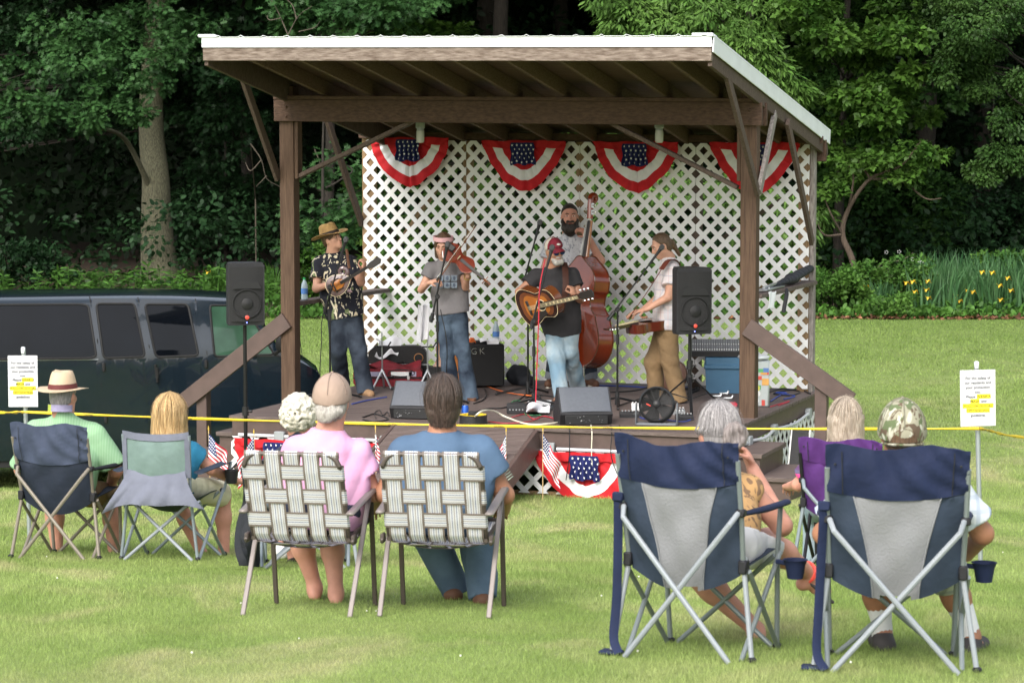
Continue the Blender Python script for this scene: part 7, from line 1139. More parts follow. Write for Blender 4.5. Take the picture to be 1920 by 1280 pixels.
def vpanel(quad, e, m, name, parent, r=.12, trim=None):
    c = [np.array(q, float) for q in quad]; O_ = [vq(u, v, e) for u, v in rq(quad, r)]; mb = MB(); n = len(O_); cc = np.mean(c, 0); rings = [O_] + [[vq(*(cc + (q - cc) * s_), e) for q in rq(quad, r)] for s_ in (.85, .7, .55, .4, .25, .1, .02)]; mb.grid(np.array(rings), close=True); mb.add(np.array(rings[-1]), [tuple(range(n))]); o = mb.build(name, m, parent, ang=0)
    me = o.data; bm = bmesh.new(); bm.from_mesh(me); bmesh.ops.recalc_face_normals(bm, faces=bm.faces)
    if sum((f.normal.y * f.calc_area()) for f in bm.faces) > 0: bmesh.ops.reverse_faces(bm, faces=bm.faces)
    bm.to_mesh(me); bm.free()
    if trim: mb = MB(); mb.tube([vq(u, v, e + .002) for u, v in rq(quad, r)] + [vq(*rq(quad, r)[0], e + .002)], .012, 6, cap=False); mb.build('window_seal', trim, o)
    return o
def seam(pts, parent, w_=.006, m=None): mb = MB(); mb.tube([vq(u, v, .002) for u, v in pts], w_, 5); mb.build('door_gap', m or M_RUB, parent)
vpanel([(-150, 572), (165, 570), (181, 671), (-150, 674)], .006, M_VGLASS, 'rear_side_window', van, .07, M_RUB)
d1 = vpanel([(171, 559), (256, 560), (284, 850), (194, 860)], .005, M_PAINT, 'side_door', van, .06); vpanel([(180, 569), (252, 569), (272, 668), (194, 671)], .012, M_VGLASS, 'window', d1, .1, M_RUB)
d2 = vpanel([(260, 560), (364, 563), (389, 842), (288, 850)], .005, M_PAINT, 'side_door', van, .06); vpanel([(271, 570), (352, 570), (372, 666), (292, 669)], .012, M_VGLASS, 'window', d2, .1, M_RUB)
d3 = vpanel([(368, 563), (448, 566), (531, 672), (520, 838), (393, 842)][:2] + [(531, 838), (393, 842)], .005, M_PAINT, 'front_door', van, .05); vpanel([(393, 572), (457, 572), (514, 664), (402, 668)], .012, M_VGREEN, 'window', d3, .08, M_RUB)
seam([(168, 556), (183, 640), (190, 720), (194, 860)], van); seam([(258, 557), (280, 650), (286, 760), (287, 850)], van); seam([(366, 560), (388, 660), (393, 760), (392, 840)], van); seam([(-100, 677), (184, 674)], van, .004, M_STEEL)
def handle(u, v0, v1, parent): mb = MB(); mb.tube([vq(u - 3, v0, .015), vq(u + 1, v1, .015)], .035, 8, flat=.4); h = mb.build('handle', M_RUB, parent); mb = MB(); mb.tube([vq(u, v0 + 6, .04), vq(u + 1, v1 - 8, .04)], .012, 6); mb.build('lever', M_BLACK, h)
handle(294, 683, 716, d2); handle(404, 700, 716, d3)
for u, v in ((194, 688), (198, 785), (386, 682), (389, 778)): mb = MB(); mb.box(vq(u, v, .012), (.03, .03, .09), np.array([VF, VL, EZ]), .006); mb.build('hinge', M_RUB, van)
mb = MB(); c = vq(523, 635, .12); mb.box(c, (.1, .12, .26), np.array([VF, VL, EZ]), .04); mb.tube([c - EZ * .1, vq(515, 664, .0)], .02, 6); mb.build('side_mirror', M_RUB, van)
mb = MB(); mb.tube([vp(d, ZROOF - .06, -.02) for d in np.linspace(-3.5, dW + .02, 14)], .022, 6); mb.build('roof_gutter', M_PAINT, van)
mb = MB(); a = vp(vd(570), .9, -.1); mb.rod(a, a + EZ * .75 + VF * -.1, .004, .0025, 5); mb.build('antenna', M_BLACK, van)
mb = MB(); q = lambda t, s_: V0 + VF * (dW + .02 + (dA - dW - .04) * t) + VL * (W2 / 2 + s_ * (W2 / 2 - .3 + .06 * t)) + EZ * (vtop(dW + (dA - dW) * t) + .055); mb.slab(np.array([[q(t, s_) for t in np.linspace(0, 1, 6)] for s_ in np.linspace(-1, 1, 6)]), .006); mb.build('windscreen', M_VGLASS, van)
def wheel(u, lat=0.0):
    c = vp(vd(u, -.05), VG + .36, .0) + VL * (.13 + lat); w_ = MB(); w_.lathe([(.2, -.11), (.3, -.12), (.355, -.09), (.36, 0), (.355, .09), (.3, .12), (.2, .11)], c, VL, 30); o = w_.build('wheel', M_TYRE, van); w_ = MB(); w_.lathe([(.001, -.1), (.08, -.1), (.1, -.075), (.19, -.08), (.21, -.11), (.215, -.08), (.215, .1)], c, VL, 26); w_.build('rim', M_STEEL, o); a_ = MB(); a_.tube([c - VL * .125 + (VF * math.cos(q) + EZ * math.sin(q)) * .42 for q in np.linspace(-.3, 3.44, 20)], .03, 6); a_.build('wheel_arch', M_RUB, van)
for u in (108, 556): wheel(u); wheel(u, W2 - .26)
mb = MB(); mb.box(V0 + VF * (dN + .03) + VL * W2 / 2 + EZ * .08, (.14, W2 - .1, .2), np.array([VF, VL, EZ]), .05); mb.build('bumper', M_RUB, van); mb = MB(); mb.box(V0 + VF * (dN + .0) + VL * W2 / 2 + EZ * .4, (.06, 1.1, .26), np.array([VF, VL, EZ]), .02); mb.build('grille', M_STEEL, van)
for l in (.26, W2 - .26): mb = MB(); mb.box(V0 + VF * (dN - .02) + VL * l + EZ * .42, (.1, .3, .3), np.array([VF, VL, EZ]), .04); mb.build('headlight', M_CHROME, van)
mb = MB(); mb.bar(vp(-3.4, ZSILL - .02, -.03), vp(dN - .3, ZSILL - .02, -.03), .03, .1, EZ); mb.build('sill', M_RUB, van)
# ---------------- loudspeakers, monitors, fan ----------------
M_GRILLE = mat('speaker_grille', (.02, .02, .021), .55, .3, var=.2, sc=300, bump=.5, bsc=500); M_CONE = mat('speaker_cone', (.011, .011, .012), .6); M_CAB = mat('cabinet_plastic', (.016, .016, .018), .5, var=.2, sc=60, bump=.25, bsc=260); M_GREYCAB = mat('grey_wedge', (.08, .088, .105), .55, var=.08, sc=40, bump=.15, bsc=200); M_LOGO = plain('red_badge', (.55, .07, .05), .3); M_LED = bpy.data.materials.new('blue_led'); M_LED.use_nodes = True; _b = M_LED.node_tree.nodes["Principled BSDF"]; _b.inputs['Emission Color'].default_value = (.1, .15, 1, 1); _b.inputs['Emission Strength'].default_value = 2
def speaker(label, uc, v0, v1, Y, yaw, w_, dp, gp_=None):
    H_ = (v1 - v0) * Y / FPX; c = at(uc, (v0 + v1) / 2, Y); x = np.array([math.cos(yaw), math.sin(yaw), 0]); y = np.array([-math.sin(yaw), math.cos(yaw), 0]); t = thing('loudspeaker', label, 'loudspeaker', c - EZ * H_ / 2, 'loudspeakers on stands'); mb = MB(); h = H_ / 2
    pl = [(-w_ / 2, 0), (w_ / 2, 0), (w_ / 2, dp * .45), (w_ * .32, dp), (-w_ * .32, dp), (-w_ / 2, dp * .45)]; mb.prism(pl, c - EZ * (h - .012), x, y, H_ - .03); mb.prism([(a * .96, b * .96 + .004) for a, b in pl], c - EZ * h, x, y, .013); mb.prism([(a * .95, b * .95 + .01) for a, b in pl], c + EZ * (h - .02), x, y, .02); mb.build('cabinet', M_CAB, t)
    F_ = c - y * .004; mb = MB(); P = np.array([[F_ + x * (s_ * w_ * .455) + EZ * (z - h * .02) - y * (.022 * (1 - s_ * s_)) for s_ in np.linspace(-1, 1, 15)] for z in np.linspace(-h * .86, h * .9, 3)]); mb.slab(P, .006); gr = mb.build('front_grille', M_GRILLE, t)
    mb = MB(); cc = F_ - EZ * h * .3 - y * .03; R_ = w_ * .385; A = np.linspace(0, 6.2832, 33); mb.tube([cc + (x * math.cos(a) + EZ * math.sin(a)) * R_ + y * .014 * math.cos(a) ** 2 for a in A], .006, 5, cap=False); mb.lathe([(R_ * .4, 0), (R_ * .3, .006), (.001, .01)], cc, -y, 20); mb.build('woofer', M_CONE, gr); mb = MB(); mb.prism([(-w_ * .4, 0), (w_ * .4, 0), (w_ * .3, h * .22), (-w_ * .3, h * .22)], F_ + EZ * h * .18 - y * .026, x, EZ, .005); mb.build('horn', M_CONE, gr)
    mb = MB(); mb.lathe([(.019, 0), (.019, .006), (.012, .009), (.001, .01)], F_ - EZ * h * .74 - y * .03, -y, 16, 0); mb.build('badge', M_LOGO, t); mb = MB(); mb.ball(F_ - EZ * h * .91 - y * .012, .006, 6); mb.build('power_light', M_LED, t); mb = MB(); mb.box(c + x * (w_ / 2 + .001) + y * dp * .25, (.006, .06, .15), np.array([x, y, EZ]), .003); mb.build('side_handle', M_CONE, t); return c - EZ * h + y * dp * .4
def spk_stand(label, head, base, yaw, spread=.42):
    t = thing('speaker_stand', label, 'speaker stand', base, 'loudspeaker stands'); mb = MB(); mb.rod(np.array([*base[:2], base[2] + .12]), head, .0185, .0165, 12); mb.build('pole', M_METALBLK, t); ht = head[2] - base[2]; zj = base[2] + min(.75, ht * .6)
    for z in (zj, base[2] + .32): mb = MB(); mb.rod([*base[:2], z - .03], [*base[:2], z + .05], .03, None, 12); k_ = mb.build('collar', M_BLACK, t); mb = MB(); mb.rod([*base[:2], z + .01], [base[0] + .06, base[1] - .02, z + .01], .012, None, 6); mb.build('knob', M_BLACK, k_)
    for k in range(3):
        a = yaw + k * 2.0944; f = np.array([base[0] + math.cos(a) * spread, base[1] + math.sin(a) * spread, 0.]); f[2] = base[2] + .015 if base[2] > .5 else float(gz(f[0], f[1])) + .015; mb = MB(); mb.bar([*base[:2], base[2] + .36], f, .03, .012, (0, 0, 1)); mb.ball(f, .018, 6); mb.build('leg', M_METALBLK, t); mb = MB(); mb.bar([*base[:2], base[2] + .14], np.array([*base[:2], base[2] + .36]) * .5 + f * .5, .02, .008); mb.build('strut', M_METALBLK, t)
h0 = speaker('black loudspeaker on a stand on the lawn left of the stage', 462, 493, 610, 22.2, R(14), .325, .3); b0 = gp(478, h0[1]); b0[0] = h0[0]; spk_stand('black tripod stand on the lawn at the left front corner', h0 - EZ * .005, b0, 3.6)
h1 = speaker('black loudspeaker on a stand on the stage beside the right post', 1302, 502, 627, 23.3, R(14), .34, .32); b1 = np.array([h1[0], h1[1], DZ]); spk_stand('black tripod stand on the deck under the right loudspeaker', h1 - EZ * .005, b1, .5, .42)
DK = lambda u, v, e=0.: onz(u, v, DZ + e)
def wedge(label, u0, u1, v0, v1, yaw):
    b = DK((u0 + u1) / 2, v1); Y = b[1]; W_ = (u1 - u0) * Y / FPX; H_ = (v1 - v0) * Y / FPX * 1.0; x = np.array([math.cos(yaw), math.sin(yaw), 0]); y = np.array([-math.sin(yaw), math.cos(yaw), 0]); t = thing('floor_monitor', label, 'stage monitor', b, 'wedge floor monitors'); o = b - x * W_ / 2
    prof = [(.05, 0), (.40, 0), (.44, .08), (.24, H_), (.20, H_), (.025, H_ * .38), (.0, H_ * .3)]; mb = MB(); mb.prism([(p, q) for p, q in prof], o, y, EZ, W_); cab = mb.build('cabinet', M_CAB, t)
    n = norm(np.cross(x, (y * .175 + EZ * H_ * .62))); mb = MB(); P = np.array([[o + x * (W_ * .03 + W_ * .94 * s_) + y * (.022 + .178 * q) + EZ * (H_ * .36 + H_ * .63 * q) + n * (-.004 - .014 * math.sin(3.14 * s_) ** .3 * math.sin(3.14 * min(1, q * .9 + .08)) ** .4) * -1 for s_ in np.linspace(0, 1, 14)] for q in np.linspace(0, 1, 8)]); mb.slab(P, .01); mb.build('rear_shell', M_GREYCAB, t)
    mb = MB(); mb.box(o + x * W_ / 2 + y * .006 + EZ * H_ * .15, (W_ * .82, .02, H_ * .27), np.array([x, y, EZ]), .006); pn = mb.build('connector_panel', M_CONE, t); r = random.Random(int(u0)); mb = MB()
    for _ in range(15): mb.lathe([(r.choice([.003, .004, .007]), 0), (.003, .008), (.001, .009)], o + x * W_ * r.uniform(.12, .88) - y * .005 + EZ * H_ * r.uniform(.05, .26), -y, 8, r.choice([0, 0, 1]))
    mb.build('knobs', [plain('knob_dim', (.12, .12, .13), .4), plain('knob_pale', (.3, .3, .3), .4)], pn)
wedge('grey wedge monitor on the deck left of the blue tee man\'s head', 728, 815, 718, 786, R(-14)); wedge('grey wedge monitor on the deck before the guitarist', 1050, 1150, 729, 797, R(8))
b = DK(1231, 797); Y = b[1]; s_ = FPX / Y; fx = np.array([math.cos(.12), -math.sin(.12), 0]); fy = np.array([math.sin(.12), math.cos(.12), 0]); fan = thing('floor_fan', 'black round floor fan in a grey cradle at the stage front', 'fan', b); c = b + EZ * .185 + fy * .02; an = norm(-fy + EZ * .22); mb = MB(); mb.lathe([(.148, .05), (.163, .03), (.166, -.03), (.15, -.08), (.142, -.08), (.152, -.02), (.14, .048)], c, an, 36); mb.build('housing', M_GREYCAB if False else mat('fan_housing', (.025, .027, .03), .5, var=.2), fan)
ux = norm(np.cross(an, EZ)); uy = np.cross(ux, an); mb = MB()
for r_ in np.arange(.03, .15, .0145): mb.tube([c + an * (.052 - r_ * .06) + (ux * math.cos(a) + uy * math.sin(a)) * r_ for a in np.linspace(0, 6.2832, 29)], .0018, 4, cap=False)
for k in range(16): a = k * .3927; mb.rod(c + an * .052 + (ux * math.cos(a) + uy * math.sin(a)) * .02, c + an * .043 + (ux * math.cos(a) + uy * math.sin(a)) * .148, .002, None, 4)
mb.build('guard', M_BLACK, fan)
for k in range(5): a = k * 1.2566; e = ux * math.cos(a) + uy * math.sin(a); g = -ux * math.sin(a) + uy * math.cos(a); mb = MB(); mb.slab(np.array([[c + e * (.025 + .11 * q) + g * (w_ * (.03 + .04 * q)) + an * (w_ * .02) for w_ in (-1, 0, 1)] for q in (0, .35, .7, 1)]), .003); mb.build('blade', M_CONE, fan)
mb = MB(); mb.lathe([(.035, .0), (.034, .05), (.02, .06), (.001, .062)], c, an, 16); mb.build('hub', M_BLACK, fan); mb = MB(); mb.bar(c + an * .062 + ux * .05 - uy * .02, c + an * .062 + ux * .09 + uy * .0, .004, .012); mb.build('label_print', M_LOGO, fan); M_CRADLE = plain('grey_cradle', (.14, .15, .16), .5)
mb = MB(); mb.box(b + EZ * .012 + fy * .02, (.36, .16, .024), np.array([fx, fy, EZ]), .008)
for q in (-1, 1): mb.box(b + fx * q * .185 + EZ * .1 + fy * .02, (.014, .12, .2), np.array([fx, fy, EZ]), .006)
mb.build('cradle', M_CRADLE, fan)
# ---------------- amplifier, cases and small stage gear ----------------
def cloth(name, label, f, m, nu=18, nv=18, th=.006): mb = MB(); mb.slab(np.array([[f(u, v) for u in np.linspace(0, 1, nu)] for v in np.linspace(0, 1, nv)]), th); return tag(mb.build(name, m), label, 'towel' if 'towel' in name else 'cloth')
def boxat(u0, u1, v0, v1, dp, yaw=.0, sx=None): # front-left-bottom origin, axes and size of a box standing on the deck with its front seen at these pixels
    b = DK((u0 + u1) / 2, v1); Y = b[1]; x = np.array([math.cos(yaw), math.sin(yaw), 0]); y = np.array([-math.sin(yaw), math.cos(yaw), 0]); return b, x, y, (u1 - u0) * Y / FPX / math.cos(yaw), (v1 - v0) * Y / FPX
b, x, y, W_, H_ = boxat(874, 946, 645, 727, .28, R(9)); M3 = np.array([x, y, EZ]); amp = thing('bass_amplifier', 'black bass amplifier with silver letters behind the fiddler', 'amplifier', b); mb = MB(); mb.box(b + y * .16 + EZ * (H_ / 2 + .01), (W_, .32, H_ - .02), M3, .012); mb.build('cabinet', mat('black_tolex', (.011, .011, .012), .65, var=.3, sc=90, bump=.4, bsc=300), amp); mb = MB(); mb.box(b - y * .004 + EZ * (H_ * .5), (W_ * .94, .012, H_ * .9), M3, .004); mb.build('grille', M_GRILLE, amp)
V, F = text_mesh('G', .095, b - x * W_ * .3 - y * .013 + EZ * H_ * .78, x, EZ, .002); mb = MB(); mb.add(V, F); V, F = text_mesh('K', .095, b - x * W_ * .09 - y * .013 + EZ * H_ * .78, x, EZ, .002); mb.add(V, F); mb.build('letters', M_CHROME, amp, smooth=False)
mb = MB(); mb.bar(b + y * .1 + EZ * (H_ + .02), b + y * .22 + EZ * (H_ + .02), .16, .02); [mb.box(b + y * .16 + x * k * .09 + EZ * (H_ + .008), (.02, .03, .016), M3) for k in (-1, 1)]; mb.build('handle', M_BLACK, amp)
tp = lambda p, q, e=0.: b + x * (p * W_ / 2) + y * (.16 + q * .15) + EZ * (H_ + e); cloth('towel', 'crumpled white towel on top of the bass amplifier', lambda u, v: tp(-.25 + 1.2 * u, -.95 + 1.3 * v, .025 + .035 * abs(math.sin(6 * u + 2 * v)) * math.sin(3 * v + .4) + (-.06 * max(0, .12 - v) / .12 if u > .35 and u < .8 else 0)), M_WCLOTH)
def bottle(label, p, s_=1., cap_c=(.02, .3, .08)):
    t = thing('water_bottle', label, 'bottle', p); mb = MB(); mb.lathe([(.001, 0), (.03 * s_, .003), (.032 * s_, .02), (.03 * s_, .06), (.032 * s_, .12), (.03 * s_, .15), (.014 * s_, .195), (.0125 * s_, .205)], p, (0, 0, 1), 16); mb.build('bottle', mat('clear_plastic', (.55, .66, .72), .08, var=.15, sc=20, trans=.4, spec=.7), t); mb = MB(); mb.lathe([(.0325 * s_, .06), (.0328 * s_, .115)], p, (0, 0, 1), 16); mb.build('label', plain('blue_label', (.08, .2, .5), .5), t); mb = MB(); mb.lathe([(.015 * s_, .2), (.015 * s_, .222), (.001, .223)], p, (0, 0, 1), 12); mb.build('cap', plain('cap_%d' % int(cap_c[1] * 100), cap_c, .5), t)
bottle('clear water bottle standing on the bass amplifier', tp(.72, .35, .004), 1.1, (.5, .55, .6)); bottle('clear water bottle with green cap on the left side shelf', S(aP0 - .02, b_at(571, aP0 - .02, zs0), zs0 + .04), 1.05)
mb = MB(); P = [tp(-.75 + .35 * math.cos(a) * (1 - a / 60), -.2 + .5 * math.sin(a) * (1 - a / 60), .012 + .0022 * a) for a in np.linspace(0, 20, 80)]; mb.tube(P, .006, 6); M_ORCAB = plain('orange_cord', (.75, .16, .03), .5); tag(mb.build('coiled_cord', M_ORCAB), 'orange cord coiled on the bass amplifier', 'cord')
def ctube(name, label, pts, r, m, cat='cable', n=40): mb = MB(); mb.tube(spline(pts, n), r, 6); return tag(mb.build(name, m), label, cat, 'cables on the stage')
C = lambda u, v, e=.008: DK(u, v, e); M_CBL = plain('black_cable', (.012, .012, .013), .5); M_CRED = plain('red_cable', (.45, .02, .04), .5); M_CBLU = plain('blue_cable', (.02, .06, .35), .5); M_CWHT = plain('white_cable', (.65, .62, .5), .5); M_CGRN = plain('green_cable', (.02, .2, .07), .5)
ctube('cable', 'orange cable running from the amplifier across the deck', [C(882, 700, .1), C(900, 716), C(930, 730), C(965, 738), C(1000, 742)], .006, M_ORCAB)
ctube('cable', 'stiff white cord arching out of the cable reel', [C(890, 782, .05), C(893, 778, .12), C(905, 770, .15), C(925, 770, .09), C(950, 782, .02), C(990, 795), C(1030, 794), C(1055, 790)], .009, M_CWHT)
for i, (lb, m, r_, ps) in enumerate([('black cable snaking behind the reel to the guitarist stand', M_CBL, .007, [(880, 775), (915, 766), (945, 764), (965, 755), (985, 740), (1010, 728)]), ('black cable looping by the amplifier foot', M_CBL, .006, [(908, 728), (912, 740), (905, 750), (888, 756)]), ('black cables crossing the deck to the wedge before the guitarist', M_CBL, .007, [(985, 745), (1020, 741), (1050, 748), (1020, 754), (1000, 752), (1040, 760)]), ('blue cable along the back of the deck', M_CBLU, .006, [(1110, 722), (1180, 724), (1230, 727), (1290, 726)]), ('black cable along the middle of the deck behind the right stand', M_CBL, .007, [(1145, 735), (1190, 732), (1215, 726), (1260, 722)]), ('black cable from the steel player stand to the pedals', M_CBL, .006, [(1160, 760), (1185, 752), (1210, 746), (1250, 748)]), ('red cable curling at the guitarist stand base', M_CRED, .005, [(960, 782), (985, 776), (1000, 785), (1020, 780), (1045, 786)]), ('red cable across the front of the deck', M_CRED, .004, [(915, 790), (950, 793), (990, 790), (1010, 784)]), ('green cable by the black box', M_CGRN, .005, [(952, 770), (962, 752), (980, 754), (985, 776), (1015, 778)]), ('blue cables tangled before the fan', M_CBLU, .005, [(1190, 772), (1205, 784), (1240, 786), (1280, 790), (1300, 785)]), ('black cables left of the left wedge monitor', M_CBL, .006, [(680, 782), (700, 776), (715, 779), (728, 786), (700, 790), (680, 786)]), ('thin dark cable loops beside the left wedge monitor', M_CBL, .004, [(705, 784), (702, 774), (712, 769), (718, 778), (726, 772), (730, 780)]), ('dark blue cable running to the left wedge monitor', M_CBLU, .006, [(660, 757), (690, 750), (725, 744)]), ('black cable bundle at the tote', M_CBL, .012, [(1290, 738), (1310, 730), (1300, 722), (1320, 718), (1300, 730), (1285, 728)]), ('blue cable heap at the right edge of the deck', M_CBLU, .006, [(1445, 752), (1460, 742), (1475, 736), (1455, 736), (1490, 742), (1470, 748)]), ('black cable heap at the right edge of the deck', M_CBL, .007, [(1440, 735), (1470, 728), (1500, 734), (1480, 741), (1450, 737), (1495, 729), (1520, 738)]), ('purple red cable beside the sticker case', M_CRED, .005, [(1445, 762), (1465, 756), (1480, 752), (1460, 760)])]): ctube('cable', lb, [C(*q) for q in ps], r_, m)
ctube('cable', 'red microphone cable hanging along the guitarist stand', [at(1022, 486, 24.0), at(1012, 540, 23.92), at(1010, 600, 23.9), at(1007, 680, 23.9), C(1004, 765)], .006, M_CRED); ctube('cable', 'black cable hanging along the mandolin stand', [at(645, 470, 24.7), at(606, 590, 24.7), at(603, 640, 24.7), at(600, 700, 24.7), C(606, 748)], .005, M_CBL); ctube('cable', 'black cable hanging from the fiddle stand', [at(826, 580, 24.18), at(838, 650, 24.18), C(834, 750)], .005, M_CBL)
for i, (u, e) in enumerate(((1066, 0), (1108, 1), (1145, 0), (1162, 0))): tag((lambda m_: m_.build('cable', M_CWHT if e else M_CBL))(MB().tube(spline([C(u, 796, .03), S(a_at(u + 1, -.06, .6), -.045, DZ - .03), S(a_at(u + 2, -.08, .4), -.09, .42), S(a_at(u - 4 + 12 * i, -.09, .2), -.1, .2)], 24), .0045, 5)), ['black cable drooping over the stage front from the right wedge', 'pale cable drooping over the stage front from the right wedge', 'black cable hanging over the stage front left of the fan', 'dark cable hanging over the stage front under the fan'][i], 'cable', 'cables on the stage')
b, x, y, W_, H_ = boxat(862, 912, 778, 796, .2); reel = thing('cable_reel', 'black cable reel with yellow rim behind the tape', 'cable reel', b); c = b + y * .12; mb = MB(); mb.lathe([(.001, 0), (.125, 0), (.125, .075), (.11, .078), (.1, .06), (.001, .06)], c, (0, 0, 1), 28); mb.build('drum', M_CAB, reel); mb = MB(); mb.lathe([(.1, .062), (.1, .08), (.122, .082), (.122, .079)], c, (0, 0, 1), 28); mb.build('rim', plain('yellow_rim', (.7, .5, .03), .5), reel); mb = MB(); mb.box(c + EZ * .085, (.09, .06, .05), None, .01); mb.build('outlet', M_BLACK, reel)
p_ = DK(872, 784); can = thing('drink_can', 'blue drink can beside the cable reel', 'can', p_); mb = MB(); mb.lathe([(.001, 0), (.026, 0), (.033, .008), (.033, .11), (.027, .122), (.001, .12)], p_, (0, 0, 1), 18, 0); mb.build('can', plain('blue_can', (.02, .09, .4), .3, .4), can); mb = MB(); mb.lathe([(.027, .1225), (.024, .1225), (.022, .12), (.001, .12)], p_ + EZ * .001, (0, 0, 1), 18); mb.build('lid', M_STEEL, can)
b, x, y, W_, H_ = boxat(950, 986, 757, 776, .12); di = thing('power_box', 'small black box with cables left of the guitarist stand', 'equipment box', b); mb = MB(); mb.box(b + y * .07 + EZ * H_ / 2, (W_, .14, H_), None, .008); mb.build('case', M_CAB, di); mb = MB(); [mb.lathe([(.008, 0), (.006, .01), (.001, .011)], b + x * k * .03 - y * .001 + EZ * .04, -y, 8) for k in (-2, -1, 0, 1, 2)]; mb.build('sockets', M_STEEL, di)
cloth('towel', 'white towel on the deck behind the guitarist stand', lambda u, v: DK(986 + 44 * u + 4 * v, 772 - 22 * v, .03 + .1 * math.sin(3.14 * v) * (.5 + .5 * math.sin(5 * u + 1)) * math.sin(3.14 * u) ** .5), M_WCLOTH)
def pedal(label, u, v, w_, h_, m, kn=4):
    b = DK(u, v); t = thing('effects_pedal', label, 'pedal', b, 'effects pedals'); mb = MB(); mb.prism([(-.06, 0), (.06, 0), (.06, h_), (-.06, h_ * .6)], b - _X * w_ / 2, np.array([0, 1., 0]), EZ, w_); mb.build('case', m, t); mb = MB(); [mb.lathe([(.009, 0), (.007, .014), (.001, .015)], b + np.array([w_ * (-.38 + .76 * k / max(1, kn - 1)), .03, h_]), (0, 0, 1), 8) for k in range(kn)]; mb.build('knobs', M_CHROME, t)
pedal('black pedal board left of the fan', 1182, 782, .2, .05, M_CAB, 6); pedal('white pedal left of the fan behind the black board', 1196, 768, .12, .06, M_WHITE, 4); pedal('grey pedal right of the fan', 1272, 776, .12, .05, M_STEEL, 4); pedal('black pedal right of the fan below the steel player shoe', 1283, 787, .16, .05, M_CAB, 5); pedal('black pedal behind the right wedge near the guitarist foot', 1030, 768, .16, .04, M_CAB, 3)
# instrument cases and stands behind the fiddler
def case(label, name, u0, u1, v0, v1, dp, m, rnd, yaw=0., trim=None):
    b, x, y, W_, H_ = boxat(u0, u1, v0, v1, dp, yaw); t = thing(name, label, 'instrument case', b); o = b + EZ * 0
    pl = [(-W_ / 2 + rnd * (1 - math.cos(a)), H_ - rnd + rnd * math.sin(a)) for a in np.linspace(0, 1.57, 6)] + [(W_ / 2 - rnd * (1 - math.cos(a)), H_ - rnd + rnd * math.sin(a)) for a in np.linspace(1.57, 0, 6)] + [(W_ / 2, .03), (W_ / 2 - .03, 0), (-W_ / 2 + .03, 0), (-W_ / 2, .03)]
    mb = MB(); mb.prism(pl[::-1], o + y * dp, x, EZ, dp); mb.build('shell', m, t); mb = MB(); mb.bar(o - x * W_ * .5 - y * .004 + EZ * H_ * .5, o + x * W_ * .5 - y * .004 + EZ * H_ * .5, .012, .018, EZ); mb.build('rim', trim or M_STEEL, t); mb = MB(); mb.tube(spline([o - x * .06 - y * .005 + EZ * H_ * .55, o - x * .05 - y * .04 + EZ * H_ * .57, o + x * .05 - y * .04 + EZ * H_ * .57, o + x * .06 - y * .005 + EZ * H_ * .55], 12), .009, 6); mb.build('handle', M_BLACK, t)
    for k in (-.3, .3): mb = MB(); mb.box(o + x * W_ * k - y * .006 + EZ * H_ * .5, (.03, .012, .045), np.array([x, y, EZ]), .003); mb.build('latch', M_CHROME, t)
    return b, x, y, W_, H_, t
M_CASEBK = mat('black_case_cloth', (.014, .014, .015), .6, var=.3, sc=40, bump=.2, bsc=150); M_CASERD = mat('red_case_cloth', (.20, .012, .02), .7, var=.3, sc=12, bump=.3, bsc=50)
b, x, y, W_, H_, t = case('long black instrument case lying at the lattice behind the fiddler', 'instrument_case', 690, 802, 648, 718, .16, M_CASEBK, .12); mb = MB(); mb.lathe([(.05, 0), (.05, .004), (.043, .006)], b + x * W_ * .35 - y * .004 + EZ * H_ * .68, -y, 20); mb.build('round_sticker', plain('orange_ring', (.4, .18, .06), .5), t)
b, x, y, W_, H_, t = case('red instrument case with stickers lying open on the deck', 'instrument_case', 662, 792, 692, 724, .22, M_CASERD, .04, 0., M_BLACK); mb = MB(); P = np.array([[b + x * (W_ * (-.47 + .94 * u)) + y * (.05 + .24 * v) + EZ * (H_ + .01 + .04 * v + .025 * math.sin(7 * u) * (1 - v) + .025 * math.sin(11 * u + 3 * v)) for u in np.linspace(0, 1, 26)] for v in np.linspace(0, 1, 8)]); mb.slab(P, .012); mb.build('lid', M_CASERD, t); mb = MB(); [mb.box(b + x * W_ * k - y * .002 + EZ * H_ * .72, (w_, .006, .05), None, .002, i % 2) for i, (k, w_) in enumerate([(-.38, .12), (-.2, .16), (.2, .22), (.36, .08)])]; mb.tube([b + x * (W_ * .2 + .14 * math.cos(a)) + y * (-.004) + EZ * (H_ * .78 + .035 * math.sin(a)) for a in np.linspace(0, 6.28, 20)], .006, 5, 2); mb.build('stickers', [M_WHITE, plain('lilac_sticker', (.35, .33, .45), .5), M_BLACK], t)
cloth('towel', 'white towel hanging over the black instrument case', lambda u, v: at(703 + 42 * u + 8 * math.sin(3 * v), 668 - 34 * math.sin(1.7 * v) + 5 * math.sin(6 * u), DK(745, 718)[1] - .03 + .2 * v + .02 * math.sin(9 * u)), M_WCLOTH); cloth('towel', 'white towel hung high on the instrument stand beside the fiddler', lambda u, v: at(784 + 20 * u - 3 * v + 2 * math.sin(8 * u), 571 + 68 * v + 3 * math.sin(5 * u), DK(802, 730)[1] - .02 + .03 * math.sin(10 * u + 2 * v)), M_WCLOTH)
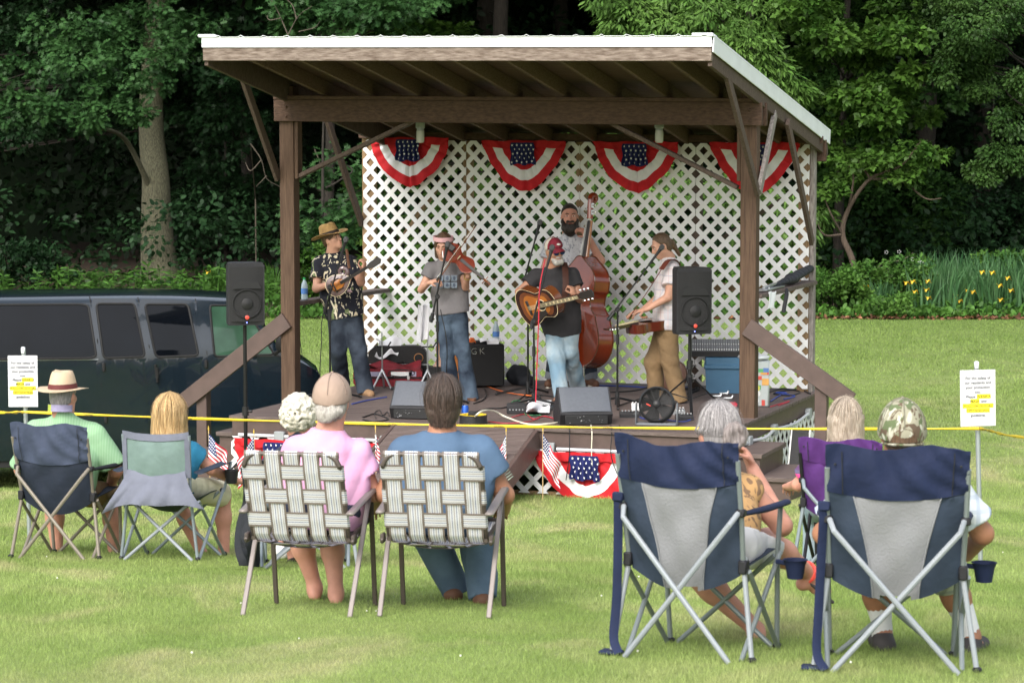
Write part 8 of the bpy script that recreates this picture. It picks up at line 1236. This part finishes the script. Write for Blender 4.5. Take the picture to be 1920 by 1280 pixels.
for u, vt, vb, lb in ((717, 622, 729, 'silver folding instrument stand before the red case'), (802, 572, 730, 'silver folding instrument stand under the hanging towel')):
    b = DK(u, vb); t = thing('instrument_stand', lb, 'instrument stand', b, 'folding instrument stands'); tp_ = at(u - 1, vt, b[1]); mb = MB(); mb.rod(b + EZ * .16, tp_, .009, .006, 8); mb.build('pole', M_STEEL, t)
    for a in (-2.2, -.9, 1.5): mb = MB(); f = b + np.array([math.cos(a) * .16, math.sin(a) * .13, .01]); mb.rod(b + EZ * .2, f, .012, .01, 7); mb.rod(f, f + np.array([math.cos(a) * .04, math.sin(a) * .03, 0]), .014, None, 7, 1); mb.build('leg', [M_STEEL, M_BLACK], t)
    z = b[2] + .44; mb = MB(); mb.tube([[b[0] - .07, b[1] - .06, z], [b[0] - .06, b[1], z], [b[0] + .06, b[1], z], [b[0] + .09, b[1] - .06, z + .05]], .009, 6); mb.build('cradle', M_BLACK, t)
b, x, y, W_, H_, t = case('small black equipment case behind the fiddler\'s leg', 'equipment_case', 800, 832, 688, 724, .2, M_CASEBK, .02)
b = DK(842, 722) + np.array([0, .0, 0]); t = thing('resting_guitar', 'amber guitar leaning behind the fiddler\'s legs', 'guitar', b); mb = MB(); d, y2, n2 = frame((0, .25, 1), (0, -1, .25)); bodyplate(mb, sym([(-.24, 0), (-.2, .15), (-.12, .19), (.02, .13), (.14, .14), (.22, .08), (.23, 0)]), b + d * .25, d, y2, .09, [(.97, 1), (.5, 0)], 1); mb.build('body', [V_AMB, V_BRN], t); mb = MB(); neck(mb, b + d * .25 + n2 * .08, d, y2, n2, .1, .5, .05, .04, .02); mb.build('neck', [V_BRN, M_EBONY], t)
sdf_obj('gear_bag', [ell(DK(972, 722) + [0, .05, .1], np.eye(3), (.13, .1, .12), .03), ell(DK(985, 723) + [0, .03, .05], np.eye(3), (.1, .09, .07), .03)], F_BLKN, None, .01, wrinkle(.008, 30, 3)); tag(bpy.data.objects['gear_bag'], 'black soft bag behind the bass amplifier', 'bag')
b = DK(1266, 734); t = thing('resting_banjo', 'round bodied brown instrument leaning behind the steel player', 'banjo', b); d, y2, n2 = frame((-.12, .25, 1), (-.35, -.9, .2)); mb = MB(); mb.lathe([(.001, .0), (.15, 0), (.16, .01), (.16, .07), (.15, .075), (.001, .072)], b + d * .17, n2, 30, 0); mb.build('body', mat('walnut_rim', (.16, .075, .05), .35, var=.2), t); mb = MB(); neck(mb, b + d * .17 + n2 * .07, d, y2, n2, .14, .62, .04, .035, .02); mb.build('neck', [V_BRN, M_EBONY], t)
# right hand side: tote, mixer, sticker case
b, x, y, W_, H_ = boxat(1322, 1396, 668, 737, .3, R(-4)); M3 = np.array([x, y, EZ]); tote = thing('storage_tote', 'blue plastic storage tote under the mixing desk', 'storage box', b); M_TOTE = mat('blue_tote', (.07, .17, .28), .45, var=.12, sc=4); mb = MB(); P = [(-W_ / 2 * .94, 0), (W_ / 2 * .94, 0), (W_ / 2, H_ * .68), (-W_ / 2, H_ * .68)]; mb.prism(P[::-1], b + y * .32, x, EZ, .32); mb.build('tub', M_TOTE, tote); mb = MB(); mb.box(b + y * .16 + EZ * H_ * .72, (W_ * 1.05, .36, .05), M3, .01); mb.box(b + y * .16 + EZ * H_ * .87, (W_ * 1.0, .33, H_ * .22), M3, .01); mb.build('lid', M_TOTE, tote)
tz = b + y * .16 + EZ * H_; mix = thing('mixing_desk', 'sloped audio mixing desk resting on the blue tote', 'mixing desk', tz); mW = .58; o = tz - x * (mW * .6) - y * .15; mb = MB(); mb.prism([(0, 0), (.36, 0), (.36, .15), (.3, .15), (0, .05)][::1], o, y, EZ, mW); mb.build('chassis', M_CAB, mix); sl_ = norm(y * .3 + EZ * .1); nn_ = np.cross(x, sl_); mb = MB(); mb.box(o + x * mW / 2 + y * .15 + EZ * .102, (mW * .97, .3, .004), [x, sl_, nn_], 0); mb.build('panel', plain('desk_panel', (.13, .135, .145), .4), mix); mb = MB()
for i in range(22):
    for j in range(6): mb.box(o + x * (mW * (.04 + .042 * i)) + sl_ * (.035 + .048 * j) + EZ * .05 + nn_ * .008 , (.009, .026 if j == 0 else .011, .014), [x, sl_, nn_], .002, 1 if (j in (0, 3)) else 0)
tag(mb.build('knobs', [plain('knob_grey', (.3, .31, .33), .4), M_WHITE], mix), kind='stuff')
b, x, y, W_, H_ = boxat(1394, 1442, 676, 763, .25, R(-6)); M3 = np.array([x, y, EZ]); t = thing('sticker_case', 'tall pale case plastered with stickers behind the right post', 'equipment case', b); mb = MB(); mb.box(b + y * .14 + EZ * H_ / 2, (W_, .28, H_), M3, .015); mb.build('shell', plain('pale_grey_case', (.42, .46, .46), .45), t); r = random.Random(4)
for i in range(16): mb = MB(); c = b + x * W_ * r.uniform(-.38, .42) - y * .002 + EZ * H_ * r.uniform(.06, .92); (mb.box(c, (r.uniform(.03, .07), .003 + .0004 * i, r.uniform(.03, .07)), M3) if i % 3 else mb.lathe([(.028, 0), (.028, .003 + .0003 * i), (.001, .004 + .0003 * i)], c, -y, 14)); mb.build('sticker', plain('sticker_%d' % (i % 6), [(.6, .55, .1), (.1, .35, .15), (.55, .08, .06), (.65, .65, .65), (.1, .2, .45), (.65, .35, .1)][i % 6], .5), t)
c = b + y * .12 + EZ * (H_ + .01) - x * .03; mb = MB(); mb.lathe([(.001, 0), (.14, .002), (.155, .018), (.15, .032), (.12, .04), (.001, .042)], c, (0, 0, 1), 26); tag(mb.build('plastic_lid', plain('white_plastic_lid', (.6, .63, .66), .35)), 'white round lid lying on the sticker case', 'lid')
t = thing('tool_tray', 'red tray with metal brackets on the deck by the right speaker stand', 'tray', DK(1362, 765)); mb = MB(); mb.box(DK(1362, 762) + EZ * .02, (.2, .14, .04), None, .008); mb.build('tray', plain('red_tray', (.6, .03, .06), .45), t)
for i, (u, v) in enumerate(((1345, 752), (1358, 747), (1366, 756))): mb = MB(); q = DK(u, v) + EZ * .05; mb.tube([q - _X * .05, q + _X * .03, q + _X * .045 + EZ * .03], .012, 6); mb.build('bracket', M_STEEL, t)
# things on the right shelf
sz = zs1 + .04; sp = lambda u, e=0., da=0.: S(aP1 + .02 + da, b_at(u, aP1 + .02, zs1), sz + e); A0, A1 = sp(1452), sp(1518); d = norm(A1 - A0)
sdf_obj('gig_bag', [cap(A0 + EZ * .035, A0 * .5 + A1 * .5 + EZ * .06, .02, .055, .03, (EZ, .8)), cap(A0 * .55 + A1 * .45 + EZ * .06, A1 + EZ * .12, .06, .045, .04, (EZ, .8))], F_BLKN, None, .009, wrinkle(.005, 40, 2)); tag(bpy.data.objects['gig_bag'], 'soft black gig bag lying on the right side shelf', 'bag')
t = thing('metal_clamp', 'silver metal hardware at the near end of the right shelf', 'hardware', sp(1440)); mb = MB(); q = sp(1440); mb.bar(sp(1428, .015), sp(1462, .015), .1, .02); mb.bar(sp(1432, .035), sp(1455, .05), .03, .02); mb.rod(sp(1436, .03, .03), sp(1460, .03, -.04), .008, None, 6); mb.build('bracket', M_STEEL, t); mb = MB(); mb.tube(spline([sp(1458, .0, .08), sp(1456, -.05, .1), sp(1452, -.16, .1), sp(1450, -.22, .1)], 10), .02, 6, flat=.2); mb.build('strap', M_BLACK, t)
cloth('rag', 'white rag hanging from the right side shelf next to the post', lambda u, v: sp(1424 + 12 * u, .004 - .16 * v + .01 * math.sin(6 * u), .085 + .01 * math.sin(8 * u + 4 * v)), M_WCLOTH, 10, 12)
t = thing('leaning_case', 'black flat case with silver edges leaning beside the right steps', 'equipment case', gp(1498, 23.6)); b = gp(1498, 23.6); d, y2, n2 = frame((.12, .25, 1), (-.3, -1, .2)); mb = MB(); mb.box(b + d * .24, (.47, .17, .1), [d, y2, n2], .006); mb.build('panel', M_CAB, t)
for k in (-1, 1): mb = MB(); mb.box(b + d * .24 + y2 * k * .087, (.48, .014, .11), [d, y2, n2], .003); mb.build('edge', M_WHITE, t)
